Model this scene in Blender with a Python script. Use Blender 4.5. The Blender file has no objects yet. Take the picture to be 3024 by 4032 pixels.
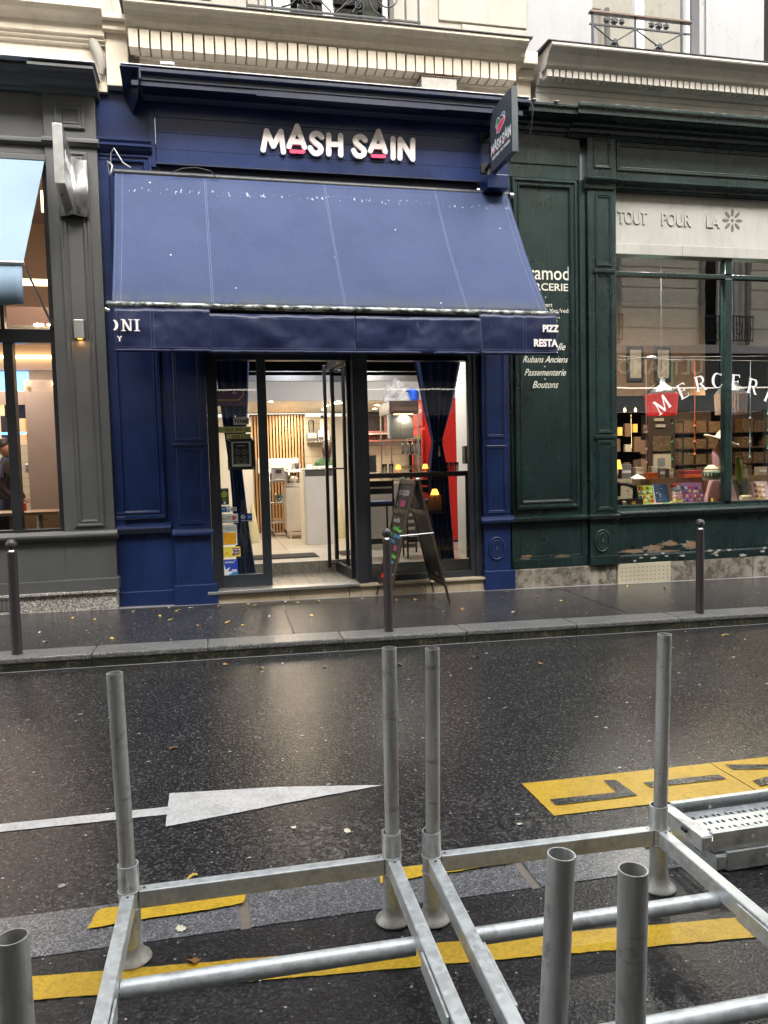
import bpy, bmesh, math, random
from mathutils import Vector, Matrix, noise
random.seed(7)
D = bpy.data
SC = bpy.context.scene
COL = SC.collection
PI = math.pi

# ------------------------------------------------------------------ camera
cam = D.cameras.new('camera'); cam_o = D.objects.new('camera', cam); COL.objects.link(cam_o)
cam.sensor_fit = 'VERTICAL'; cam.sensor_height = 36; cam.lens = 3027.4/4032*36
cam.clip_start = 0.05; cam.clip_end = 500
_y, _p, _r = (math.radians(a) for a in (12.526, 3.652, 1.456))
F = Vector((math.sin(_y)*math.cos(_p), math.cos(_y)*math.cos(_p), -math.sin(_p)))
R = Vector((math.cos(_y), -math.sin(_y), 0)); Dn = F.cross(R)
R2 = math.cos(_r)*R + math.sin(_r)*Dn; D2 = -math.sin(_r)*R + math.cos(_r)*Dn
M = Matrix((R2, -D2, -F)).transposed().to_4x4(); M.translation = (0, 0, 1.66)
cam_o.matrix_world = M
SC.camera = cam_o

# ------------------------------------------------------------------ light
W = D.worlds.new('World'); SC.world = W; W.use_nodes = True
wn = W.node_tree; wn.nodes.clear()
sky = wn.nodes.new('ShaderNodeTexSky'); sky.sky_type = 'NISHITA'; sky.sun_disc = False
sky.sun_elevation = math.radians(46); sky.sun_rotation = math.radians(160)
sky.air_density = 2.0; sky.dust_density = 6.0; sky.ozone_density = 1.0
hs = wn.nodes.new('ShaderNodeHueSaturation'); hs.inputs['Saturation'].default_value = 0.34
bg = wn.nodes.new('ShaderNodeBackground'); bg.inputs['Strength'].default_value = 0.15
wo = wn.nodes.new('ShaderNodeOutputWorld')
wn.links.new(sky.outputs[0], hs.inputs['Color']); wn.links.new(hs.outputs[0], bg.inputs['Color']); wn.links.new(bg.outputs[0], wo.inputs[0])
sun = D.lights.new('sun', 'SUN'); sun.energy = 1.05; sun.angle = math.radians(40); sun.color = (1, .985, .96)
sun_o = D.objects.new('sun', sun); COL.objects.link(sun_o)
sun_o.rotation_euler = (math.radians(44), 0, math.radians(-20))
SC.view_settings.view_transform = 'Standard'; SC.view_settings.look = 'None'
SC.view_settings.exposure = 2.38; SC.view_settings.gamma = 1; SC.view_settings.use_curve_mapping = False
SC.cycles.use_denoising = True
SC.cycles.max_bounces = 10; SC.cycles.transparent_max_bounces = 16
SC.cycles.sample_clamp_indirect = 6; SC.cycles.caustics_reflective = False; SC.cycles.caustics_refractive = False

# ------------------------------------------------------------------ ground levels: the street falls gently to the right
SL = 0.0145
def gz(x): return -SL*(x-1.65)
def rz(x): return gz(x)-0.122

# ------------------------------------------------------------------ object helpers
def tag(o, label=None, cat=None, group=None, kind=None):
    if label: o['label'] = label
    if cat: o['category'] = cat
    if group: o['group'] = group
    if kind: o['kind'] = kind
    return o
def thing(name, label, cat, loc=(0,0,0), rz_=0, group=None):
    o = D.objects.new(name, None); COL.objects.link(o); o.location = loc; o.rotation_euler = (0,0,rz_)
    o.empty_display_size = .1
    return tag(o, label, cat, group)
def copy_tree(o, parent=None):
    c = o.copy(); COL.objects.link(c)
    if parent: c.parent = parent
    for ch in list(o.children): copy_tree(ch, c)
    return c

class MB:
    def __init__(s): s.v = []; s.f = []; s.sm = []
    def add(s, vs, fs, smooth=False, mx=None):
        b = len(s.v)
        s.v += [tuple(mx @ Vector(v)) if mx else tuple(v) for v in vs]
        for f in fs: s.f.append([b+i for i in f]); s.sm.append(smooth)
        return s
    def box(s, x0, x1, y0, y1, z0, z1, mx=None):
        x0,x1=sorted((x0,x1)); y0,y1=sorted((y0,y1)); z0,z1=sorted((z0,z1))
        vs = [(x,y,z) for z in (z0,z1) for y in (y0,y1) for x in (x0,x1)]
        return s.add(vs, [(0,2,3,1),(4,5,7,6),(0,1,5,4),(2,6,7,3),(0,4,6,2),(1,3,7,5)], False, mx)
    def quad(s, a, b, c, d): return s.add([a,b,c,d], [(0,1,2,3)])
    def lathe(s, prof, c=(0,0,0), n=20, mx=None, smooth=True, caps=True):
        vs = []; fs = []
        for r, z in prof:
            for i in range(n):
                a = 2*PI*i/n; vs.append((c[0]+r*math.cos(a), c[1]+r*math.sin(a), c[2]+z))
        for k in range(len(prof)-1):
            for i in range(n):
                j = (i+1) % n; fs.append((k*n+i, k*n+j, (k+1)*n+j, (k+1)*n+i))
        s.add(vs, fs, smooth, mx)
        if caps:
            s.add(vs[:n], [tuple(range(n))[::-1]], False, mx); s.add(vs[-n:], [tuple(range(n))], False, mx)
        return s
    def tube(s, pts, r, n=10, closed=False, caps=True):
        pts = [Vector(p) for p in pts]; m = len(pts); vs = []; fs = []
        rr = r if isinstance(r, (list, tuple)) else [r]*m
        up = None
        for i, p in enumerate(pts):
            if closed: t = pts[(i+1) % m]-pts[i-1]
            else: t = pts[min(i+1, m-1)]-pts[max(i-1, 0)]
            t.normalize()
            if up is None:
                up = Vector((0,0,1)) if abs(t.z) < .9 else Vector((1,0,0))
            u = t.cross(up).normalized(); w = u.cross(t).normalized(); up = w
            for k in range(n):
                a = 2*PI*k/n; vs.append(p+rr[i]*(math.cos(a)*u+math.sin(a)*w))
        L = m if closed else m-1
        for i in range(L):
            a = i*n; b = ((i+1) % m)*n
            for k in range(n):
                j = (k+1) % n; fs.append((a+k, b+k, b+j, a+j))
        s.add(vs, fs, True)
        if caps and not closed:
            s.add(vs[:n], [tuple(range(n))]); s.add(vs[-n:], [tuple(range(n))[::-1]])
        return s
    def pipe(s, p0, p1, ro, ri, n=24):      # open hollow tube with wall thickness
        p0 = Vector(p0); p1 = Vector(p1); t = (p1-p0).normalized()
        u = t.cross(Vector((0,1,0)) if abs(t.y) < .9 else Vector((1,0,0))).normalized(); w = t.cross(u).normalized()
        vs = []
        for P, rr in ((p0, ri), (p0, ro), (p1, ro), (p1, ri)):
            for k in range(n):
                a = 2*PI*k/n; vs.append(P+rr*(math.cos(a)*u+math.sin(a)*w))
        fo = []; fc = []
        for k in range(n):
            j = (k+1) % n
            fo.append((n+k, n+j, 2*n+j, 2*n+k)); fo.append((3*n+k, 3*n+j, j, k))
            fc.append((k, j, n+j, n+k)); fc.append((2*n+k, 2*n+j, 3*n+j, 3*n+k))
        s.add(vs, fo, True); s.add(vs, fc, False); return s
    def ext(s, prof, x0, x1, m0=0, m1=0):    # profile [(y,z)...] closed, extruded along X; m0/m1 mitre with depth
        n = len(prof); ym = max(p[0] for p in prof)
        vs = [(x0-m0*(ym-y), y, z) for y, z in prof]+[(x1+m1*(ym-y), y, z) for y, z in prof]
        fs = [(i, (i+1) % n, n+(i+1) % n, n+i) for i in range(n)]
        fs += [tuple(range(n))[::-1], tuple(range(n, 2*n))]
        return s.add(vs, fs)
    def frame(s, x0, x1, z0, z1, prof):      # mitred picture frame in XZ; prof [(inset, y)...] from the outside in
        vs = []
        for d, y in prof: vs += [(x0+d,y,z0+d),(x1-d,y,z0+d),(x1-d,y,z1-d),(x0+d,y,z1-d)]
        fs = []
        for k in range(len(prof)-1):
            for i in range(4):
                j = (i+1) % 4; fs.append((4*k+i, 4*k+j, 4*k+4+j, 4*k+4+i))
        return s.add(vs, fs)
    def poly(s, pts, y0, y1):                # polygon [(x,z)] extruded along Y
        n = len(pts); vs = [(x,y0,z) for x,z in pts]+[(x,y1,z) for x,z in pts]
        return s.add(vs, [tuple(range(n)), tuple(range(n,2*n))[::-1]]+[(i,n+i,n+(i+1)%n,(i+1)%n) for i in range(n)])
    def build(s, name, mat, parent=None, bev=0, sol=0, seg=2, loc=None):
        me = D.meshes.new(name); me.from_pydata(s.v, [], s.f); me.update()
        me.polygons.foreach_set('use_smooth', s.sm)
        bm = bmesh.new(); bm.from_mesh(me); bmesh.ops.recalc_face_normals(bm, faces=bm.faces); bm.to_mesh(me); bm.free()
        if mat: me.materials.append(MATS[mat] if isinstance(mat, str) else mat)
        o = D.objects.new(name, me); COL.objects.link(o)
        if parent: o.parent = parent; o.matrix_parent_inverse = Matrix()
        if loc: o.location = loc
        if sol:
            m = o.modifiers.new('s', 'SOLIDIFY'); m.thickness = sol; m.offset = 0
        if bev:
            m = o.modifiers.new('b', 'BEVEL'); m.width = bev; m.segments = seg; m.limit_method = 'ANGLE'; m.angle_limit = math.radians(40)
        return o
def box(name, mat, parent, x0, x1, y0, y1, z0, z1, bev=0.003):
    return MB().box(x0,x1,y0,y1,z0,z1).build(name, mat, parent, bev)
def dup(o, loc=None, parent=None, rot=None, scale=None):
    c = o.copy(); COL.objects.link(c)
    if parent: c.parent = parent
    if loc is not None: c.location = loc
    if rot is not None: c.rotation_euler = rot
    if scale is not None: c.scale = scale
    return c
def struct(name, m, mat, parent=None, bev=0):
    o = m.build(name, mat, parent, bev)
    if not parent: o['kind'] = 'structure'
    return o

def text(body, name, mat, parent, size, loc, rot=(PI/2,0,0), ext=0.001, align='LEFT', shear=0, sx=1, bold=0, clip=None, space=1, width=None):
    cu = D.curves.new('t', 'FONT'); cu.body = body; cu.size = size; cu.extrude = ext; cu.align_x = align
    cu.shear = shear; cu.offset = bold; cu.space_character = space; cu.resolution_u = 3
    o = D.objects.new('t', cu); COL.objects.link(o)
    dg = bpy.context.evaluated_depsgraph_get(); dg.update()
    me = D.meshes.new_from_object(o.evaluated_get(dg)); me.name = name
    D.objects.remove(o); D.curves.remove(cu)
    if width:
        xs = [v.co.x for v in me.vertices]; sx = width/(max(xs)-min(xs))
    from mathutils import Euler
    mx = Matrix.Translation(loc) @ Euler(rot).to_matrix().to_4x4() @ Matrix.Diagonal((sx,1,1,1))
    me.transform(mx)
    if clip:
        bm = bmesh.new(); bm.from_mesh(me)
        bmesh.ops.bisect_plane(bm, geom=bm.verts[:]+bm.edges[:]+bm.faces[:], plane_co=clip[0], plane_no=clip[1], clear_outer=True)
        bm.to_mesh(me); bm.free()
    me.materials.clear(); me.materials.append(MATS[mat])
    o = D.objects.new(name, me); COL.objects.link(o)
    if parent: o.parent = parent
    return o

# ------------------------------------------------------------------ materials
MATS = {}
class NT:
    def __init__(s, name):
        s.m = D.materials.new(name); s.m.use_nodes = True; s.t = s.m.node_tree; s.t.nodes.clear()
        s.out = s.n('ShaderNodeOutputMaterial'); s.tc = s.n('ShaderNodeTexCoord'); MATS[name] = s.m
    def n(s, t, **k):
        x = s.t.nodes.new(t)
        for a, b in k.items(): setattr(x, a, b)
        return x
    def l(s, a, b): s.t.links.new(a, b)
    def noise(s, scale, detail=4, rough=.55, vec=None, stretch=None):
        x = s.n('ShaderNodeTexNoise'); x.inputs['Scale'].default_value = scale; x.inputs['Detail'].default_value = detail; x.inputs['Roughness'].default_value = rough
        s.l(s.vec(stretch, vec), x.inputs['Vector']); return x.outputs['Fac']
    def vec(s, stretch=None, vec=None):
        v = vec or s.tc.outputs['Object']
        if stretch:
            mp = s.n('ShaderNodeMapping'); mp.inputs['Scale'].default_value = stretch; s.l(v, mp.inputs[0]); v = mp.outputs[0]
        return v
    def ramp(s, fac, stops):
        r = s.n('ShaderNodeValToRGB'); e = r.color_ramp.elements
        while len(e) < len(stops): e.new(.5)
        for el, (p, c) in zip(e, stops):
            el.position = p; el.color = (c,c,c,1) if isinstance(c, (int,float)) else (*c,1)
        s.l(fac, r.inputs[0]); return r.outputs[0]
    def mix(s, fac, a, b, mode='MIX'):
        x = s.n('ShaderNodeMix', data_type='RGBA', blend_type=mode)
        for sock, v in ((x.inputs[0], fac), (x.inputs[6], a), (x.inputs[7], b)):
            if isinstance(v, (int, float)): sock.default_value = v if sock == x.inputs[0] else (v,v,v,1)
            elif isinstance(v, tuple): sock.default_value = (*v,1)
            else: s.l(v, sock)
        return x.outputs[2]
    def math(s, op, a, b=0.):
        x = s.n('ShaderNodeMath', operation=op)
        for i, v in enumerate((a, b)):
            if isinstance(v, (int,float)): x.inputs[i].default_value = v
            else: s.l(v, x.inputs[i])
        return x.outputs[0]
    def sep(s, v=None):
        x = s.n('ShaderNodeSeparateXYZ'); s.l(v or s.tc.outputs['Object'], x.inputs[0]); return x.outputs
    def bsdf(s, col, rough=.5, metal=0, bump=None, bs=.3, bd=.002, spec=.5, coat=0, trans=0, emit=None, es=0, alpha=None):
        b = s.n('ShaderNodeBsdfPrincipled')
        def put(k, v):
            if isinstance(v, tuple): b.inputs[k].default_value = (*v,1)
            elif isinstance(v, (int,float)): b.inputs[k].default_value = v
            else: s.l(v, b.inputs[k])
        put('Base Color', col); put('Roughness', rough); put('Metallic', metal); put('Specular IOR Level', spec)
        put('Coat Weight', coat); put('Transmission Weight', trans); b.inputs['Coat Roughness'].default_value = .08
        if emit is not None: put('Emission Color', emit); put('Emission Strength', es)
        if bump is not None:
            x = s.n('ShaderNodeBump'); x.inputs['Strength'].default_value = bs; x.inputs['Distance'].default_value = bd
            s.l(bump, x.inputs['Height']); s.l(x.outputs[0], b.inputs['Normal'])
        s.l(b.outputs[0], s.out.inputs[0]); return b

def paint(name, c, rough=.35, var=.25, bump=.25, bd=.0015, streak=.3, chips=None, dust=None):
    t = NT(name)
    n1 = t.noise(2.2, 5); n2 = t.noise(3, 6, .6, stretch=(9, 9, .9)); n3 = t.noise(60, 3)
    col = t.mix(t.ramp(n1, [(.3, 0), (.7, 1)]), tuple(x*(1-var) for x in c), tuple(min(1, x*(1+var)) for x in c))
    d = dust or tuple(x*1.5+.03 for x in c)
    col = t.mix(t.math('MULTIPLY', t.ramp(n2, [(.52, 0), (.75, 1)]), streak), col, d)
    if chips:
        n4 = t.noise(26, 7, .7); col = t.mix(t.ramp(n4, [(.70, 0), (.715, 1)]), col, chips)
    rg = t.ramp(t.noise(1.6, 4, .5), [(.25, rough*.85), (.75, min(1, rough*1.3))])
    t.bsdf(col, rg, bump=t.mix(.4, t.noise(9, 3, .4, stretch=(1.6,1.6,.5)), t.noise(150, 3)), bs=bump, bd=bd)
def plain(name, c, rough=.5, metal=0, var=.15, scale=12, bump=.1, spec=.5, bd=.001, coat=0):
    t = NT(name); n1 = t.noise(scale, 4)
    col = t.mix(t.ramp(n1, [(.3, 0), (.7, 1)]), tuple(x*(1-var) for x in c), tuple(min(1, x*(1+var)) for x in c))
    t.bsdf(col, t.ramp(t.noise(scale*1.7, 4), [(.3, rough*.8), (.7, min(1, rough*1.2))]), metal, bump=t.noise(scale*5, 3), bs=bump, bd=bd, spec=spec, coat=coat)
def emis(name, c, s, base=None):
    t = NT(name); t.bsdf(base or c, .5, emit=c, es=s)

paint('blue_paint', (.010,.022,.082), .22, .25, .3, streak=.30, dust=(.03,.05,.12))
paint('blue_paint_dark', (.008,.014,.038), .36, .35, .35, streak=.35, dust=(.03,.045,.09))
paint('green_paint', (.010,.0215,.0205), .24, .3, .35, streak=.40, dust=(.040,.062,.056))
paint('grey_paint', (.066,.067,.066), .5, .12, .15, streak=.12)
paint('anthracite', (.022,.026,.033), .38, .15, .1, streak=.1)
paint('black_metal', (.012,.013,.015), .35, .2, .1, streak=.1)
plain('black', (.012,.012,.013), .5)
plain('sign_grey', (.050,.062,.072), .42, var=.06, scale=3, bump=.05)
plain('white_letter', (.80,.74,.72), .35, var=.04, scale=5, bump=.02)
plain('pink_letter', (.80,.075,.16), .3, var=.05, bump=.02)
plain('white_gloss', (.78,.78,.78), .3, var=.03, scale=2, bump=.02)
plain('white_paint', (.75,.74,.71), .45, var=.05, scale=3, bump=.05)
plain('off_white', (.62,.60,.52), .5, var=.06)
plain('fleck', (.30,.29,.25), .5, var=.3, scale=3)
plain('ink_black', (.02,.02,.02), .5)
plain('gold', (.85,.52,.12), .4, var=.1)
plain('sheet_paper', (.72,.72,.69), .6, var=.03)
for nm, c in dict(st_black=(.02,.025,.02), st_lime=(.45,.55,.08), st_blue=(.03,.22,.55), st_navy=(.01,.02,.13), st_lightblue=(.15,.42,.75), st_red=(.65,.03,.03),
        st_orange=(.85,.40,.02), st_yellow=(.85,.70,.06), st_purple=(.13,.02,.14), st_green=(.02,.28,.12), st_royal=(.02,.06,.42), tc_green=(.42,.60,.08), tc_navy=(.02,.06,.15),
        tc_mauve=(.36,.17,.42), tc_pink=(.85,.50,.55), tc_lightpink=(.86,.66,.70), tc_red=(.40,.03,.05), tc_teal=(.15,.45,.35), tc_yellow=(.75,.70,.25), tc_orange=(.80,.16,.03),
        tc_bluegrey=(.33,.42,.48), tc_straw=(.60,.54,.36), tc_brown=(.16,.09,.05), tc_beige=(.45,.38,.28), tc_grey=(.18,.18,.18), red_plastic=(.75,.02,.015), leaf_yellow=(.55,.38,.06), leaf_brown=(.24,.12,.04),
        leaf_pale=(.62,.58,.44), hair=(.025,.014,.010), skin=(.48,.27,.18), jacket=(.018,.014,.016), green_shirt=(.045,.13,.04), denim=(.03,.04,.08),
        towel=(.62,.58,.36), cushion_blue=(.02,.05,.16), bag_blue=(.01,.12,.75), chalk=(.6,.6,.6), chalk_pink=(.80,.10,.35), chalk_green=(.20,.75,.12), chalk_blue=(.10,.40,.75)).items():
    plain(nm, c, .6 if nm[:2] != 'st' else .35, var=.12, scale=30, bump=.2)

# stone / render
def stone(name, c, c2, rough=.75, dirt=.4, bs=.5, speck=0):
    t = NT(name)
    n1 = t.noise(1.3, 6, .6); n2 = t.noise(2.2, 6, .65, stretch=(3.5, 3.5, .6)); n3 = t.noise(35, 5, .65)
    col = t.mix(t.ramp(n1, [(.35, 0), (.68, 1)]), c, c2)
    col = t.mix(t.math('MULTIPLY', t.ramp(n2, [(.50, 0), (.78, 1)]), dirt), col, tuple(x*.42 for x in c))
    col = t.mix(t.math('MULTIPLY', t.ramp(n3, [(.45, 0), (.8, 1)]), .35), col, tuple(x*.7 for x in c2))
    cr = t.n('ShaderNodeTexVoronoi', feature='DISTANCE_TO_EDGE'); cr.inputs['Scale'].default_value = 1.1
    wv = t.noise(5, 5); cm = t.n('ShaderNodeVectorMath', operation='ADD'); t.l(t.tc.outputs['Object'], cm.inputs[0])
    sc = t.n('ShaderNodeVectorMath', operation='SCALE'); sc.inputs['Scale'].default_value = .5; t.l(wv, sc.inputs[0]); t.l(sc.outputs[0], cm.inputs[1]); t.l(cm.outputs[0], cr.inputs['Vector'])
    crk = t.math('MULTIPLY', t.ramp(cr.outputs['Distance'], [(.0, 1), (.006, 0)]), t.ramp(t.noise(1.7, 3), [(.5, 0), (.6, 1)]))
    col = t.mix(t.math('MULTIPLY', crk, .6), col, tuple(x*.35 for x in c))
    if speck:
        v = t.n('ShaderNodeTexVoronoi'); v.inputs['Scale'].default_value = speck
        t.l(t.tc.outputs['Object'], v.inputs['Vector'])
        sp = t.sep(v.outputs['Color'])[0]
        col = t.mix(t.ramp(sp, [(.45, 0), (.6, 1)]), col, tuple(x*.45 for x in c)); col = t.mix(t.ramp(sp, [(.0, 1), (.15, 0)]), col, tuple(min(1, x*1.7) for x in c2))
    if bs > .9: col = t.mix(t.ramp(t.noise(6, 8, .75), [(.44, 0), (.56, 1)]), col, tuple(x*.45 for x in c))
    t.bsdf(col, rough, bump=t.mix(.5, n3, t.noise(9, 6, .7)), bs=bs, bd=.004)
stone('cream_stone', (.56,.49,.385), (.62,.555,.45), dirt=.45)
stone('far_cream', (.78,.68,.52), (.86,.77,.61), dirt=.3)
stone('cream_light', (.27,.252,.22), (.305,.287,.25), dirt=.3)
stone('white_render', (.245,.245,.25), (.27,.27,.276), dirt=.18)
stone('grey_stone', (.52,.485,.44), (.58,.545,.50), dirt=.4)
stone('base_stone', (.15,.13,.10), (.30,.27,.22), dirt=.75, bs=1.6)
stone('beige_stone', (.34,.27,.18), (.42,.35,.25), dirt=.65, bs=.8)
stone('granite_base', (.30,.28,.25), (.42,.39,.35), dirt=.35, speck=90)
stone('fascia_stone', (.29,.285,.26), (.35,.345,.32), dirt=.35)
stone('perf_plate', (.36,.32,.23), (.42,.38,.28), dirt=.2, bs=.2)

# wet asphalt
def asphalt(name, c, wet=.20, patch=None, speck=.5):
    t = NT(name)
    n1 = t.noise(.9, 5, .6); n2 = t.noise(140, 4, .6); n0 = t.noise(45, 4, .6)
    v = t.n('ShaderNodeTexVoronoi'); v.inputs['Scale'].default_value = 105; t.l(t.tc.outputs['Object'], v.inputs['Vector'])
    s0 = t.sep(v.outputs['Color'])
    agg = t.ramp(s0[0], [(.0, .35), (.45, .9), (.8, 1.8), (1, 4.2)])
    col = t.mix(1, t.mix(n1, tuple(x*.75 for x in c), tuple(x*1.3 for x in c)), agg, 'MULTIPLY')
    vs = t.n('ShaderNodeTexVoronoi'); vs.inputs['Scale'].default_value = 62; t.l(t.tc.outputs['Object'], vs.inputs['Vector'])
    s1 = t.sep(vs.outputs['Color'])
    chip = t.math('MULTIPLY', t.ramp(s1[1], [(.978-.006*speck, 0), (.985, 1)]), t.ramp(vs.outputs['Distance'], [(.18, 1), (.34, 0)]))
    col = t.mix(chip, col, (.42,.38,.33))
    if patch:
        P = t.sep()
        def win(sock, a, b, w): return t.math('MULTIPLY', t.ramp(t.math('DIVIDE', t.math('SUBTRACT', sock, a-w), w), [(0, 0), (1, 1)]), t.ramp(t.math('DIVIDE', t.math('SUBTRACT', b+w, sock), w), [(0, 0), (1, 1)]))
        scuff = t.math('MULTIPLY', t.math('MULTIPLY', win(P[1], 3.25, 3.62, .25), win(P[0], .0, 1.7, .7)), t.ramp(t.noise(1.6, 3), [(.42, 0), (.6, 1)]))
    if patch:   # worn, scraped paint remains
        pn = t.math('MULTIPLY', scuff, t.ramp(t.noise(24, 7, .75), [(.53, 0), (.63, 1)]))
        col = t.mix(t.math('MULTIPLY', pn, .55), col, patch)
    rg = t.ramp(t.noise(.8, 3, .5), [(.30, wet*.9), (.72, wet*1.7)])
    t.bsdf(col, rg, bump=t.mix(.5, v.outputs['Distance'], t.mix(.5, n0, n2)), bs=.6, bd=.004, spec=.34)
asphalt('road_asphalt', (.021,.0207,.0205), .165, patch=(.25,.22,.19))
asphalt('bay_asphalt', (.013,.013,.014), .24)
asphalt('pavement_asphalt', (.026,.0255,.026), .14, speck=0)
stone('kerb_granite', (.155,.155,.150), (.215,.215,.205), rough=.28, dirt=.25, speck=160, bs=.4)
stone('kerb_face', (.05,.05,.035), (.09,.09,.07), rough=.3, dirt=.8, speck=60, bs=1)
stone('flat_granite', (.125,.125,.13), (.18,.18,.185), rough=.3, dirt=.2, speck=160, bs=.4)
stone('mortar', (.16,.13,.10), (.2,.17,.14), rough=.5, bs=.8)
stone('concrete_strip', (.19,.185,.18), (.26,.25,.245), rough=.35, dirt=.5, bs=.6)
def roadpaint(name, c, w, wn_=.56):
    t = NT(name); n = t.noise(70, 5, .7); v = t.noise(5, 5, .6)
    col = t.mix(t.ramp(v, [(.3, 0), (.7, 1)]), tuple(x*.82 for x in c), c)
    g = t.n('ShaderNodeTexVoronoi'); g.inputs['Scale'].default_value = 105; t.l(t.tc.outputs['Object'], g.inputs['Vector'])
    col = t.mix(t.math('MULTIPLY', t.ramp(t.sep(g.outputs['Color'])[0], [(.55, 0), (.95, 1)]), .45), col, tuple(x*.45 for x in c))
    col = t.mix(t.math('MULTIPLY', t.ramp(t.noise(9, 7, .75), [(.50, 0), (.72, 1)]), .55), col, tuple(x*.4 for x in c))
    col = t.mix(t.math('MULTIPLY', t.ramp(n, [(wn_, 0), (wn_+.10, 1)]), w), col, tuple(x*.22 for x in c))
    t.bsdf(col, .35, bump=t.noise(120, 4), bs=.6, bd=.003)
roadpaint('white_marking', (.60,.59,.575), .6, .56)
roadpaint('yellow_marking', (.60,.37,.020), .6, .60)

# galvanised steel
t = NT('galvanised')
v = t.n('ShaderNodeTexVoronoi'); v.inputs['Scale'].default_value = 55; t.l(t.vec((1,1,1)), v.inputs['Vector'])
sp = t.sep(v.outputs['Color'])[0]
col = t.mix(t.ramp(sp, [(.1, 0), (.9, 1)]), (.50,.525,.53), (.60,.63,.635))
col = t.mix(t.ramp(t.noise(9, 5), [(.55, 0), (.8, 1)]), col, (.26,.255,.245))
col = t.mix(t.math('MULTIPLY', t.ramp(t.noise(17, 8, .8), [(.66, 0), (.70, 1)]), .55), col, (.20,.10,.05))
col = t.mix(t.math('MULTIPLY', t.ramp(t.noise(30, 3, .5, stretch=(1,1,12)), [(.62, 0), (.66, 1)]), .35), col, (.62,.64,.64))
t.bsdf(col, t.ramp(sp, [(0, .30), (1, .50)]), .55, bump=t.noise(60, 4), bs=.12, bd=.001)
t = NT('worn_steel')
col = t.mix(t.ramp(t.noise(6, 6, .65, stretch=(3, 3, .35)), [(.35, 0), (.65, 1)]), (.30,.285,.265), (.52,.53,.52))
col = t.mix(t.math('MULTIPLY', t.ramp(t.noise(22, 6, .7), [(.56, 0), (.66, 1)]), .6), col, (.15,.14,.125))
col = t.mix(t.math('MULTIPLY', t.ramp(t.noise(5, 6, .7, stretch=(1.5,1.5,6)), [(.60, 0), (.66, 1)]), .6), col, (.13,.12,.11))
t.bsdf(col, t.ramp(t.noise(20, 4), [(.3, .30), (.7, .55)]), .35, bump=t.noise(90, 4), bs=.2, bd=.001)
t = NT('zinc_foot')
col = t.mix(t.ramp(t.noise(14, 6, .7), [(.35, 0), (.65, 1)]), (.26,.25,.225), (.46,.45,.42)); t.bsdf(col, .45, .35, bump=t.noise(60, 4), bs=.3, bd=.002)
t = NT('bollard_paint')
col = t.mix(t.ramp(t.noise(40, 6, .75, stretch=(2,2,.7)), [(.66, 0), (.69, 1)]), (.050,.042,.043), (.22,.21,.21)); t.bsdf(col, .34, .25, bump=t.noise(30, 4), bs=.25, bd=.001)
plain('dome_metal', (.30,.31,.31), .3, .8, .1, 6, .05)
plain('steel_panel', (.55,.52,.47), .32, .45, .1, 2, .05)
plain('stainless', (.62,.60,.56), .24, 1, .1, 2, .05)
plain('brushed', (.50,.50,.50), .33, .9, .08, 8, .05)
plain('chrome', (.7,.7,.7), .12, 1, .05)
plain('zinc_edge', (.45,.45,.46), .5, .3)
plain('junction_grey', (.30,.28,.25), .5)
plain('iron', (.022,.024,.028), .45, .3, .3, 30, .3)
plain('iron_brown', (.09,.05,.03), .5)
plain('cable', (.015,.015,.015), .5)
plain('tread_metal', (.6,.58,.55), .35, .8, .1, 30, .1)

# awning cloth
t = NT('awning_cloth')
z = t.sep()[2]; x = t.sep()[0]
base = t.mix(t.ramp(t.noise(1.4, 5), [(.3, 0), (.7, 1)]), (.033,.047,.104), (.044,.060,.124))
base = t.mix(t.math('MULTIPLY', t.ramp(t.noise(26, 6, .7), [(.45, 0), (.75, 1)]), .35), base, (.054,.069,.130))
mil = t.math('MULTIPLY', t.ramp(z, [(0, 1), (1, 0)]), 1)
mr = t.n('ShaderNodeMapRange'); t.l(z, mr.inputs[0]); mr.inputs[1].default_value = 3.31; mr.inputs[2].default_value = 3.52; mr.inputs[3].default_value = .75; mr.inputs[4].default_value = 0
base = t.mix(t.math('MULTIPLY', mr.outputs[0], t.ramp(t.noise(9, 6, .7), [(.36, 0), (.6, 1)])), base, (.075,.08,.06))
band = t.n('ShaderNodeMapRange'); band.interpolation_type = 'SMOOTHSTEP'
bd_ = t.math('ABSOLUTE', t.math('SUBTRACT', z, 4.80)); t.l(bd_, band.inputs[0]); band.inputs[1].default_value = 0; band.inputs[2].default_value = .05; band.inputs[3].default_value = 1; band.inputs[4].default_value = 0
sp = t.ramp(t.noise(26, 3, .6, stretch=(1, .3, .55)), [(.60, 0), (.66, 1)])
base = t.mix(t.math('MULTIPLY', t.math('MULTIPLY', band.outputs[0], sp), .75), base, (.55,.58,.68))
vs = t.n('ShaderNodeTexVoronoi'); vs.inputs['Scale'].default_value = 9; t.l(t.tc.outputs['Object'], vs.inputs['Vector'])
rare = t.math('MULTIPLY', t.ramp(vs.outputs['Distance'], [(.06, 1), (.10, 0)]), t.ramp(t.sep(vs.outputs['Color'])[0], [(.93, 0), (.94, 1)]))
base = t.mix(rare, base, (.6,.62,.66))
t.bsdf(base, .62, bump=t.mix(.75, t.noise(300, 2), t.mix(.5, t.noise(2.5, 5, .6), t.noise(9, 4, .6, stretch=(2.2,.6,.6)))), bs=.5, bd=.012, spec=.15)
plain('stitch', (.10,.125,.23), .7)
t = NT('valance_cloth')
c = t.mix(t.ramp(t.noise(3, 5), [(.3, 0), (.7, 1)]), (.009,.014,.044), (.015,.022,.062)); c = t.mix(t.math('MULTIPLY', t.ramp(t.noise(18, 6, .7, stretch=(1,1,.25)), [(.62, 0), (.7, 1)]), .3), c, (.09,.11,.18))
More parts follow.
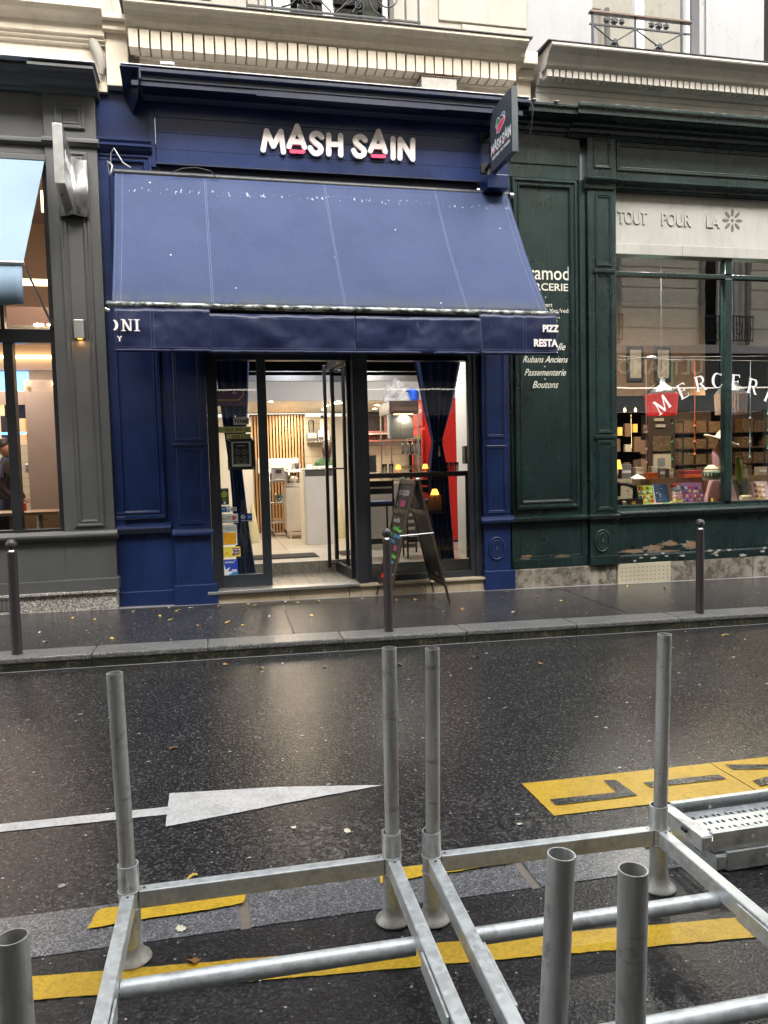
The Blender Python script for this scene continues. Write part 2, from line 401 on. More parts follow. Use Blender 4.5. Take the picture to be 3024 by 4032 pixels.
t.bsdf(c, .32, bump=t.mix(.5, t.noise(5, 6, .65), t.noise(30, 4)), bs=.35, bd=.010, spec=.3)
plain('stitch_dark', (.10,.12,.20), .7)
t = NT('awning_bar')
c = t.mix(t.ramp(t.noise(16, 7, .75, stretch=(.5,1,1)), [(.46, 0), (.54, 1)]), (.03,.035,.03), (.30,.33,.32)); t.bsdf(c, .4, .3, bump=t.noise(30, 5), bs=.3)
t = NT('pale_awning'); c = t.mix(t.noise(2, 4), (.13,.20,.28), (.18,.26,.345)); t.bsdf(c, .6, bump=t.noise(200, 2), bs=.2)
t = NT('velvet'); c = t.mix(t.noise(6, 4), (.008,.022,.085), (.020,.050,.165)); t.bsdf(c, .7, bump=t.noise(60, 3), bs=.2, spec=.4)

# glass: a real pane that reflects by Fresnel and lets the rest through
def glass(name, tint=(1,1,1), ior=1.52):
    t = NT(name)
    fr = t.n('ShaderNodeFresnel'); fr.inputs['IOR'].default_value = ior
    tr = t.n('ShaderNodeBsdfTransparent'); tr.inputs[0].default_value = (*tint,1)
    gl = t.n('ShaderNodeBsdfGlossy'); gl.inputs['Roughness'].default_value = .005
    bp = t.n('ShaderNodeBump'); bp.inputs['Strength'].default_value = .04; bp.inputs['Distance'].default_value = .01; t.l(t.noise(1.5, 2), bp.inputs['Height']); t.l(bp.outputs[0], gl.inputs['Normal'])
    mx = t.n('ShaderNodeMixShader'); t.l(fr.outputs[0], mx.inputs[0]); t.l(tr.outputs[0], mx.inputs[1]); t.l(gl.outputs[0], mx.inputs[2]); t.l(mx.outputs[0], t.out.inputs[0])
glass('glass', (.95,.96,.95), 1.75)
glass('glass_street', (.90,.92,.90), 2.9)
glass('glass_clean', (.97,.985,.98), 1.35)
glass('window_dark_glass', (.55,.6,.6), 1.9)
t = NT('film_plastic')
tr = t.n('ShaderNodeBsdfTransparent'); df = t.n('ShaderNodeBsdfPrincipled'); df.inputs['Base Color'].default_value = (.8,.83,.85,1); df.inputs['Roughness'].default_value = .25
mx = t.n('ShaderNodeMixShader'); mx.inputs[0].default_value = .35; t.l(tr.outputs[0], mx.inputs[1]); t.l(df.outputs[0], mx.inputs[2]); t.l(mx.outputs[0], t.out.inputs[0])
glass('clear_plastic', (.80,.84,.86), 1.5)
plain('curtain_net', (.62,.72,.68), .8, var=.05, scale=3)
plain('window_frame', (.74,.72,.72), .45, var=.04)

# interiors
t = NT('oak_slat'); n = t.noise(3, 5, .6, stretch=(30,30,1.4)); c = t.mix(n, (.36,.19,.085), (.62,.38,.18)); t.bsdf(c, .5, bump=n, bs=.2)
t = NT('wall_tile')
b = t.n('ShaderNodeTexBrick'); t.l(t.vec(None), b.inputs['Vector'])
mpn = t.n('ShaderNodeMapping'); mpn.inputs['Rotation'].default_value = (PI/2, 0, 0); t.l(t.tc.outputs['Object'], mpn.inputs[0]); t.l(mpn.outputs[0], b.inputs['Vector'])
b.inputs['Color1'].default_value = (.42,.37,.28,1); b.inputs['Color2'].default_value = (.46,.41,.31,1); b.inputs['Mortar'].default_value = (.30,.27,.21,1)
b.inputs['Scale'].default_value = 1; b.inputs['Brick Width'].default_value = .30; b.inputs['Row Height'].default_value = .13; b.inputs['Mortar Size'].default_value = .005
t.bsdf(b.outputs['Color'], .35)
plain('floor_tile', (.52,.48,.41), .32, var=.08, scale=1.2, bump=.0)
plain('grout', (.22,.20,.17), .7)
plain('ceiling_white', (.68,.63,.52), .35, var=.03, scale=2)
plain('wall_white', (.72,.70,.66), .6, var=.02, scale=2)
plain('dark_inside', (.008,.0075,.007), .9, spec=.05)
plain('mat_black', (.018,.019,.024), .9, var=.2, scale=80, bump=.8)
plain('wood_brown', (.20,.12,.065), .5, var=.2)
plain('wood_dark', (.045,.028,.020), .4, var=.3, scale=8)
plain('chalkboard', (.012,.012,.0115), .55, var=.3, scale=4)
plain('taupe_wall', (.42,.335,.30), .6, var=.03, scale=2)
plain('shop_wall_warm', (.62,.50,.36), .6, var=.03, scale=2)
plain('leather_tan', (.40,.29,.19), .5, var=.1, scale=6)
plain('table_wood', (.34,.22,.13), .45, var=.15, scale=6)
plain('sewing_black', (.02,.018,.016), .3, .3, .3, 20, .2)
plain('dark_wood_shelf', (.05,.03,.02), .5)
plain('slate_grey', (.10,.095,.085), .6, var=.1, scale=2)
emis('spot_glow', (1, .78, .45), 18)
emis('lamp_glow', (1, .38, .05), .8)
emis('cove_glow', (1, .66, .30), 1.6)
emis('small_bulb', (1, .66, .26), 4)
emis('blue_reflection', (.10,.32,.85), 1.0)  # glowing colour that stands in for blue reflections
t = NT('encaustic_tile')      # patterned cement tile: rings in a 20 cm cell
mp = t.n('ShaderNodeVectorMath', operation='SCALE'); t.l(t.tc.outputs['Object'], mp.inputs[0]); mp.inputs['Scale'].default_value = 1
s = t.sep(); r2 = t.math('SQRT', t.math('ADD', t.math('MULTIPLY', s[0], s[0]), t.math('MULTIPLY', s[1], s[1])))
oi = t.n('ShaderNodeObjectInfo')
c1 = t.ramp(r2, [(0, (.10,.10,.09)), (.022, (.10,.10,.09)), (.024, (.50,.44,.34)), (.05, (.50,.44,.34)), (.052, (.30,.20,.09)), (.068, (.30,.20,.09)), (.07, (.46,.42,.35)), (.10, (.44,.41,.34)), (.103, (.12,.13,.13)), (.2, (.14,.14,.13))])
ck = t.n('ShaderNodeTexChecker'); ck.inputs['Scale'].default_value = 20; t.l(t.tc.outputs['Object'], ck.inputs['Vector'])
c2 = t.mix(t.ramp(ck.outputs['Fac'], [(0, 0), (1, 1)]), (.50,.46,.38), (.22,.21,.18))
c3 = t.ramp(t.math('ABSOLUTE', t.math('SUBTRACT', t.math('ABSOLUTE', s[0]), t.math('ABSOLUTE', s[1]))), [(0, (.36,.27,.15)), (.018, (.36,.27,.15)), (.02, (.48,.44,.37)), (.05, (.48,.44,.37)), (.052, (.2,.2,.19)), (.1, (.2,.2,.19))])
sel = oi.outputs['Random']
col = t.mix(t.ramp(sel, [(.33, 0), (.34, 1)]), c1, c2); col = t.mix(t.ramp(sel, [(.66, 0), (.67, 1)]), col, c3)
t.bsdf(col, .3, bump=t.noise(30, 3), bs=.1)
t = NT('marble'); n = t.noise(3, 8, .7); c = t.mix(t.ramp(n, [(.47, 0), (.5, 1), (.53, 0)]), (.52,.49,.43), (.33,.31,.28)); t.bsdf(c, .25)
t = NT('fringe_red'); n = t.noise(4, 3, .5, stretch=(60,60,1)); c = t.mix(n, (.22,.004,.004), (.75,.03,.02)); t.bsdf(c, .6, bump=n, bs=1, bd=.02, emit=c, es=.22)  # slight glow imitates bulb light coming through the fringe
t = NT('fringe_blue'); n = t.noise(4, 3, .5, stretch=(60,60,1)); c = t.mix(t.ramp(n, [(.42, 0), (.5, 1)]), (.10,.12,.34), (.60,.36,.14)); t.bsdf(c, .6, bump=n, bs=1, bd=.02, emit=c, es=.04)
def pins(name, c, cols, scale=30):
    t = NT(name); v = t.n('ShaderNodeTexVoronoi'); v.inputs['Scale'].default_value = scale; t.l(t.tc.outputs['Object'], v.inputs['Vector'])
    cr = t.ramp(t.sep(v.outputs['Color'])[0], [(i/len(cols), k) for i, k in enumerate(cols)])
    t.bsdf(t.mix(t.ramp(v.outputs['Distance'], [(.34, 1), (.38, 0)]), c, cr), .6, bump=v.outputs['Distance'], bs=.5, bd=.01)
pins('dots_cloth', (.55,.50,.38), [(.20,.17,.12), (.3,.26,.2), (.55,.50,.38)], 22)
pins('shelf_boxes', (.07,.04,.018), [(.16,.09,.035), (.24,.15,.06), (.12,.07,.035), (.34,.25,.12)], 55)

# ================================================================== GROUND
def sheet(m, x0, x1, y0, y1, zf, dz=0, th=0.0):
    a = (x0,y0,zf(x0)+dz); b = (x1,y0,zf(x1)+dz); c = (x1,y1,zf(x1)+dz); d = (x0,y1,zf(x0)+dz)
    if not th: m.quad(a,b,c,d)
    else:
        vs = [a,b,c,d]+[(p[0],p[1],p[2]-th) for p in (a,b,c,d)]
        m.add(vs, [(0,1,2,3),(7,6,5,4),(0,4,5,1),(1,5,6,2),(2,6,7,3),(3,7,4,0)])
    return m
struct('road', sheet(MB(), -60, 60, -1.2, 7.2, rz, -.03), 'road_asphalt')
struct('carriageway', sheet(MB(), -40, 40, 3.18, 7.14, rz, 0, .02), 'road_asphalt')
struct('parking_bay', sheet(MB(), -40, 40, -.6, 2.88, rz, 0, .02), 'bay_asphalt')
struct('far_pavement', sheet(MB(), -40, 40, 7.45, 9.34, gz, 0, .1), 'pavement_asphalt')
struct('pavement_edge_strip', sheet(MB(), -40, 40, 9.335, 9.62, gz, .003, .1), 'concrete_strip')
struct('near_pavement', sheet(MB(), -40, 40, -2.2, -.6, gz, 0, .14), 'pavement_asphalt')
# kerb of granite stones, each its own piece
kerb = struct('kerb', sheet(MB(), -40, 40, 7.16, 7.44, gz, -.02, .12), 'mortar')
def stone_piece(name, parent, x0, x1, y0, y1, zf, dz, th, mat, bev=.006):
    return sheet(MB(), x0+.004, x1-.004, y0, y1, zf, dz, th).build(name, mat, parent, bev)
jx = [-6, -4.8, -3.55, -2.3, -1.1, -.1, 1.16, 2.38, 3.56, 4.75, 5.95, 7.15, 8.4, 9.6]
for a, b in zip(jx, jx[1:]):
    o = stone_piece('kerb_stone', kerb, a, b, 7.122, 7.455, gz, .002+random.uniform(-.002,.002), .05, 'kerb_granite', .012)
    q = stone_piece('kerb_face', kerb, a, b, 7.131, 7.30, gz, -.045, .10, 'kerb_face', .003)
gut = sheet(MB(), -12, 14, 7.105, 7.131, rz, .004); struct('gutter', gut, 'concrete_strip')
gs = struct('granite_strip', sheet(MB(), -40, 40, 2.88, 3.18, rz, -.004, .02), 'mortar')
jx = [-4.73, -3.53, -2.33, -1.13, .06, 1.25, 2.45, 3.65, 4.85]
for a, b in zip(jx, jx[1:]): stone_piece('granite_slab', gs, a+.016, b-.016, 2.885, 3.175, rz, .003, .02, 'flat_granite', .002)

for x_, y0_, y1_ in ((.72,7.46,9.33),(4.35,7.46,9.33),(-2.9,7.46,9.33)):
    m = MB(); m.add([(x_,y0_,gz(x_)+.004),(x_+.014,y0_,gz(x_)+.004),(x_+.05,y1_,gz(x_)+.004),(x_+.036,y1_,gz(x_)+.004)], [(0,1,2,3)]); struct('pavement_seam', m, 'black')
# painted markings (sheets 4 mm above the asphalt)
def mark(name, polys, mat, dz, label, cat, wob=0, parent=None):
    m = MB()
    for pts in polys:
        if wob:
            q = []
            for i, p in enumerate(pts):
                n = pts[(i+1) % len(pts)]; L = math.dist(p, n); k = max(1, int(L/.03))
                for j in range(k):
                    f = j/k; x = p[0]+(n[0]-p[0])*f; y = p[1]+(n[1]-p[1])*f
                    q.append((x+wob*noise.noise((x*25, y*25, 3)), y+wob*noise.noise((x*25, y*25, 9))))
            pts = q
        m.add([(x, y, rz(x)+dz) for x, y in pts], [tuple(range(len(pts)))])
    o = m.build(name, mat, parent)
    return tag(o, label, cat) if label else o
mark('arrow_marking', [[(-4,3.955),(-4,4.045),(-.289,4.043),(-.289,4.211),(.30,4.15),(.85,4.036),(.30,3.935),(-.289,3.814),(-.289,3.952)]], 'white_marking', .004,
     'white painted arrow with long thin shaft on the wet road', 'road marking', .004)
panel = mark('delivery_bay_marking', [[(1.595,3.868),(2.765,3.868),(2.765,3.467),(1.600,3.467)]], 'yellow_marking', .004,
     'yellow painted road panel with black capital letters L I V', 'road marking', .004)
mark('second_panel', [[(2.772,3.870),(6.6,3.880),(6.6,3.48),(2.772,3.467)]], 'yellow_marking', .004, None, None, .003, panel)
mark('letter', [[(1.655,3.636),(1.657,3.566),(2.122,3.570),(2.114,3.779),(2.046,3.790),(2.036,3.632)]], 'road_asphalt', .008, None, None, .003, panel)
mark('letter', [[(2.243,3.713),(2.245,3.645),(2.709,3.643),(2.707,3.707)]], 'road_asphalt', .008, None, None, .003, panel)
mark('letter', [[(2.83,3.823),(2.832,3.750),(3.17,3.672),(2.830,3.586),(2.826,3.512),(3.34,3.64),(3.34,3.70)]], 'road_asphalt', .008, None, None, .003, panel)
mark('letter', [[(3.44,3.75),(3.44,3.68),(3.95,3.56),(3.95,3.63),(3.82,3.655),(3.82,3.70),(3.95,3.73),(3.95,3.80)]], 'road_asphalt', .008, None, None, .003, panel)
yl = lambda x: 2.70-.105*x
mark('yellow_line', [[(-4, yl(-4)),(6, yl(6)),(6, yl(6)-.125),(-4, yl(-4)-.125)]], 'yellow_marking', .004, 'long yellow painted line crossing under the steel racks', 'road marking', .006)
for a, b, y0, y1, lb in ((-.53,.07,3.01,3.135,'left'),(.62,1.255,3.055,3.155,'mid'),(1.86,2.5,3.06,3.16,'right')):
    mark('yellow_dash', [[(a,y0),(a+.02,y1-.01),(a+.05,y1),(b-.02,y1+.005),(b,y1-.015),(b-.01,y0+.04),(b-.06,y0+.025)]], 'yellow_marking', .011,
        {'left':'short yellow dash on the granite strip beside the left rack foot','mid':'yellow dash on the granite strip behind the two close posts','right':'yellow dash on the granite strip by the perforated decks'}[lb], 'road marking', .008)

# ================================================================== BUILDING UPPER PARTS
def cornice_prof(y_wall, steps):   # steps [(z, y)...] going up
    return [(y_wall, steps[0][0])]+[(y, z) for z, y in steps]+[(y_wall, steps[-1][0])]
cb = thing('cream_building', 'cream stone apartment building above the blue shopfront with dentil cornice', 'building', (0,0,0))
m = MB(); m.box(-16,4.14,9.52,10.2,8.4,12.5); m.box(-16,.83,9.52,10.2,6.7,8.4); m.box(2.40,4.14,9.52,10.2,6.7,8.4); m.box(-16,4.14,9.52,10.2,6.0,6.7)
m.build('wall', 'cream_light', cb)
# entablature band under the cornice
MB().ext([(9.55,5.95),(9.42,5.95),(9.42,6.16),(9.40,6.175),(9.40,6.30),(9.36,6.315),(9.36,6.42),(9.55,6.42)], -.62, 3.86).build('entablature_band', 'cream_stone', cb)
MB().ext([(9.55,6.36),(9.36,6.36),(9.32,6.40),(9.30,6.50),(9.55,6.50)], -.68, 3.88).build('dentil_bed', 'cream_stone', cb)
# corona
cp = [(9.55,6.50),(9.16,6.50),(9.14,6.52),(9.12,6.525),(9.10,6.55),(9.085,6.555),(9.07,6.60),(9.03,6.635),(8.98,6.65),(8.965,6.662),(8.95,6.68),(8.95,6.715),(9.55,6.76)]
MB().ext(cp, -.74, 3.93).build('corona', 'cream_stone', cb, .004)
MB().box(-.78,3.97,8.935,9.52,6.716,6.728).build('zinc_flashing', 'iron', cb)
dm = MB().box(-.0495,.0495,9.14,9.32,6.30,6.498).build('dentil', 'cream_stone', cb, .004); dm.location = (-.66,0,0)
n = 39
for i in range(1, n): dup(dm, (-.66+i*(3.83-.05+.66)/(n-1)+random.uniform(-.002,.002), random.uniform(-.004,.004), random.uniform(-.002,.002)))
m = MB()
m.box(-.98,-.74,9.38,9.55,5.98,6.60); m.box(-1.0,-.72,9.30,9.55,6.55,6.64); m.box(-1.02,-.70,9.24,9.55,6.64,6.70)
m.build('pilaster_left', 'cream_stone', cb, .01); cb.children[-1].name = 'pilaster_block'
m = MB(); m.box(3.93,4.13,9.38,9.55,5.98,6.50); m.box(3.92,4.14,9.32,9.55,6.42,6.55); m.box(3.91,4.15,9.20,9.55,6.55,6.70); m.build('pilaster_block', 'cream_stone', cb, .01)
# plain ressauts over the grey shop
MB().ext([(9.55,5.93),(9.44,5.93),(9.44,6.40),(9.40,6.41),(9.40,6.44),(9.37,6.45),(9.37,6.48),(9.34,6.49),(9.34,6.60),(9.28,6.64),(9.22,6.66),(9.18,6.70),(9.18,6.76),(9.55,6.80)], -16, -.985).build('plain_entablature', 'cream_stone', cb, .004)
m = MB(); m.tube([(-1.14,9.42,6.50),(-1.10,9.40,6.42),(-1.05,9.39,6.30),(-1.03,9.39,6.2),(-1.04,9.40,6.1)], [.045,.06,.055,.05,.03], 10); m.build('broken_plaster', 'cream_light', cb)
# rusticated blocks beside the window
for (a,b,c,d) in ((2.97,4.135,7.135,7.9),(3.27,4.135,6.74,7.11),(-.6,.2,7.1,7.9),(-.9,.2,6.78,7.07)):
    MB().box(a,b,9.495,9.53,c,d).build('ashlar_block', 'cream_light', cb, .006)
def window(parent, x0, x1, z0, z1, y, curtain='curtain_net', mull=True, glassmat='glass'):
    f = MB(); w = .06
    f.box(x0,x0+w,y,y+.08,z0,z1); f.box(x1-w,x1,y,y+.08,z0,z1); f.box(x0+w,x1-w,y,y+.08,z0,z0+.09); f.box(x0+w,x1-w,y,y+.08,z1-w,z1)
    xm = (x0+x1)/2
    f.box(xm-.065,xm+.065,y-.01,y+.07,z0+.09,z1-w)
    fo = f.build('window_frame', 'window_frame', parent, .006)
    for a, b in ((x0+w,xm-.065),(xm+.065,x1-w)):
        MB().quad((a,y+.04,z0+.09),(b,y+.04,z0+.09),(b,y+.04,z1-w),(a,y+.04,z1-w)).build('pane', glassmat, fo)
        if curtain:
            m = MB(); k = 36; vs = []
            for i in range(k+1):
                xx = a+(b-a)*i/k; yy = y+.16+.018*math.sin(i*1.3)+.008*math.sin(i*3.1)
                vs += [(xx,yy,z0),(xx,yy,z1)]
            m.add(vs, [(2*i,2*i+2,2*i+3,2*i+1) for i in range(k)], True); m.build('curtain', curtain, fo)
    return fo
def reveal(parent, x0, x1, z0, z1, mat, y0=9.52, y1=9.95):
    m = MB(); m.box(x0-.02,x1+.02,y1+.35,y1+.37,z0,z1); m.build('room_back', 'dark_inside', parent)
reveal(cb, .83, 2.40, 6.7, 8.4, 'cream_light', y1=9.9)
window(cb, .86, 2.37, 6.76, 8.38, 9.72, None)
m = MB(); m.box(.95,1.16,9.80,9.82,6.8,8.3); m.box(2.07,2.26,9.80,9.82,6.8,8.3); m.build('blind', 'curtain_net', cb)

# scrolled balcony railing
br = thing('balcony_railing', 'black wrought iron balcony railing with scrolls above the blue shop cornice', 'railing')
def spiral(cx, cz, r0, r1, a0, turns, y, n=40):
    return [(cx+(r0+(r1-r0)*i/n)*math.cos(a0+turns*2*PI*i/n), y, cz+(r0+(r1-r0)*i/n)*math.sin(a0+turns*2*PI*i/n)) for i in range(n+1)]
yb = 9.12
m = MB(); m.box(.58,2.62,yb-.012,yb+.012,6.845,6.868); m.build('bottom_rail', 'iron', br, .002)
m = MB(); m.box(.58,2.62,yb-.02,yb+.02,7.68,7.71); m.build('top_rail', 'iron', br, .002)
for x in (.59, .72, 2.44, 2.60): MB().box(x-.010,x+.010,yb-.010,yb+.010,6.79 if x in (.59,2.60) else 6.868,7.68).build('upright', 'iron', br)
for x in (.59, 2.60): m = MB(); m.box(x-.012,x+.012,yb,9.5,6.80,6.825); m.build('stay', 'iron', br)
for cx, s in ((.98, 1), (2.20, -1)):
    m = MB(); m.tube(spiral(cx, 7.11, .23, .03, -PI/2, 1.75*s, yb), .009, 6); m.build('scroll', 'iron', br)
    m = MB(); m.tube(spiral(cx+.02*s, 7.47, .16, .03, PI/2, -1.5*s, yb), .009, 6); m.build('scroll', 'iron', br)
for s in (-1, 1):
    m = MB(); m.tube([(1.58+s*(.03+.20*math.sin(i/12*PI)), yb, 6.88+i/12*.55) for i in range(13)], .009, 6); m.build('scroll', 'iron', br)
    m = MB(); m.tube(spiral(1.58+s*.30, 6.98, .07, .015, -PI/2, 1.4*s, yb, 24), .008, 6); m.build('scroll', 'iron', br)
    m = MB(); m.tube(spiral(1.58+s*.12, 7.12, .15, .02, -PI/2, 1.3*s, yb, 24), .008, 6); m.build('scroll', 'iron', br)
    m = MB(); m.lathe([(.006,0),(.02,.012),(.03,.03),(.018,.05),(.008,.08)], (1.58+s*.34, yb, 7.08), 8); m.build('bud', 'iron', br)
    m = MB(); m.tube([(1.58+s*.36, yb, 7.16),(1.58+s*.33, yb, 7.04),(1.58+s*.22, yb, 6.90)], .008, 6); m.build('scroll', 'iron', br)
m = MB(); m.tube([(1.58+.012*math.sin(i*1.9), yb, 6.86+i*.05) for i in range(17)], .008, 6); m.build('twisted_bar', 'iron', br)

wb = thing('white_building', 'white rendered apartment building above the dark green haberdashery front', 'building')
m = MB(); m.box(4.145,16,9.56,10.2,8.5,12.5); m.box(4.145,5.08,9.56,10.2,6.4,8.5); m.box(6.66,7.66,9.56,10.2,6.4,8.5); m.box(8.3,16,9.56,10.2,6.4,8.5); m.box(5.08,6.66,9.56,10.2,6.4,7.0); m.box(7.66,8.3,9.56,10.2,6.4,7.0)
m.box(4.145,16,9.56,10.2,5.9,6.4)
m.build('wall', 'white_render', wb)
MB().box(7.6,8.3,9.7,9.72,7.0,8.5).build('side_window', 'window_dark_glass', wb)
MB().ext([(9.58,5.95),(9.40,5.95),(9.40,6.16),(9.385,6.17),(9.385,6.30),(9.37,6.31),(9.37,6.40),(9.58,6.40)], 4.20, 16).build('entablature_band', 'grey_stone', wb)
MB().ext([(9.58,6.37),(9.33,6.37),(9.30,6.40),(9.27,6.42),(9.27,6.50),(9.58,6.50)], 4.20, 16).build('dentil_bed', 'grey_stone', wb)
MB().ext([(9.58,6.49),(9.16,6.49),(9.15,6.505),(9.12,6.515),(9.10,6.55),(9.04,6.62),(8.98,6.655),(8.96,6.665),(8.95,6.68),(8.95,6.71),(9.58,6.76)], 4.22, 16).build('corona', 'grey_stone', wb, .004)
MB().ext([(9.58,6.712),(8.94,6.712),(8.94,6.722),(9.58,6.775)], 4.17, 16).build('zinc_flashing', 'iron', wb)
dm = MB().box(-.034,.034,9.155,9.29,6.40,6.488).build('dentil', 'grey_stone', wb, .003); dm.location = (4.285,0,0)
for i in range(1, 50): dup(dm, (4.285+i*.0865, 0, 0))
window(wb, 5.10, 6.64, 7.02, 8.48, 9.74)
MB().box(5.08,6.66,9.60,9.95,6.95,7.02).build('window_sill', 'white_render', wb)
reveal(wb, 5.08, 6.66, 7.0, 8.5, 'white_render', y1=9.95)
MB().box(6.74,6.80,9.53,9.565,6.8,8.5).build('pilaster_edge', 'white_render', wb, .004)
# railing with rosettes
rr = thing('window_railing', 'dark iron window railing with rosettes and crossed bars above the green shop', 'railing')
y = 9.22
MB().box(4.86,6.30,y-.035,y+.035,7.245,7.272).build('top_rail', 'iron_brown', rr, .004)
for z in (7.115,): MB().box(4.86,6.28,y-.010,y+.010,z-.011,z+.011).build('middle_rail', 'iron', rr, .002)
for x in (4.90, 5.50, 6.16): MB().box(x-.012,x+.012,y-.012,y+.012,6.80,7.245).build('upright', 'iron', rr, .002)
for x0, x1 in ((4.91,5.49),(5.51,6.15)):
    for a, b in (((x0,7.10),(x1,6.74)),((x0,6.74),(x1,7.10))):
        m = MB(); m.tube([(a[0],y,a[1]),(b[0],y,b[1])], .009, 6); m.build('cross_bar', 'iron', rr)
def rosette(cx, cz, r, y):
    m = MB(); k = 16; vs = [(cx,y-.03,cz)]
    for i in range(k): a = 2*PI*i/k; q = r*(1 if i%2 else .78); vs.append((cx+q*math.cos(a), y-.012, cz+q*math.sin(a)))
    vs2 = [(cx,y+.02,cz)]+[(v[0],y+.01,v[2]) for v in vs[1:]]
    m.add(vs+vs2, [(0,1+i,1+(i+1)%k) for i in range(k)]+[(17,18+(i+1)%k,18+i) for i in range(k)]+[(1+i,18+i,18+(i+1)%k,1+(i+1)%k) for i in range(k)])
    m.lathe([(.0,-.012),(r*.45,-.01),(r*.5,0),(r*.45,.01)], (0,0,0), 10, Matrix.Translation((cx,y-.02,cz)) @ Matrix.Rotation(PI/2,4,'X'))
    return m.build('rosette', 'iron', rr)
for cx in (5.20, 5.83):
    rosette(cx, 7.18, .052, y)
    for s in (-1, 1): rosette(cx+s*.105, 7.18, .042, y)
    rosette(cx, 6.92, .055, y)

# ================================================================== GREY SHOPFRONT (left)
gsn = thing('grey_shopfront', 'charcoal grey panelled shopfront at the left edge, large lit window', 'shopfront')
MB().ext([(9.6,5.86),(9.40,5.86),(9.37,5.88),(9.34,5.885),(9.30,5.92),(9.22,5.95),(9.16,5.955),(9.12,5.975),(9.10,5.98),(9.10,6.01),(9.6,6.03)], -16, -1.70).build('cornice', 'grey_paint', gsn, .002)
MB().ext([(9.6,5.84),(9.38,5.84),(9.32,5.87),(9.26,5.885),(9.20,5.92),(9.12,5.94),(9.06,5.945),(9.04,5.965),(9.02,5.97),(9.02,6.00),(9.6,6.03)], -1.745, -1.08, .0, .0).build('cornice_capital', 'grey_paint', gsn, .002)
MB().box(-16,-1.06,9.0,9.6,6.032,6.045).build('lead_flashing', 'zinc_edge', gsn)
box('fascia_board', 'grey_paint', gsn, -16,-1.68,9.44,9.6,5.20,5.86)
MB().ext([(9.46,5.29),(9.42,5.29),(9.40,5.31),(9.385,5.315),(9.385,5.34),(9.40,5.345),(9.41,5.37),(9.46,5.37)], -16, -1.675).build('moulding', 'grey_paint', gsn)
pl = box('pilaster', 'grey_paint', gsn, -1.675,-1.125,9.385,9.72,.40,5.84,.004)
MB().ext([(9.40,5.28),(9.36,5.28),(9.34,5.31),(9.325,5.315),(9.325,5.34),(9.345,5.345),(9.355,5.37),(9.40,5.37)], -1.70, -1.10).build('moulding', 'grey_paint', gsn)
def panel_frame(parent, x0, x1, z0, z1, y, mat, w=.08, h=.022, name='panel_moulding'):
    m = MB(); m.frame(x0, x1, z0, z1, [(0,y+.002),(0,y-h*.75),(w*.12,y-h),(w*.3,y-h),(w*.42,y-h*.55),(w*.58,y-h*.5),(w*.7,y-h*.8),(w*.82,y-h*.75),(w,y+.001)])
    return m.build(name, mat, parent)
panel_frame(gsn, -1.555,-1.24,5.47,5.755,9.385,'grey_paint',.085,.03)
panel_frame(gsn, -1.555,-1.235,1.01,5.22,9.385,'grey_paint',.085,.026)
# window of grey shop
m = MB(); m.box(-1.73,-1.675,9.44,9.62,.97,5.20); m.box(-9,-1.73,9.46,9.60,3.12,3.27); m.box(-9,-1.73,9.46,9.60,5.12,5.20); m.box(-9,-1.73,9.46,9.60,.965,1.0)
m.build('window_frame', 'black_metal', gsn, .003)
m = MB(); m.box(-2.24,-2.14,9.46,9.60,1.0,3.12); m.build('mullion', 'black_metal', gsn, .003)
MB().box(-2.25,-2.21,9.47,9.60,3.27,5.12).build('mullion', 'black_metal', gsn, .003)
MB().quad((-9,9.52,1.0),(-1.73,9.52,1.0),(-1.73,9.52,3.12),(-9,9.52,3.12)).build('pane', 'glass_clean', gsn)
MB().quad((-9,9.52,3.27),(-1.73,9.52,3.27),(-1.73,9.52,5.12),(-9,9.52,5.12)).build('pane', 'glass_clean', gsn)
MB().ext([(9.6,.86),(9.36,.86),(9.345,.875),(9.34,.885),(9.32,.90),(9.315,.915),(9.315,.93),(9.34,.935),(9.36,.965),(9.6,.975)], -16, -1.69).build('window_sill', 'grey_paint', gsn)
MB().ext([(9.6,.86),(9.34,.86),(9.325,.875),(9.32,.885),(9.30,.90),(9.295,.915),(9.295,.93),(9.32,.935),(9.34,.965),(9.6,.975)], -1.695, -1.095).build('pilaster_rail', 'grey_paint', gsn)
box('lower_panel', 'grey_paint', gsn, -16,-1.675,9.40,9.6,.40,.87)
box('plinth_board', 'grey_paint', gsn, -16,-1.69,9.355,9.6,.27,.405,.006)
box('plinth_board', 'grey_paint', gsn, -1.69,-1.10,9.33,9.6,.275,.41,.006)
gbx = [-7,-5.2,-3.6,-1.12]
for a, b in zip(gbx, gbx[1:]): box('granite_ledge', 'granite_base', gsn, a+.002,b-.002,9.31,9.6,.245,.275,.005)
for a, b in zip(gbx, gbx[1:]): box('granite_block', 'granite_base', gsn, a+.002,b-.002,9.345,9.6,-.1,.245,.005)
pv = box('vent_grille', 'brushed', gsn, -3.0,-2.22,9.335,9.36,.10,.235,.003)
m = MB()
for i in range(16):
    for j in range(5): m.box(-2.97+i*.046,-2.958+i*.046,9.332,9.334,.115+j*.024,.127+j*.024)
o = m.build('grille_holes', 'black', pv); o['kind'] = 'stuff'
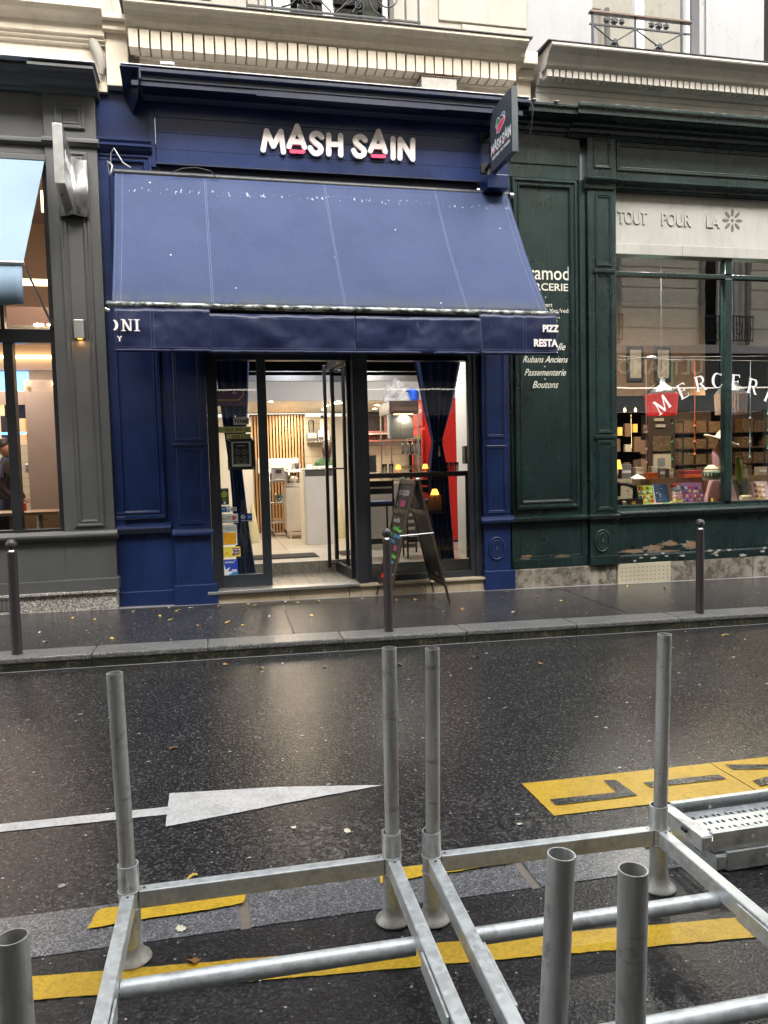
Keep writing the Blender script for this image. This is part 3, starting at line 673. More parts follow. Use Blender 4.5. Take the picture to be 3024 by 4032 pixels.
# interior of grey shop
gi = [('back_wall','shop_wall_warm',(-9,-1.4,13.4,13.45,.2,6)),('side_wall','taupe_wall',(-1.72,-1.66,9.75,13.4,.2,6)),('shop_floor','floor_tile',(-9,-1.66,9.62,13.4,.30,.34)),
      ('ceiling','taupe_wall',(-9,-1.72,9.7,13.4,5.6,5.65)),('mezzanine_front','taupe_wall',(-9,-1.73,11.4,11.5,3.05,3.9)),('soffit','wall_white',(-9,-1.73,10.3,13.4,3.42,3.46))]
for nme, mt, b in gi: box(nme, mt, gsn, *b, bev=0)
box('partition', 'taupe_wall', gsn, -2.35,-1.74,10.9,11.0,.34,2.86,.003)
box('partition_header', 'taupe_wall', gsn, -9,-2.36,10.95,11.0,2.55,2.72,.003)
box('cove_light', 'cove_glow', gsn, -9,-1.76,11.34,11.39,3.20,3.24,0)
box('cove_light', 'cove_glow', gsn, -2.04,-1.80,10.99,11.02,5.05,5.32,0)
box('cove_light', 'cove_glow', gsn, -2.36,-1.76,10.99,11.02,4.10,4.18,0)
box('cove_light', 'cove_glow', gsn, -9,-2.40,13.3,13.34,2.74,2.78,0)
box('tiled_wall', 'wall_tile', gsn, -9,-2.1,13.3,13.38,.34,2.1,0)
m = MB(); m.box(-9,-2.37,11.9,11.95,2.20,2.23); m.build('blue_reflection_strip', 'blue_reflection', gsn)  # blue reflection in the glass, built as a glowing strip
for px_ in (-3.1, -2.62): box('blue_reflection_box', 'blue_reflection', gsn, px_-.2,px_+.2,11.52,11.54,3.0-.27,3.04,0)  # more of the reflected blue, as glowing boxes
box('dark_post', 'wood_dark', gsn, -3.02,-2.82,12.4,12.5,.34,2.5)
box('counter_screen', 'black', gsn, -2.84,-2.55,11.9,12.0,2.43,2.62)
for a in (-1.95,-1.80): MB().lathe([(.0,0),(.05,0),(.055,.012)], (a,9.98,3.405), 14).build('ceiling_spot', 'spot_glow', gsn)
for a in (-2.32,-1.98): MB().lathe([(.0,0),(.018,0),(.022,.03)], (a,10.85,2.79), 10).build('small_spot', 'small_bulb', gsn)
def spotlamp(x, y, z, e, col=(1,.84,.70), size=.25, parent=None, rot=(0,0,0)):
    l = D.lights.new('lamp_light', 'AREA'); l.energy = e; l.size = size; l.color = col; l.shape = 'DISK'
    o = D.objects.new('lamp_light', l); COL.objects.link(o); o.location = (x,y,z); o.rotation_euler = rot
    if parent: o.parent = parent
    return o
spotlamp(-2.6, 10.4, 3.35, 5.5, parent=gsn); spotlamp(-3.2, 12.3, 3.3, 11, (1,.80,.58), parent=gsn); spotlamp(-2.2, 10.4, 5.5, 7, (1,.66,.58), parent=gsn)
spotlamp(-4.5, 10.8, 3.3, 6, parent=gsn)
# table, banquette, menu
tb = thing('cafe_table', 'wooden cafe table with steel column behind the left shop window', 'table', (-2.1,10.2,.34))
MB().box(-.75,.28,-.33,.33,.80,.84).build('tabletop', 'table_wood', tb, .006)
MB().lathe([(.19,0),(.19,.01),(.04,.03),(.035,.79),(.12,.80)], (0,0,0), 18).build('column', 'stainless', tb)
m = MB()
for xx in (.10,-.42): m.tube([(xx,-.31,.80),(xx,-.31,.76),(xx+.02,-.31,.745),(xx+.05,-.31,.75),(xx+.06,-.31,.77)], .005, 6)
m.build('bag_hooks', 'iron', tb)
bq = thing('banquette', 'tan buttoned leather banquette behind the cafe table', 'bench', (-2.1,10.75,.34))
m = MB(); m.box(-.32,.36,-.06,.08,.35,.80); m.build('backrest', 'leather_tan', bq, .03); MB().box(-.32,.36,-.45,-.06,.0,.38).build('seat', 'leather_tan', bq, .03)
for i in range(4): MB().lathe([(0,0),(.015,.004),(.0,.008)], (0,0,0), 8, Matrix.Translation((-.22+.16*i,-.063,.62)) @ Matrix.Rotation(PI/2,4,'X')).build('button', 'wood_brown', bq)
bq2 = thing('cafe_chair', 'dark upholstered chair at the far left of the lit shop window', 'chair', (-2.75,10.45,.34))
MB().box(-.2,.2,.15,.22,.4,.84).build('backrest', 'mat_black', bq2, .02); MB().box(-.2,.2,-.2,.16,.38,.45).build('seat', 'mat_black', bq2, .02)
for sx in (-.17,.17):
    for sy in (-.17,.17): MB().box(sx-.015,sx+.015,sy-.015,sy+.015,0,.38).build('leg', 'black_metal', bq2)
rb = thing('red_box', 'small red box with white top on the cafe table', 'box', (-2.33,10.35,1.18))
MB().box(-.045,.045,-.04,.04,0,.09).build('carton', 'red_plastic', rb, .003); MB().box(-.04,.04,-.035,.035,.092,.105).build('lid', 'sheet_paper', rb)
pm = thing('menu_poster', 'small drink poster on the tiled wall of the lit cafe', 'poster', (-2.72,13.27,2.35))
MB().box(-.16,.16,0,.012,-.18,.18).build('sheet', 'st_orange', pm); MB().lathe([(.03,0),(.04,.09)], (0,-.012,-.04), 12, Matrix.Diagonal((1,.1,1,1))).build('picture', 'st_yellow', pm)
td = thing('towel_dispenser', 'grey wall dispenser on the tiled wall of the lit cafe', 'dispenser', (-2.72,13.25,1.72))
MB().box(-.17,.17,-.08,0,-.07,.07).build('housing', 'brushed', td, .01); MB().box(-.10,.03,-.09,-.078,-.04,.03).build('front_plate', 'sheet_paper', td)

# awning of grey shop (pale blue)
ga = thing('pale_blue_awning', 'pale blue fabric awning with straight valance at the left edge', 'awning')
m = MB(); m.add([(-9,9.38,5.12),(-1.68,9.38,5.12),(-1.80,8.62,3.80),(-9,8.62,3.80)], [(0,1,2,3)]); m.build('canopy', 'pale_awning', ga, 0, .004)
m = MB(); vs = []
k = 60
for i in range(k+1):
    xx = -6+4.19*i/k
    for j, z in enumerate((3.775, 3.57, 3.37)): vs.append((xx, 8.60+.008*j*math.sin(i*.9), z+.004*math.sin(i*1.3)*j))
m.add(vs, [(3*i+j,3*i+3+j,3*i+4+j,3*i+1+j) for i in range(k) for j in range(2)], True); m.build('valance', 'pale_awning', ga, 0, .003)
m = MB(); m.tube([(-9,8.60,3.79),(-1.79,8.60,3.79)], .022, 12); m.build('front_bar', 'brushed', ga)
m = MB(); m.tube([(-1.80,8.62,3.785),(-1.745,9.0,3.55),(-1.70,9.44,3.30)], .013, 8); m.build('folding_arm', 'brushed', ga)
MB().box(-9,-1.67,9.36,9.44,5.10,5.17).build('wall_roller', 'grey_paint', ga, .01)

# ================================================================== BLUE SHOPFRONT (middle)
bs = thing('blue_shopfront', 'dark blue painted wooden restaurant front with raised letters', 'shopfront')
BP = 'blue_paint'
# cornice
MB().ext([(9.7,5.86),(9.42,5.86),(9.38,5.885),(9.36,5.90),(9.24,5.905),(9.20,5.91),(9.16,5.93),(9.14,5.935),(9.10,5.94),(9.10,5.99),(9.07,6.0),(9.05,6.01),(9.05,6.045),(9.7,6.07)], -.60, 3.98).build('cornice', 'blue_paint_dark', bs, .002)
MB().box(-.80,3.97,9.05,9.7,6.072,6.082).build('lead_flashing', 'zinc_edge', bs)
MB().ext([(9.20,5.885),(9.115,5.885),(9.115,5.937),(9.20,5.937)], -.70, .66).build('cornice_strip', 'blue_paint_dark', bs)
MB().ext([(9.20,5.87),(9.11,5.87),(9.11,5.937),(9.20,5.937)], .66, 2.90).build('cornice_strip', 'blue_paint_dark', bs)
MB().ext([(9.20,5.88),(9.112,5.88),(9.112,5.937),(9.20,5.937)], 2.90, 3.90).build('cornice_strip', 'blue_paint_dark', bs)
m = MB(); m.add([(-.80,9.05,6.05),(-.60,9.05,6.05),(-.60,9.05,5.93),(-.64,9.25,5.80),(-.72,9.5,5.74),(-.80,9.5,5.9)], [(0,1,2,3,4,5)]); m.build('cornice_return', 'blue_paint_dark', bs, 0, .03)
box('side_board', BP, bs, -1.125,-.51,9.50,9.7,5.42,5.98)
box('corner_board', BP, bs, -.55,-.49,9.46,9.7,5.14,5.88)
for i, (a, b) in enumerate(((5.185,5.34),(5.342,5.53),(5.532,5.70),(5.702,5.88))):
    box('fascia_plank', BP, bs, -.48,3.60,9.448-.0015*(i%2),9.7,a,b,.003)
box('fascia_end_board', BP, bs, 3.60,3.82,9.40,9.7,5.03,5.90)
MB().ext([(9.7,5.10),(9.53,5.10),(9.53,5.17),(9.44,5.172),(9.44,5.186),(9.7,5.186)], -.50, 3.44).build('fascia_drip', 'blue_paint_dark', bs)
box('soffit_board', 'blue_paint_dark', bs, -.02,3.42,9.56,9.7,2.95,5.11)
for a, b in ((.36,.62),(1.0,1.3),(2.2,2.5),(3.0,3.25)): panel_frame(bs, a,b,4.80,5.03,9.558,BP,.03,.012)
# left bay
box('wall_board', BP, bs, -1.125,-.45,9.50,9.7,.20,5.42)
MB().ext([(9.52,5.27),(9.46,5.27),(9.42,5.30),(9.40,5.33),(9.39,5.335),(9.39,5.36),(9.42,5.37),(9.40,5.40),(9.40,5.42),(9.52,5.43)], -1.13, -.53).build('cap_moulding', BP, bs)
panel_frame(bs, -1.30,-.545,1.07,5.27,9.50,BP,.10,.045)
box('stile', BP, bs, -1.128,-1.02,9.47,9.52,1.0,5.26,.004)
MB().ext([(9.52,.90),(9.44,.90),(9.42,.93),(9.40,.96),(9.41,.99),(9.44,1.0),(9.52,1.02)], -1.13, -.50).build('dado_rail', BP, bs)
box('plinth', BP, bs, -1.12,-.47,9.44,9.7,-.1,.215,.01)
# left pilaster (splayed corner)
box('pilaster', BP, bs, -.46,-.03,9.42,9.7,.27,5.05,.004)
for a, b in ((1.98,4.9),(.99,1.90)): panel_frame(bs, -.40,-.09,a,b,9.42,BP,.045,.014)
MB().ext([(9.44,.86),(9.36,.86),(9.355,.88),(9.38,.89),(9.395,.93),(9.44,.94)], -.485, -.005).build('pilaster_rail', BP, bs)
MB().ext([(9.44,1.92),(9.40,1.92),(9.39,1.94),(9.40,1.96),(9.44,1.96)], -.45, -.04).build('pilaster_rail', BP, bs)
box('pilaster_base', BP, bs, -.49,.02,9.36,9.7,-.1,.27,.01)
# right pilaster
box('pilaster', BP, bs, 3.42,3.78,9.42,9.7,.22,5.05,.004)
for a, b in ((1.95,4.6),(.97,1.85),(4.72,4.97)): panel_frame(bs, 3.46,3.73,a,b,9.42,BP,.04,.014)
MB().ext([(9.44,.85),(9.35,.85),(9.34,.87),(9.34,.885),(9.38,.90),(9.39,.93),(9.44,.93)], 3.37, 3.82).build('pilaster_rail', BP, bs)
box('pilaster_base', BP, bs, 3.40,3.82,9.36,9.7,-.1,.225,.01)
box('console', BP, bs, 3.44,3.72,9.14,9.44,5.00,5.17,.01)
# glazed front, anthracite
A = 'anthracite'
def bars(name, rects, mat, parent, y0, y1, bev=.004):
    m = MB()
    for r in rects: m.box(r[0], r[1], y0, y1, r[2], r[3])
    return m.build(name, mat, parent, bev)
bars('jamb', [(-.0285,.0495,.175,5.0)], A, bs, 9.50, 9.68)
sl = bars('sidelight_frame', [(.05,.10,.18,3.3),(.575,.685,.18,3.3),(.10,.575,.18,.335),(.10,.575,3.2,3.3)], A, bs, 9.54, 9.60)
MB().quad((.10,9.565,.335),(.575,9.565,.335),(.575,9.565,3.2),(.10,9.565,3.2)).build('pane', 'glass', sl)
bars('jamb', [(1.745,1.8865,.15,3.3)], A, bs, 9.47, 9.66)
wf = bars('window_frame', [(1.887,1.945,.15,3.3),(3.265,3.33,.15,3.3),(1.945,3.265,.15,.225),(1.945,3.265,3.2,3.3)], A, bs, 9.52, 9.60)
bars('jamb', [(3.3305,3.42,.15,3.3)], A, bs, 9.50, 9.64)
MB().quad((1.945,9.56,.225),(3.265,9.56,.225),(3.265,9.56,3.2),(1.945,9.56,3.2)).build('pane', 'glass', wf)
box('lintel', A, bs, -.02,3.42,9.50,9.66,3.3,3.5)
# open door leaf, folded inwards
h0, h1 = Vector((1.725,9.64,0)), Vector((1.655,10.58,0)); dv = (h1-h0); L = dv.length; ang = math.atan2(dv.y, dv.x)
mxl = Matrix.Translation(h0) @ Matrix.Rotation(ang,4,'Z')
lf = MB()
for (a,b,c,d) in ((0,.05,.19,3.02),(L-.05,L,.19,3.02),(.05,L-.05,.19,.31),(.05,L-.05,2.93,3.02)): lf.box(a,b,-.025,.025,c,d,mxl)
door = lf.build('door', 'black_metal', bs, .003)
g = MB(); g.add([mxl @ Vector(p) for p in ((.05,0,.31),(L-.05,0,.31),(L-.05,0,2.93),(.05,0,2.93))], [(0,1,2,3)]); g.build('pane', 'glass', door)
hm = MB(); hp = mxl @ Vector((L-.14,.13,0))
hm.box(hp.x-.022,hp.x+.022,hp.y-.022,hp.y+.022,.24,3.0)
hm.build('pull_handle', 'black_metal', door, .006)
hb = MB()
for z in (.30,1.6,2.93): hb.tube([(hp.x,hp.y,z), tuple(mxl @ Vector((L-.14,0,z)))], .012, 8)
hb.build('handle_bracket', 'black_metal', door)
bars('door_track', [(1.60,1.74,2.95,3.05)], 'black_metal', bs, 9.6, 10.6)
for z in (.42, 1.5, 2.6): MB().lathe([(.014,0),(.014,.09)], (1.742,9.66,z), 10).build('hinge', 'black_metal', door)
# threshold
box('tread_strip', 'tread_metal', bs, -.10,1.745,9.35,9.54,.135,.172,.003)
m = MB()
for i in range(74):
    x = -.085+i*.0245; s = 1 if (i//4)%2 else -1
    m.add([(x-.008-.01*s,9.349,.142),(x-.003-.01*s,9.349,.142),(x+.008+.01*s,9.349,.165),(x+.003+.01*s,9.349,.165),(x-.008-.01*s,9.345,.142),(x-.003-.01*s,9.345,.142),(x+.008+.01*s,9.345,.165),(x+.003+.01*s,9.345,.165)], [(4,5,6,7),(0,4,7,3),(1,2,6,5),(0,1,5,4),(3,7,6,2)])
o = m.build('tread_ribs', 'brushed', bs); o['kind'] = 'stuff'
for a, b in ((.0,.88),(.882,1.62),(1.622,2.6),(2.602,3.40)): box('stone_step', 'beige_stone', bs, a+.002,b-.002,9.40,9.6,-.1,.133 if b < 1.7 else .118,.008)
box('window_sill', 'beige_stone', bs, 1.75,3.41,9.365,9.53,.12,.146,.004)
box('threshold_bed', 'grout', bs, -.04,1.9,9.54,10.55,.10,.166,0)
tl = MB().box(-.0985,.0985,-.0985,.0985,0,.006).build('floor_tile', 'encaustic_tile', bs)
first = True
for i in range(10):
    for j in range(5):
        p = (.06+.2*i, 9.64+.2*j, .166)
        if first: tl.location = p; first = False
        else: dup(tl, p, rot=(0,0,random.choice((0,PI/2,PI))))
for i in range(4): box('riser_tile', 'marble', bs, -.1+.5*i+.003,.4+.5*i-.003,10.515,10.56,.172,.325,.002)
box('step_nosing', 'wall_white', bs, -.1,1.93,10.50,10.56,.325,.338,.002)
# interior
box('raised_floor', 'grout', bs, -.1,4.6,10.56,15.3,.2,.330,0)
box('raised_floor', 'grout', bs, 1.93,4.6,9.86,10.56,.2,.330,0)
box('floor_riser', 'wall_white', bs, 1.93,3.42,9.84,9.862,.10,.338,0)
ft = MB().box(-.2975,.2975,-.2975,.2975,0,.008).build('floor_slab', 'floor_tile', bs, .002); ft.location = (.2,10.862,.330)
for i in range(8):
    for j in range(8):
        if i or j: dup(ft, (.2+.6*i, 10.862+.6*j, .330))
ft2 = MB().box(-.2975,.2975,-.3465,.3465,0,.008).build('floor_slab', 'floor_tile', bs, .002); ft2.location = (2.24,10.21,.330)
for i in range(1, 3): dup(ft2, (2.24+.6*i,10.21,.330))
for nme, mt, b in (('back_wall','wall_white',(-.6,.77,15.0,15.1,.2,2.6)),('left_wall','wall_white',(-.65,-.55,9.7,15.1,.0,4.2)),('tiled_wall','wall_tile',(1.80,4.7,15.2,15.3,.2,2.6)),('slat_backing','dark_inside',(.75,1.84,15.24,15.3,.2,2.66)),
        ('right_wall','wall_white',(3.44,4.6,9.62,10.58,.0,4.2)),('right_wall','wall_white',(4.45,4.6,10.58,15.3,.2,4.2)),('ceiling','ceiling_white',(-.6,4.6,12.22,15.3,2.685,2.745)),('bulkhead','wall_white',(-.6,4.6,12.15,12.22,2.665,2.972)),
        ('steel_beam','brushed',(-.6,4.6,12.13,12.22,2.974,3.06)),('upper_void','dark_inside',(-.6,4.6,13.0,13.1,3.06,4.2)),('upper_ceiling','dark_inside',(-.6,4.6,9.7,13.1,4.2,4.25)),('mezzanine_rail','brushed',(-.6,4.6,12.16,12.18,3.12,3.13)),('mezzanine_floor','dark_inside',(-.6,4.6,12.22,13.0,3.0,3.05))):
    box(nme, mt, bs, *b, bev=0)
sm = MB().box(-.0185,.0185,15.20,15.24,.34,2.64).build('wall_slat', 'oak_slat', bs, .002); sm.location = (.79,0,0)
for i in range(1, 18): dup(sm, (.79+i*.0605, random.uniform(-.001,.001), 0))
for i, (a, b) in enumerate(((.96,12.45),(.90,13.3),(2.09,14.37),(2.45,14.9),(2.03,12.55),(2.0,13.4),(2.9,13.4),(3.05,14.3))):
    c = MB().lathe([(.0,-.006),(.024,-.006),(.034,-.003),(.036,.0)], (a,b,2.684), 16).build('ceiling_spot', 'spot_glow', bs)
for a, b, e in ((1.0,12.6,5),(1.0,14.0,5),(2.2,13.0,5),(2.8,14.4,6),(1.5,14.8,5),(3.3,13.0,4)): spotlamp(a, b, 2.67, e, (1,.85,.66), .3, bs)
spotlamp(2.7, 10.6, 3.5, 9, (1,.92,.84), .3, bs); spotlamp(1.4, 10.2, 3.6, 7, (.95,.96,1), .5, bs)  # lamps without fixtures, added out of view; the first brightens the fridge

# hydrant-style oval covers on the pilasters
def oval(name, cx, cz, y, mat, label):
    t0 = thing(name, label, 'wall cover', (cx,y,cz))
    def ell(rx, rz_, yy, n=32): return [(rx*math.cos(2*PI*i/n), yy, rz_*math.sin(2*PI*i/n)) for i in range(n)]
    def loft(rings, nm, cap=True):
        m = MB(); n = 32; vs = sum(rings, []); fs = [(k*n+i,k*n+(i+1)%n,(k+1)*n+(i+1)%n,(k+1)*n+i) for k in range(len(rings)-1) for i in range(n)]
        m.add(vs, fs, True)
        if cap: m.add(rings[-1], [tuple(range(n))])
        return m.build(nm, mat, t0)
    loft([ell(.115,.155,0),ell(.115,.155,-.012),ell(.108,.148,-.018),ell(.095,.133,-.018),ell(.090,.128,-.008)], 'rim')
    loft([ell(.078,.115,-.008),ell(.076,.113,-.020),ell(.070,.106,-.022),ell(.060,.094,-.016)], 'lid')
    m = MB(); m.box(.085,.118,-.03,-.004,-.03,.03); m.build('hinge', mat, t0, .004)
    m = MB(); m.lathe([(.022,0),(.022,.012),(.014,.014),(.010,.006),(0,.006)], (0,0,0), 16, Matrix.Translation((0,-.014,0)) @ Matrix.Rotation(PI/2,4,'X')); m.build('lock', mat, t0)
    for k in range(9):
        a = math.radians(30+k*15); 
        m = MB(); m.box(-.003,.003,-.004,0,-.006,.006); 
        o = m.build('raised_mark', mat, t0); o.location = (.048*math.cos(a),-.015,.080*math.sin(a)); o2 = dup(o, (.048*math.cos(a),-.015,-.080*math.sin(a)))
    for k in range(8):
        a = 2*PI*k/8+.2; o = MB().lathe([(.005,0),(.003,.004),(0,.005)], (0,0,0), 8, Matrix.Rotation(PI/2,4,'X')).build('rivet', mat, t0); o.location = (.103*math.cos(a),-.017,.141*math.sin(a))
    return t0
oval('wall_cover', 3.585, .51, 9.419, 'blue_paint', 'oval cast iron cover painted blue low on the blue pilaster')
oval('wall_cover', 5.07, .545, 9.379, 'green_paint', 'oval cast iron cover painted green low on the green pilaster')

# ================================================================== SIGN LETTERS
LET = [('M',[[(0.739,5.389),(0.787,5.608),(0.860,5.439),(0.955,5.612),(0.978,5.378)]]),('A',[[(1.044,5.447),(1.15,5.686),(1.23,5.448)],[(1.081,5.505),(1.2,5.505)]]),
 ('S',[[(1.443,5.582),(1.405,5.614),(1.364,5.615),(1.328,5.59),(1.323,5.55),(1.361,5.511),(1.409,5.476),(1.43,5.438),(1.412,5.399),(1.37,5.381),(1.329,5.394),(1.297,5.439)]]),
 ('H',[[(1.527,5.609),(1.522,5.39)],[(1.672,5.612),(1.667,5.386)],[(1.527,5.502),(1.67,5.505)]]),
 ('S',[[(1.976,5.582),(1.937,5.613),(1.895,5.613),(1.857,5.588),(1.853,5.55),(1.892,5.512),(1.939,5.475),(1.959,5.438),(1.941,5.399),(1.9,5.383),(1.857,5.394),(1.824,5.443)]]),
 ('A',[[(2.035,5.456),(2.143,5.692),(2.222,5.458)],[(2.073,5.513),(2.194,5.513)]]),('I',[[(2.322,5.618),(2.318,5.39)]]),('N',[[(2.404,5.392),(2.413,5.616),(2.566,5.388),(2.573,5.614)]])]
BARS = [((1.069,5.389),(1.216,5.391)),((2.059,5.395),(2.207,5.396))]
def smooth_line(pts, n=3):
    if len(pts) < 6: return pts
    out = []
    for i in range(len(pts)-1):
        p0, p1, p2, p3 = (pts[max(0,min(len(pts)-1,k))] for k in (i-1,i,i+1,i+2))
        for j in range(n):
            t_ = j/n; a = []
            for d in (0,1): a.append(.5*((2*p1[d])+(-p0[d]+p2[d])*t_+(2*p0[d]-5*p1[d]+4*p2[d]-p3[d])*t_*t_+(-p0[d]+3*p1[d]-3*p2[d]+p3[d])*t_**3))
            out.append(tuple(a))
    out.append(pts[-1]); return out
def ribbon(m, pts, w, y0, y1, k=0, cap=8):   # flat stroke in XZ with round ends and joints, from y1 (back) to y0 (front)
    pts = smooth_line(pts); eps = .0003
    # joined outline: capsule per segment, each a hair prouder than the last so that no faces share a plane
    for i in range(len(pts)-1):
        a, b = Vector(pts[i]), Vector(pts[i+1]); d = (b-a).normalized(); nrm = Vector((-d.y, d.x)); A_ = math.atan2(nrm.y, nrm.x)
        poly = []
        for j in range(cap+1): t_ = A_+PI*j/cap; poly.append((a.x+w*math.cos(t_), a.y+w*math.sin(t_)))
        for j in range(cap+1): t_ = A_+PI+PI*j/cap; poly.append((b.x+w*math.cos(t_), b.y+w*math.sin(t_)))
        m.poly(poly, y0-eps*((i+k) % 60), y1)
    return m
ls = thing('fascia_lettering', 'raised rounded white letters MASH SAIN with two pink bars on the blue fascia', 'sign')
for ch, st in LET:
    m = MB()
    for k, s_ in enumerate(st): ribbon(m, s_, .031, 9.405, 9.44, (0,5,10)[k] if len(s_) < 6 else 0)
    m.build('letter', 'white_letter', ls, 0)
for a, b in BARS: ribbon(MB(), [a, b], .021, 9.400, 9.44).build('letter_bar', 'pink_letter', ls)

# projecting sign
ps = thing('projecting_sign', 'square dark grey projecting sign with fruit logo, side on to the street', 'sign')
box('sign_box', 'sign_grey', ps, 3.503,3.572,8.50,9.20,5.19,5.912,.004)
for z in (5.70, 5.32): MB().box(3.52,3.555,9.20,9.45,z,z+.035).build('bracket', 'black_metal', ps)
for z in (5.66, 5.28): MB().box(3.46,3.61,9.433,9.446,z,z+.12).build('fixing_plate', 'black_metal', ps, .002)
MB().box(3.50,3.575,8.494,8.502,5.186,5.916).build('edge_trim', 'sign_grey', ps, .002)
# face coordinates u along depth (0 far .. 1 near), v up (0..1); face plane X=3.503 looking left
def fm(u, v, k=0): return (3.503-.0012-.0006*k, 9.20-.70*u, 5.19+.722*v)
def facepoly(name, pts, mat, k, parent=ps):
    n = len(pts); m = MB(); m.add([fm(u,v,k) for u,v in pts], [tuple(range(n))]); return m.build(name, mat, parent)
def blob(cx, cy, rx, ry, a=0, n=18, e=1): return [(cx+rx*math.cos(t_)*math.cos(a)-ry*math.sin(t_)*math.sin(a), cy+rx*math.cos(t_)*math.sin(a)+ry*math.sin(t_)*math.cos(a)) for t_ in (2*PI*i/n for i in range(n))]
lg = lambda p: (.27+(p[0]-.22)/.52*.45, .52+(p[1]-.33)/.49*.25)
berry = [(.33,.36),(.29,.39),(.30,.46),(.35,.54),(.42,.60),(.50,.63),(.58,.62),(.66,.60),(.68,.64),(.71,.58),(.69,.50),(.60,.43),(.50,.37),(.42,.335)]
def grow(pts, d):
    cx = sum(p[0] for p in pts)/len(pts); cy = sum(p[1] for p in pts)/len(pts)
    return [(p[0]+(p[0]-cx)/math.dist(p,(cx,cy))*d, p[1]+(p[1]-cy)/math.dist(p,(cx,cy))*d) for p in pts]
_fp = facepoly
facepoly = lambda n_, pts, mt, k: _fp(n_, [lg(p) for p in pts], mt, k)
facepoly('logo_outline', grow(berry, .03), 'white_gloss', 1)
for (c, mt) in (((.36,.70,.07,.10,.3),'st_green'),((.30,.60,.055,.07,.4),'tc_teal')):
    facepoly('logo_outline', blob(c[0],c[1],c[2]+.025,c[3]+.025,c[4]), 'white_gloss', 0); facepoly('logo_leaf', blob(*c), mt, 2)
facepoly('logo_outline', blob(.60,.69,.135,.125,.2), 'white_gloss', 0)
facepoly('logo_petal', blob(.61,.69,.105,.095,.2), 'st_royal', 2); facepoly('logo_petal', blob(.57,.665,.10,.075,.2), 'white_gloss', 3); facepoly('logo_petal', blob(.53,.65,.105,.085,.2), 'black', 4)
facepoly('logo_outline', grow(berry, .022), 'white_gloss', 5); facepoly('logo_fruit', berry, 'pink_letter', 6); facepoly('logo_dot', blob(.37,.43,.018,.016), 'tc_lightpink', 7)
def ribbon_face(pts, w, k):
    m = MB(); pts = smooth_line(pts)
    for i in range(len(pts)-1):
        a, b = Vector(pts[i]), Vector(pts[i+1]); d = (b-a).normalized(); A_ = math.atan2(d.x, -d.y); pl_ = []
        for j in range(6): t_ = A_+PI*j/5; pl_.append((a.x+w*math.cos(t_), a.y+w*math.sin(t_)))
        for j in range(6): t_ = A_+PI+PI*j/5; pl_.append((b.x+w*math.cos(t_), b.y+w*math.sin(t_)))
        m.add([fm(u,v,k+i*.12) for u,v in pl_], [tuple(range(12))])
    return m
def nf(p): return (.04+(p[0]-.71)/(2.60-.71)*.92, .275+(p[1]-5.38)*.62)
for ch, st in LET:
    q = MB()
    for j_, s_ in enumerate(st): r2_ = ribbon_face([nf(p) for p in s_], .016, 2+j_*.6); q.add(r2_.v, r2_.f)
    q.build('letter', 'white_gloss', ps)
for a, b in BARS: ribbon_face([nf(a), nf(b)], .011, 4).build('letter_bar', 'pink_letter', ps)
text('100% FRAIS \u2022 FAIT MAISON', 'tagline', 'white_gloss', ps, .050, (3.5015, 9.14, 5.32), (PI/2,0,-PI/2), .0005, width=.56, bold=.001)

# grey fin sign and wall lamp
fs = thing('fin_sign', 'brushed metal fin sign on a flared plate, grey pilaster', 'sign')
m = MB()
vs = []
for k in range(9):
    u = k/8; x = -1.555+.325*u; y = 9.30-.10*abs(2*u-1)**0*(1-abs(2*u-1))**2
    y = 9.33-.11*(1-abs(2*u-1))**3
    vs += [(x,y,4.50),(x,y,5.12)]
m.add(vs, [(2*i,2*i+2,2*i+3,2*i+1) for i in range(8)], True); m.build('flared_plate', 'brushed', fs, 0, .012)
m = MB(); m.poly([(0,0)]*0 or [(-1.48,4.66),(-1.38,4.66),(-1.38,5.27),(-1.48,5.27)], 8.75, 8.78)
m = MB(); m.add([(-1.48,8.75,4.66),(-1.38,8.75,4.66),(-1.38,8.75,5.27),(-1.48,8.75,5.27),(-1.48,9.34,4.52),(-1.38,9.34,4.52),(-1.38,9.34,5.13),(-1.48,9.34,5.13)], [(0,1,2,3),(4,7,6,5),(0,4,5,1),(3,2,6,7),(0,3,7,4),(1,5,6,2)])
m.build('fin', 'brushed', fs, .004)
m = MB()
for i in range(9):
    y = 9.18-.042*i; z = 4.93+(.010*i)+random.uniform(-.02,.02); m.tube([(-1.3785,y,z-.05-.02*(i%3)),(-1.3785,y-.012*(i%2),z+.04)], .0035, 5)
m.build('fin_lettering', 'white_gloss', fs)
wl = thing('wall_lamp', 'small grey box wall lamp glowing downward on the grey pilaster', 'lamp', (-1.397,9.383,3.15))
MB().box(-.053,.053,-.085,0,0,.205).build('housing', 'brushed', wl, .003); MB().lathe([(0,-.004),(.026,-.004),(.03,0)], (0,-.042,0), 14).build('bulb', 'lamp_glow', wl)
spotlamp(0, -.042, -.012, .1, (1,.55,.25), .04, wl)
jb = thing('junction_box', 'grey metal junction box with loose cable above the blue cornice', 'box', (2.85,9.24,6.095))
MB().box(-.22,.22,-.08,.10,0,.175).build('housing', 'junction_grey', jb, .004); MB().box(-.23,.23,-.09,.10,.176,.186).build('lid', 'iron_brown', jb)
m = MB(); m.tube([(-.22,-.06,.12),(-.25,-.08,.10),(-.28,-.09,.05),(-.30,-.09,-.02)], .007, 6); m.build('loose_cable', 'cable', jb)
j2 = thing('bracket_box', 'small white broken bracket on the cornice left of the sign', 'bracket', (-.32,9.05,6.082))
MB().box(-.06,.09,0,.10,.02,.05).build('plate', 'white_paint', j2, .004); MB().box(-.04,.07,.02,.08,0,.02).build('foot', 'junction_grey', j2)
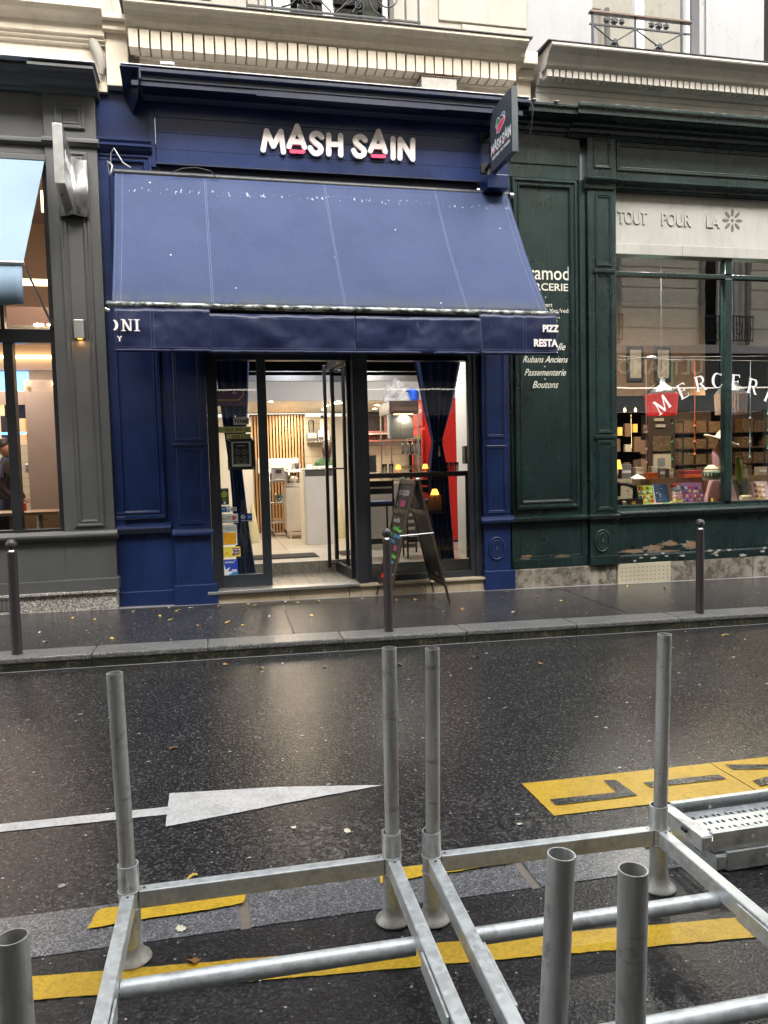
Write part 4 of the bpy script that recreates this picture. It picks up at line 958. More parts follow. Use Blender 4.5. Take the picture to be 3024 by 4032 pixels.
cbl = MB(); cbl.tube([(3.96,9.0,6.0),(3.985,8.98,5.9),(3.97,9.0,5.78),(3.93,9.1,5.70),(3.90,9.3,5.66)], .006, 6); cbl.tube([(3.96,9.02,5.98),(4.0,9.05,5.8),(3.98,9.1,5.62)], .004, 6)
tag(cbl.build('hanging_cable', 'cable', None), 'thin dark cable hanging at the right end of the blue cornice', 'cable')
cbl = MB(); cbl.tube([(-.98,9.38,5.12),(-.97,9.34,5.22),(-.93,9.30,5.26),(-.88,9.28,5.17),(-.84,9.28,5.10),(-.76,9.28,5.05)], .007, 6); cbl.tube([(-1.0,9.4,5.0),(-1.01,9.36,5.14),(-.96,9.33,5.08),(-.98,9.34,5.0)], .010, 6)
tag(cbl.build('tangled_wire', 'zinc_edge', None), 'pale tangled wire at the top left corner of the blue awning', 'wire')
cbl = MB(); cbl.tube([(-.32,9.30,5.02),(-.2,9.3,5.08),(-.05,9.3,5.10),(.12,9.3,5.07),(.2,9.32,4.98)], .006, 6)
tag(cbl.build('black_cable', 'cable', None), 'black cable arching over the top edge of the blue awning', 'cable')

# ================================================================== BLUE AWNING
aw = thing('blue_awning', 'large faded blue fabric awning over the restaurant entrance', 'awning')
T0, T1 = (-.945, 3.785), (-.915, 3.80)
yt, zt, yb_, zb_ = 9.36, 5.005, 8.24, 3.325
def awp(u, v):   # u across, v down
    x = (T0[0]+(T0[1]-T0[0])*u)*(1-v)+(T1[0]+(T1[1]-T1[0])*u)*v
    sag = .034*math.sin(PI*v)*(1+.3*math.sin(u*9)) + .010*math.sin(u*23+v*3)*v*(1-v)*2 + .022*noise.noise((u*5, v*2.2, 3))*math.sin(PI*v) + .008*noise.noise((u*22+v*6, v*3, 8))*min(1, 4*v*(1-v)*1.5)
    fold = .012*math.exp(-((u-.83-.10*v)/.02)**2)*math.sin(PI*v)
    return (x, yt+(yb_-yt)*v+sag*.8-fold, zt+(zb_-zt)*v-sag*.6+fold)
NU, NV = 96, 28
m = MB(); m.add([awp(i/NU, j/NV) for j in range(NV+1) for i in range(NU+1)], [(j*(NU+1)+i,j*(NU+1)+i+1,(j+1)*(NU+1)+i+1,(j+1)*(NU+1)+i) for j in range(NV) for i in range(NU)], True)
canopy = m.build('canopy', 'awning_cloth', aw, 0, .003)
for u in (.004, .018, .2085, .2125, .5035, .5075, .795, .799, .982, .994):
    m = MB(); pts = []
    for j in range(NV+1):
        p = Vector(awp(u, j/NV)); pts += [tuple(p+Vector((-.0022,-.0035,.0020))), tuple(p+Vector((.0022,-.0035,.0020)))]
    m.add(pts, [(2*j,2*j+1,2*j+3,2*j+2) for j in range(NV)]); m.build('seam_stitching', 'stitch', aw)
m = MB(); m.tube([(-.955,8.225,3.318),(3.925,8.225,3.300)], .031, 16); m.build('front_bar', 'awning_bar', aw)
for x in (-.955, 3.925): MB().tube([(x-.01,8.225,3.31),(x+.01,8.225,3.31)], .035, 16).build('end_cap', 'iron', aw)
m = MB(); m.tube([(-.98,8.22,3.27),(-.94,8.22,3.25)], .02, 10); m.build('end_knob', 'brushed', aw)
m = MB(); m.tube([(-.96,9.40,5.03),(3.83,9.40,5.01)], .045, 14); m.build('roller_tube', 'iron', aw)
m = MB(); m.tube([(3.80,9.33,4.985),(3.845,9.33,4.985)], .035, 14); m.build('roller_end', 'brushed', aw)
for s, x in ((-1,-.80),(1,3.66)):
    m = MB(); m.tube([(x,9.42,3.95),(x-s*.25,8.80,3.62),(x,8.25,3.31)], .018, 8); m.build('folding_arm', 'iron', aw)
# valance in overlapping lengths
def valance(x0, x1, yo, z0, z1, seed, amp=.02, nx=50):
    m = MB(); nz = 10; vs = []
    for j in range(nz+1):
        for i in range(nx+1):
            u = i/nx; v = j/nz; x = x0+(x1-x0)*u
            dy = amp*v**.6*(noise.noise((x*3.0+seed, v*1.4, seed))*2.0)+.011*noise.noise((x*8+v*4, v*4-x*3, seed*3))+.004*noise.noise((x*20, v*9, seed))
            dz = -.006*noise.noise((x*4, 5, seed))*v
            vs.append((x, yo+dy-.02*v, z0+(z1-z0)*v+dz))
    m.add(vs, [(j*(nx+1)+i,j*(nx+1)+i+1,(j+1)*(nx+1)+i+1,(j+1)*(nx+1)+i) for j in range(nz) for i in range(nx)], True)
    return m.build('valance', 'valance_cloth', aw, 0, .003)
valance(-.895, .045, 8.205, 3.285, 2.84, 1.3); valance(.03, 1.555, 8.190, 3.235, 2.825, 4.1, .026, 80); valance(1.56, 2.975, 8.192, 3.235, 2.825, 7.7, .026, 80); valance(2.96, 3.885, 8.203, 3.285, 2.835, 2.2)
def hem(x0, x1, z, seed, y):
    m = MB(); vs = []; nx = int((x1-x0)*45)
    for i in range(nx+1):
        x = x0+(x1-x0)*i/nx
        for j in range(4): vs.append((x, y-.016-.010*math.sin(j/3*PI)+.004*noise.noise((x*18+j*.9, j*2, seed)), z-.033*j/3+.004*noise.noise((x*9,0,seed))))
    m.add(vs, [(4*i+j,4*i+4+j,4*i+5+j,4*i+1+j) for i in range(nx) for j in range(3)], True); m.build('hem', 'valance_cloth', aw, 0, .003)
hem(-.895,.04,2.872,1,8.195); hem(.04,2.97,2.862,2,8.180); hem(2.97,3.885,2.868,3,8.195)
def stitches(x0, z0, x1, z1, y, n):
    m = MB()
    for i in range(n):
        a = i/n; b = (i+.62)/n
        m.tube([(x0+(x1-x0)*a, y, z0+(z1-z0)*a), (x0+(x1-x0)*b, y, z0+(z1-z0)*b)], .0022, 4, caps=False)
    o = m.build('stitching', 'stitch_dark', aw); o['kind'] = 'stuff'
for x in (-.865,-.835,-.545,-.515,3.47,3.50,3.80,3.83): stitches(x, 3.26, x, 2.84, 8.172, 16)
stitches(-.89,2.885,.02,2.883,8.165,34); stitches(.05,2.878,2.96,2.876,8.150,110); stitches(2.98,2.884,3.88,2.882,8.165,34); stitches(.05,3.185,1.52,3.185,8.172,50)
def vlet(name, polys):
    m = MB()
    for k, q in enumerate(polys): m.poly(q, 8.146-.0003*k, 8.150)
    return m.build(name, 'white_letter', aw)
bx_ = lambda a, b, c, d: [(a,c),(b,c),(b,d),(a,d)]
oo = [(-.915+.062*math.cos(a), 3.098+.060*math.sin(a)) for a in [(-PI*.36+PI*.72*i/12) for i in range(13)]]+[(-.915+.034*math.cos(a), 3.098+.050*math.sin(a)) for a in [(PI*.36*(1 if i == 0 else 1)-PI*.72*i/12) for i in range(13)]]
vlet('valance_letter', [oo])
vlet('valance_letter', [bx_(-.812,-.798,3.042,3.155),bx_(-.742,-.728,3.042,3.155),[(-.818,3.155),(-.790,3.155),(-.728,3.042),(-.752,3.042)],bx_(-.826,-.786,3.040,3.048),bx_(-.826,-.800,3.148,3.157),bx_(-.756,-.716,3.148,3.157)])
vlet('valance_letter', [bx_(-.686,-.664,3.042,3.155),bx_(-.703,-.647,3.040,3.049),bx_(-.703,-.647,3.148,3.157)])
text('Y', 'valance_lettering', 'white_letter', aw, .072, (-.868, 8.148, 2.940), bold=.002)
text('PIZZ', 'valance_lettering', 'white_letter', aw, .104, (3.690, 8.148, 3.088), bold=.005, sx=.90, clip=((3.882,0,0),(1,0,0)))
text('RESTA', 'valance_lettering', 'white_letter', aw, .110, (3.580, 8.148, 2.925), bold=.005, sx=.92, clip=((3.882,0,0),(1,0,0)))

# ================================================================== GREEN SHOPFRONT (right)
gn = thing('green_shopfront', 'dark green painted haberdashery shopfront with stone coloured fascia', 'shopfront')
GP = 'green_paint'
MB().ext([(9.7,5.80),(9.42,5.80),(9.40,5.82),(9.37,5.83),(9.36,5.87),(9.30,5.88),(9.28,5.90),(9.20,5.915),(9.14,5.93),(9.10,5.94),(9.10,5.99),(9.07,6.01),(9.07,6.04),(9.7,6.06)], 3.84, 4.66).build('cornice', GP, gn, .002)
MB().ext([(9.7,5.78),(9.39,5.78),(9.36,5.82),(9.33,5.83),(9.32,5.87),(9.26,5.885),(9.24,5.905),(9.16,5.92),(9.10,5.935),(9.06,5.94),(9.06,6.0),(9.02,6.02),(9.02,6.055),(9.7,6.08)], 4.62, 16).build('cornice', GP, gn, .002)
m = MB(); 
for i in range(16): x = 3.95+i*.26+random.uniform(0,.2); m.box(x,x+random.uniform(.015,.06),9.04,9.12,6.05,(6.056 if x < 4.6 else 6.066)+random.uniform(0,.006))
o = m.build('plaster_crumbs', 'cream_light', gn); o['kind'] = 'stuff'
box('side_fascia', GP, gn, 3.83,4.82,9.43,9.7,5.26,5.80); box('side_fascia_panel', GP, gn, 3.85,4.78,9.415,9.44,5.43,5.795,.004)
box('fascia_board', GP, gn, 5.30,16,9.43,9.7,5.27,5.80)
for a, b in ((5.34,7.9),(8.0,10.5)): panel_frame(gn, a,b,5.41,5.78,9.43,GP,.06,.022)
MB().ext([(9.7,5.16),(9.40,5.16),(9.39,5.18),(9.37,5.185),(9.36,5.22),(9.33,5.225),(9.31,5.25),(9.31,5.275),(9.36,5.28),(9.38,5.30),(9.7,5.31)], 5.255, 16).build('moulding', GP, gn)
# side panel
box('wall_board', GP, gn, 3.83,4.87,9.45,9.7,.2,5.28)
panel_frame(gn, 3.87,4.765,1.005,5.25,9.45,GP,.115,.05)
box('side_strip', GP, gn, 4.80,4.88,9.42,9.5,.35,5.27,.004)
# pilaster
box('pilaster', GP, gn, 4.90,5.30,9.38,9.7,.33,5.80,.004)
panel_frame(gn, 4.985,5.225,5.41,5.79,9.38,GP,.04,.018)
MB().ext([(9.4,5.135),(9.36,5.135),(9.35,5.15),(9.35,5.19),(9.33,5.20),(9.31,5.225),(9.29,5.23),(9.28,5.25),(9.28,5.27),(9.4,5.275)], 4.845, 5.275).build('capital', GP, gn)
for a, b in ((4.16,5.08),(1.98,4.07),(.955,1.88)): panel_frame(gn, 5.0,5.24,a,b,9.38,GP,.045,.018)
for z in (4.09, 1.93): MB().ext([(9.4,z-.03),(9.36,z-.03),(9.35,z-.01),(9.35,z+.02),(9.37,z+.03),(9.4,z+.03)], 4.965, 5.262).build('pilaster_rail', GP, gn)
MB().ext([(9.5,.85),(9.36,.85),(9.35,.87),(9.34,.885),(9.38,.90),(9.5,.91)], 3.80, 4.90).build('dado_rail', GP, gn)
MB().ext([(9.5,.84),(9.33,.84),(9.32,.86),(9.31,.885),(9.35,.90),(9.5,.91)], 4.88, 5.315).build('pilaster_rail', GP, gn)
box('lower_panel', GP, gn, 3.81,4.88,9.44,9.7,.2,.86); panel_frame(gn, 3.92,4.84,.36,.82,9.44,GP,.02,.006)
box('plinth_board', GP, gn, 3.82,4.87,9.42,9.7,.215,.345,.006)
box('plinth_board', GP, gn, 4.88,5.315,9.345,9.7,.22,.345,.006)
# stone coloured fascia with relief words
box('stone_fascia', 'fascia_stone', gn, 5.305,16,9.50,9.7,4.50,5.17,.004)
box('shutter_box', 'fascia_stone', gn, 5.30,6.30,9.42,9.6,4.34,4.482,.006); box('shutter_box', 'fascia_stone', gn, 6.304,16,9.42,9.6,4.34,4.482,.006)
rl = thing('relief_lettering', 'carved words TOUT POUR LA with a flower on the stone coloured fascia', 'sign')
for wd, x0, w in (('TOUT',5.39,.39),('POUR',6.03,.46),('LA',6.715,.22)):
    sz = .235; s_ = w/({'TOUT':4*.62,'POUR':4*.68,'LA':2*.62}[wd]*sz)
    text(wd, 'relief_word', 'fascia_stone', rl, sz, (x0,9.497,4.765), sx=s_, ext=.012, bold=.006)
    text(wd, 'relief_painted_shadow', 'slate_grey', rl, sz, (x0+.004,9.4985,4.761), sx=s_, ext=.001, bold=.0105)  # flat dark copy, shifted down and right, paints shade around the word
for k in range(8):
    a = 2*PI*k/8+PI/8*0
    m = MB(); pts = blob(0, .105, .020, .052, 0, 14); ca, sa = math.cos(a), math.sin(a)
    m.poly([(7.13+x*ca-z*sa, 4.87+x*sa+z*ca) for x, z in pts], 9.494, 9.503); m.build('flower_petal', 'slate_grey', rl)
m = MB(); m.poly([(7.13+x, 4.87+z) for x, z in blob(0,0,.022,.022)], 9.494, 9.503); m.build('flower_centre', 'slate_grey', rl)
# window
wfm = bars('window_frame', [(5.30,5.335,.98,4.33),(5.335,16,4.07,4.125),(5.335,16,.965,1.0)], GP, gn, 9.47, 9.56)
for x in (7.045, 9.0): box('mullion', GP, gn, x-.055,x+.055,9.45,9.56,1.0,4.07,.01); box('mullion', GP, gn, x-.05,x+.06,9.46,9.56,4.125,4.34,.01)
for a, b in ((5.335,6.99),(7.10,8.945),(9.055,11)): MB().quad((a,9.52,1.0),(b,9.52,1.0),(b,9.52,4.07),(a,9.52,4.07)).build('pane', 'glass_street', gn)
for a, b in ((5.335,6.995),(7.105,8.95)): MB().quad((a,9.52,4.125),(b,9.52,4.125),(b,9.52,4.34),(a,9.52,4.34)).build('pane', 'glass_street', gn)
MB().ext([(9.6,.84),(9.40,.84),(9.38,.86),(9.36,.865),(9.34,.88),(9.33,.90),(9.335,.912),(9.42,.925),(9.43,.96),(9.6,.975)], 5.318, 16).build('window_sill', GP, gn)
box('lower_panel', GP, gn, 5.318,16,9.43,9.7,.345,.85)
MB().ext([(9.6,.21),(9.40,.21),(9.39,.31),(9.42,.335),(9.6,.345)], 5.318, 16).build('plinth_board', GP, gn)
# flaked paint patches, thin chips of primer standing off the board
def flake(cx, cz, w, h, y, seed, mat):
    pts = []; n = 90
    for i in range(n):
        a = 2*PI*i/n; q = 1+.7*noise.noise((math.cos(a)*2.2+seed, math.sin(a)*2.2, seed))+.5*noise.noise((math.cos(a)*7, math.sin(a)*7, seed))+.3*noise.noise((math.cos(a)*19, math.sin(a)*19, seed))
        pts.append((cx+w*q*math.cos(a), cz+h*q*math.sin(a)))
    m = MB(); m.poly(pts, y, y+.01); return m.build('flaked_patch', mat, gn)
for i, (cx, cz, w, h) in enumerate(((5.52,.375,.17,.025),(5.85,.405,.15,.035),(6.10,.45,.12,.035),(6.42,.42,.10,.055),(7.9,.40,.18,.04),(4.0,.37,.06,.03),(4.5,.36,.10,.018),(6.0,.35,.25,.012),(8.6,.39,.2,.03))):
    flake(cx, cz, w, h, 9.4265 if cx > 5.3 else 9.4365, i*3.7+1, 'base_stone'); flake(cx+.02, cz+.004, w*.8, h*.7, 9.4255 if cx > 5.3 else 9.4355, i*5.1+2, 'wood_brown')
for i in range(22):
    cx = random.uniform(5.35, 8.2); flake(cx, random.uniform(.22,.335), random.uniform(.015,.05), random.uniform(.006,.014), 9.385+0*cx, i*2.3, 'fascia_stone')
sx_ = [3.83,4.05+.4,5.30]
for a, b in ((3.825,5.295),(6.105,7.4),(7.404,9.2)): box('base_stone', 'base_stone', gn, a,b-.003,9.40,9.7,-.2,.215,.012)
pp = box('perforated_plate', 'perf_plate', gn, 5.30,6.10,9.385,9.7,-.15,.212,.003)
ho = MB().lathe([(.0075,0),(.0075,.004)], (0,0,0), 8, Matrix.Rotation(-PI/2,4,'X')).build('vent_hole', 'black', pp); ho.location = (5.36,9.3835,.155)
for i in range(12):
    for j in range(4):
        if i or j: dup(ho, (5.36+i*.0625, 9.3835, .155-j*.055))
# sign writing on the side panel
sw = thing('panel_signwriting', 'cream painted sign writing about trimmings on the tall dark green panel', 'sign')
yw = 9.4485
def rt(txt, xr, z, size, mat='off_white', **k): return text(txt, 'painted_word', mat, sw, size, (xr, yw, z), align='RIGHT', **k)
rt('ultramod', 4.675, 3.985, .250, width=.80, bold=.001)
rt('MERCERIE', 4.648, 3.845, .132, width=.66, bold=.001)
rt('ouvert', 4.420, 3.635, .080, width=.20); rt('du Lundi au Vendredi', 4.662, 3.562, .080, width=.66); rt('de 10h a 18h', 4.524, 3.490, .076, width=.40)
for tx, xc, z, sz, w_ in (('Dentelle',4.39,3.080,.130,.40),('Rubans Anciens',4.305,2.918,.120,.634),('Passementerie',4.303,2.748,.125,.587),('Boutons',4.300,2.587,.130,.366)):
    text(tx, 'painted_word', 'off_white', sw, sz, (xc, yw, z), align='CENTER', shear=.45, width=w_, bold=.0005)
for x, z in ((4.326,3.759),(4.48,3.455),(4.305,2.865),(4.305,2.703)): MB().poly([(x+q_, z+q) for q_, q in blob(0,0,.008,.008,0,10)], yw-.001, yw+.001).build('painted_dot', 'off_white', sw)
# arched window letters with serifs
ml = thing('window_lettering', 'white serif letters of the word MERCERIE arched across the haberdashery window', 'sign')
def serif_letter(ch, cx, cz, ang, h=.195):
    w = .010; T = .020
    def bar(m, a, b, th): 
        a = Vector(a); b = Vector(b); d = (b-a).normalized(); n_ = Vector((-d.y,d.x))*th
        m.append([tuple(a+n_),tuple(b+n_),tuple(b-n_),tuple(a-n_)])
    P = []
    H = h/2; s = .028
    if ch == 'M':
        bar(P,(-.085,-H),(-.075,H),.007); bar(P,(-.080,H),(0,-H),T*.8); bar(P,(0,-H),(.075,H),.007); bar(P,(.080,H),(.088,-H),T*.8)
        for x in (-.085,.088): bar(P,(x-s,-H),(x+s,-H),.005)
        for x in (-.085,.085): bar(P,(x-s*.7,H),(x+s*.5,H),.005)
    if ch == 'I': bar(P,(0,-H),(0,H),T*.8); bar(P,(-s,-H),(s,-H),.005); bar(P,(-s,H),(s,H),.005)
    if ch == 'E':
        bar(P,(-.04,-H),(-.04,H),T*.8); bar(P,(-.068,-H),(.06,-H),.006); bar(P,(-.068,H),(.055,H),.006); bar(P,(-.04,.005),(.035,.005),.005); bar(P,(.060,-H),(.066,-H+.04),.006); bar(P,(.055,H),(.058,H-.035),.006); bar(P,(.035,-.018),(.035,.026),.005)
    if ch == 'R':
        bar(P,(-.045,-H),(-.045,H),T*.8); bar(P,(-.073,-H),(-.018,-H),.005); bar(P,(-.073,H),(.01,H),.006)
        a0 = None
        for i in range(9):
            a = PI/2-PI*i/8; p = (.012+.045*math.cos(a), .048+.050*math.sin(a)); 
            if a0: bar(P, a0, p, .006+.010*math.sin(PI*i/8))
            a0 = p
        bar(P,(-.04,-.002),(.012,-.002),.005); bar(P,(.005,0),(.068,-H),T*.7); bar(P,(.05,-H),(.095,-H),.005)
    if ch == 'C':
        a0 = None
        for i in range(17):
            a = PI*.25+PI*1.5*i/16; p = (.072*math.cos(a), H*1.02*math.sin(a))
            if a0: bar(P, a0, p, .005+.015*max(0, -math.cos(a))**1.0)
            a0 = p
        bar(P,(.055,H*.72),(.062,H*1.0),.006); bar(P,(.05,-H*.75),(.07,-H*.55),.005)
    m = MB(); ca, sa = math.cos(ang), math.sin(ang)
    for k, q in enumerate(P): m.add([(cx+x*ca-z*sa, 9.5145-.0002*k, cz+x*sa+z*ca) for x, z in q], [(0,1,2,3)])
    return m.build('letter', 'white_gloss', ml)
for ch, cx, cz, a in (('M',6.05,2.36,.62),('E',6.37,2.545,.44),('R',6.64,2.645,.22),('C',6.915,2.685,.04),('E',7.205,2.665,-.05),('R',7.47,2.605,-.22),('I',7.72,2.49,-.42),('E',7.95,2.34,-.58)): serif_letter(ch, cx, cz, a)

# ================================================================== INSIDE THE RESTAURANT
def drape(name, parent, rows, y, amp, nfold, mat='velvet', seed=0):   # rows [(z, x0, x1)]
    m = MB(); nx = 70; vs = []; rows2 = []
    for (z0,a0,b0),(z1,a1,b1) in zip(rows, rows[1:]):
        for j in range(8): t_ = j/8; t2 = t_; rows2.append((z0+(z1-z0)*t_, a0+(a1-a0)*t2, b0+(b1-b0)*t2))
    rows2.append(rows[-1])
    for z, a, b in rows2:
        for i in range(nx+1):
            u = i/nx; w_ = amp*min(1, (b-a)/.35+.35)
            vs.append((a+(b-a)*u, y+w_*math.sin(u*nfold*2*PI+seed)+w_*.25*math.sin(u*nfold*2.3+z*2+seed), z))
    R_ = len(rows2); m.add(vs, [(j*(nx+1)+i,j*(nx+1)+i+1,(j+1)*(nx+1)+i+1,(j+1)*(nx+1)+i) for j in range(R_-1) for i in range(nx)], True)
    return m.build(name, mat, parent, 0, .004)
cl = thing('curtain', 'dark blue velvet curtain narrowed in the middle behind the sticker covered pane', 'curtain', group='blue velvet curtains tied back at the entrance')
drape('cloth', cl, [(3.35,.03,.52),(3.0,.085,.51),(2.3,.15,.465),(1.62,.22,.375),(1.30,.235,.40),(.80,.25,.44),(.28,.27,.50)], 9.88, .022, 4)
cr_ = thing('curtain', 'dark blue velvet curtain tied at its waist beside the red fridge', 'curtain', group='blue velvet curtains tied back at the entrance')
drape('cloth', cr_, [(3.4,2.62,3.40),(3.05,2.68,3.35),(2.4,2.80,3.20),(1.95,2.905,3.055),(1.88,2.90,3.06),(1.55,2.84,3.13),(1.0,2.84,3.16),(.32,2.87,3.20)], 10.0, .030, 5, seed=1)
m = MB(); m.tube([(2.90,9.955,1.90),(2.93,9.945,1.935),(2.98,9.94,1.945),(3.03,9.945,1.94),(3.06,9.955,1.93)], .008, 6); m.build('tie_cord', 'iron', cr_)
m = MB(); m.lathe([(.0,0),(.012,.01),(.014,.05),(.006,.07),(.004,.15)], (2.99,9.94,1.72), 8); m.build('tassel', 'gold', cr_)
dm_ = thing('door_mat', 'black entrance mat on the pale tiled floor inside the door', 'mat', (1.0,11.15,.339))
MB().box(-.55,.46,-.26,.26,0,.008).build('rubber_edge', 'black', dm_, .003); MB().box(-.52,.43,-.23,.23,.008,.016).build('pile', 'mat_black', dm_, .004)
ct = thing('service_counter', 'tall plain white service counter with grey top band inside the restaurant', 'counter', (1.50,12.66,.338))
MB().box(0,1.0,0,.55,.0,1.13).build('front', 'white_paint', ct, .004); MB().box(-.035,-.002,.0,.55,0,1.22).build('side_panel', 'ceiling_white', ct, .004)
MB().box(.0,1.0,.01,.55,1.13,1.24).build('top_band', 'slate_grey', ct, .004); MB().box(-.01,1.02,-.02,.57,1.24,1.265).build('counter_top', 'white_gloss', ct, .004)
for i in range(7): m = MB(); m.lathe([(.0,0),(.03,.005),(.025,.03),(0,.035)], (.18+.055*i,.12+random.uniform(-.02,.02),1.266), 7); m.build('crumpled_paper', 'sheet_paper', ct)
# oven, pots, trolley
ov = thing('kitchen_cabinet', 'stainless steel kitchen cabinet on round legs left of the white counter', 'cabinet', (1.28,13.75,.338))
MB().box(0,.62,0,.6,.14,.93).build('cabinet_body', 'steel_panel', ov, .01); MB().box(-.01,.63,-.01,.61,.93,.97).build('worktop', 'stainless', ov, .004)
for x in (.06,.56):
    for y in (.05,.5): MB().lathe([(.022,0),(.022,.14)], (x,y,0), 12).build('leg', 'stainless', ov)
ew = thing('food_warmer', 'steel food warmer with pots on top of the kitchen cabinet', 'appliance', (1.30,13.80,1.308))
MB().box(.0,.55,.0,.45,0,.03).build('base', 'stainless', ew, .003); MB().box(.0,.55,.0,.45,.235,.265).build('top', 'white_gloss', ew, .004)
for x in (.0,.53): MB().box(x,x+.02,.0,.45,.03,.235).build('side', 'stainless', ew)
for x in (.14,.40): MB().lathe([(.10,0),(.10,.12),(.105,.125),(.03,.135)], (x,.2,.03), 18).build('pot', 'stainless', ew)
m = MB(); m.lathe([(.085,0),(.09,.10),(.092,.12)], (.2,.2,.266), 18); m.build('pot', 'chrome', ew)
m = MB(); m.lathe([(.03,0),(.06,.06),(.02,.10)], (.44,.2,.266), 8); m.build('bag', 'sheet_paper', ew)
tr_ = thing('utility_trolley', 'steel trolley on castors with three shelves against the slatted wall', 'trolley', (1.05,14.35,.338))
for z in (.25,.61,1.02): MB().box(0,.34,0,.45,z,z+.035).build('shelf', 'stainless', tr_, .003)
for x in (-.01,.35):
    m = MB(); m.tube([(x,.02,.12),(x,.02,1.20),(x,.06,1.26),(x,.40,1.26),(x,.44,1.20),(x,.44,.12)], .014, 8); m.build('upright', 'stainless', tr_)
for x in (.03,.30):
    for y in (.04,.42):
        w_ = MB().lathe([(.0,-.012),(.045,-.012),(.05,0),(.045,.012),(0,.012)], (0,0,0), 16, Matrix.Translation((x,y,.052)) @ Matrix.Rotation(PI/2,4,'Y')).build('castor_wheel', 'slate_grey', tr_)
        MB().box(x-.02,x+.02,y-.02,y+.02,.10,.13).build('castor_fork', 'stainless', tr_)
bx = thing('cooking_machine', 'steel countertop machine with dark screen on the top shelf of the trolley', 'appliance', (1.10,14.5,1.395))
MB().box(0,.22,0,.25,0,.22).build('machine_body', 'brushed', bx, .01); MB().box(.06,.17,-.004,.002,.12,.19).build('screen', 'black', bx); MB().box(-.03,.25,-.02,.27,.221,.245).build('lid', 'white_gloss', bx, .004)
bw = thing('bowl_stack', 'clear bowls and a folded cloth on the middle shelf of the trolley', 'bowl', (1.22,14.55,.984))
bw.location.z = .338+.647
for k in range(3): MB().lathe([(.04,0),(.11,.07),(.12,.09)], (0,0,.03*k), 16).build('bowl', 'clear_plastic', bw)
cb2 = thing('chopping_board', 'wooden board lying on the lowest shelf of the trolley', 'board', (1.22,14.55,.338+.287)); MB().box(-.13,.13,-.15,.15,0,.04).build('board', 'oak_slat', cb2, .006)
tw = thing('paper_roll_bag', 'yellowish cloth bundle standing on the floor by the slatted wall', 'bundle', (.66,13.45,.338))
MB().lathe([(.10,0),(.105,.04),(.085,.25),(.05,.50),(.02,.66),(.0,.70)], (0,0,0), 14).build('bundle', 'towel', tw)
box('ledge_box', 'white_paint', bs, .88,1.66,15.06,15.2,1.52,1.80)
# shelf with machines
box('wall_shelf', 'stainless', bs, 1.84,4.3,14.92,15.2,2.085,2.115)
ap = thing('blender_machine', 'steel blender with red and green buttons on the high wall shelf', 'appliance', (1.93,15.05,2.117))
MB().box(-.09,.09,-.1,.1,0,.17).build('motor_base', 'slate_grey', ap, .006); MB().box(-.085,.085,-.104,-.099,.06,.16).build('control_panel', 'sheet_paper', ap)
for x, c in ((-.045,'st_green'),(0,'st_red'),(.045,'st_red')): MB().lathe([(.012,0),(.01,.008),(0,.01)], (0,0,0), 10, Matrix.Translation((x,-.104,.095)) @ Matrix.Rotation(PI/2,4,'X')).build('button', c, ap)
MB().lathe([(.05,0),(.06,.16),(.062,.22),(.03,.24)], (0,0,.17), 16).build('jug', 'clear_plastic', ap)
fp = thing('food_processor', 'white food processor with clear bowl on the high wall shelf', 'appliance', (2.17,15.05,2.117))
MB().box(-.13,.10,-.1,.12,0,.16).build('motor_base', 'white_gloss', fp, .02); MB().box(-.12,-.02,-.105,-.098,.02,.08).build('front_panel', 'slate_grey', fp)
MB().lathe([(.10,0),(.105,.03),(.10,.05)], (0,0,.16), 18).build('bowl_base', 'white_gloss', fp); MB().lathe([(.05,0),(.045,.22),(.02,.23)], (-.02,0,.21), 14).build('feed_tube', 'off_white', fp); MB().lathe([(.03,0),(.03,.05),(.02,.06)], (-.02,0,.44), 10).build('pusher', 'black', fp)
for i, (x, c, w, h) in enumerate(((2.45,'white_gloss',.09,.13),(2.62,'st_yellow',.05,.2),(2.73,'sheet_paper',.05,.16),(3.1,'clear_plastic',.12,.11),(3.4,'clear_plastic',.12,.11))):
    o = thing('storage_box', ['white box of supplies at the middle of the high wall shelf','narrow yellow carton on the high wall shelf','small pale carton on the high wall shelf next to the yellow one','clear plastic tub on the high shelf seen left of the menu sheets','clear plastic tub on the high shelf behind the menu sheets'][i], 'box', (x,15.02,2.117))
    MB().box(-w,w,-.09,.09,0,h).build('tub', c, o, .008); MB().box(-w-.004,w+.004,-.094,.094,h+.001,h+.018).build('lid', 'white_gloss', o, .004)
tvs = thing('wall_monitor', 'dark framed steel screen on the tiled wall behind the glass display', 'monitor', (2.86,15.1,2.27))
MB().box(0,.62,0,.1,-.05,.52).build('frame', 'stainless', tvs, .01); MB().box(.08,.54,-.006,.004,.03,.44).build('screen', 'black', tvs)
# glass display case and steel unit
dc = thing('display_case', 'glass display case with dark hood on a steel base behind the bar shelf', 'display case')
MB().box(2.28,3.12,11.45,12.1,.34,1.34).build('steel_base', 'steel_panel', dc, .004); MB().box(2.2,2.68,11.40,11.9,1.34,1.37).build('worktop', 'stainless', dc, .003)
MB().box(2.66,3.12,11.42,12.15,2.40,2.60).build('hood', 'wood_dark', dc, .008); MB().box(2.70,3.10,11.412,11.421,2.44,2.50).build('hood_grille', 'iron_brown', dc)
for x, y in ((2.67,11.43),(3.10,11.43),(2.67,12.13),(3.10,12.13)): MB().box(x,x+.018,y,y+.018,1.37,2.40).build('corner_post', 'brushed', dc)
for z in (1.55,1.78,2.02): MB().box(2.69,3.09,11.46,12.12,z,z+.010).build('glass_shelf', 'glass_clean', dc)
MB().quad((2.69,11.435,1.37),(3.10,11.435,1.37),(3.10,11.435,2.40),(2.69,11.435,2.40)).build('front_pane', 'glass_clean', dc)
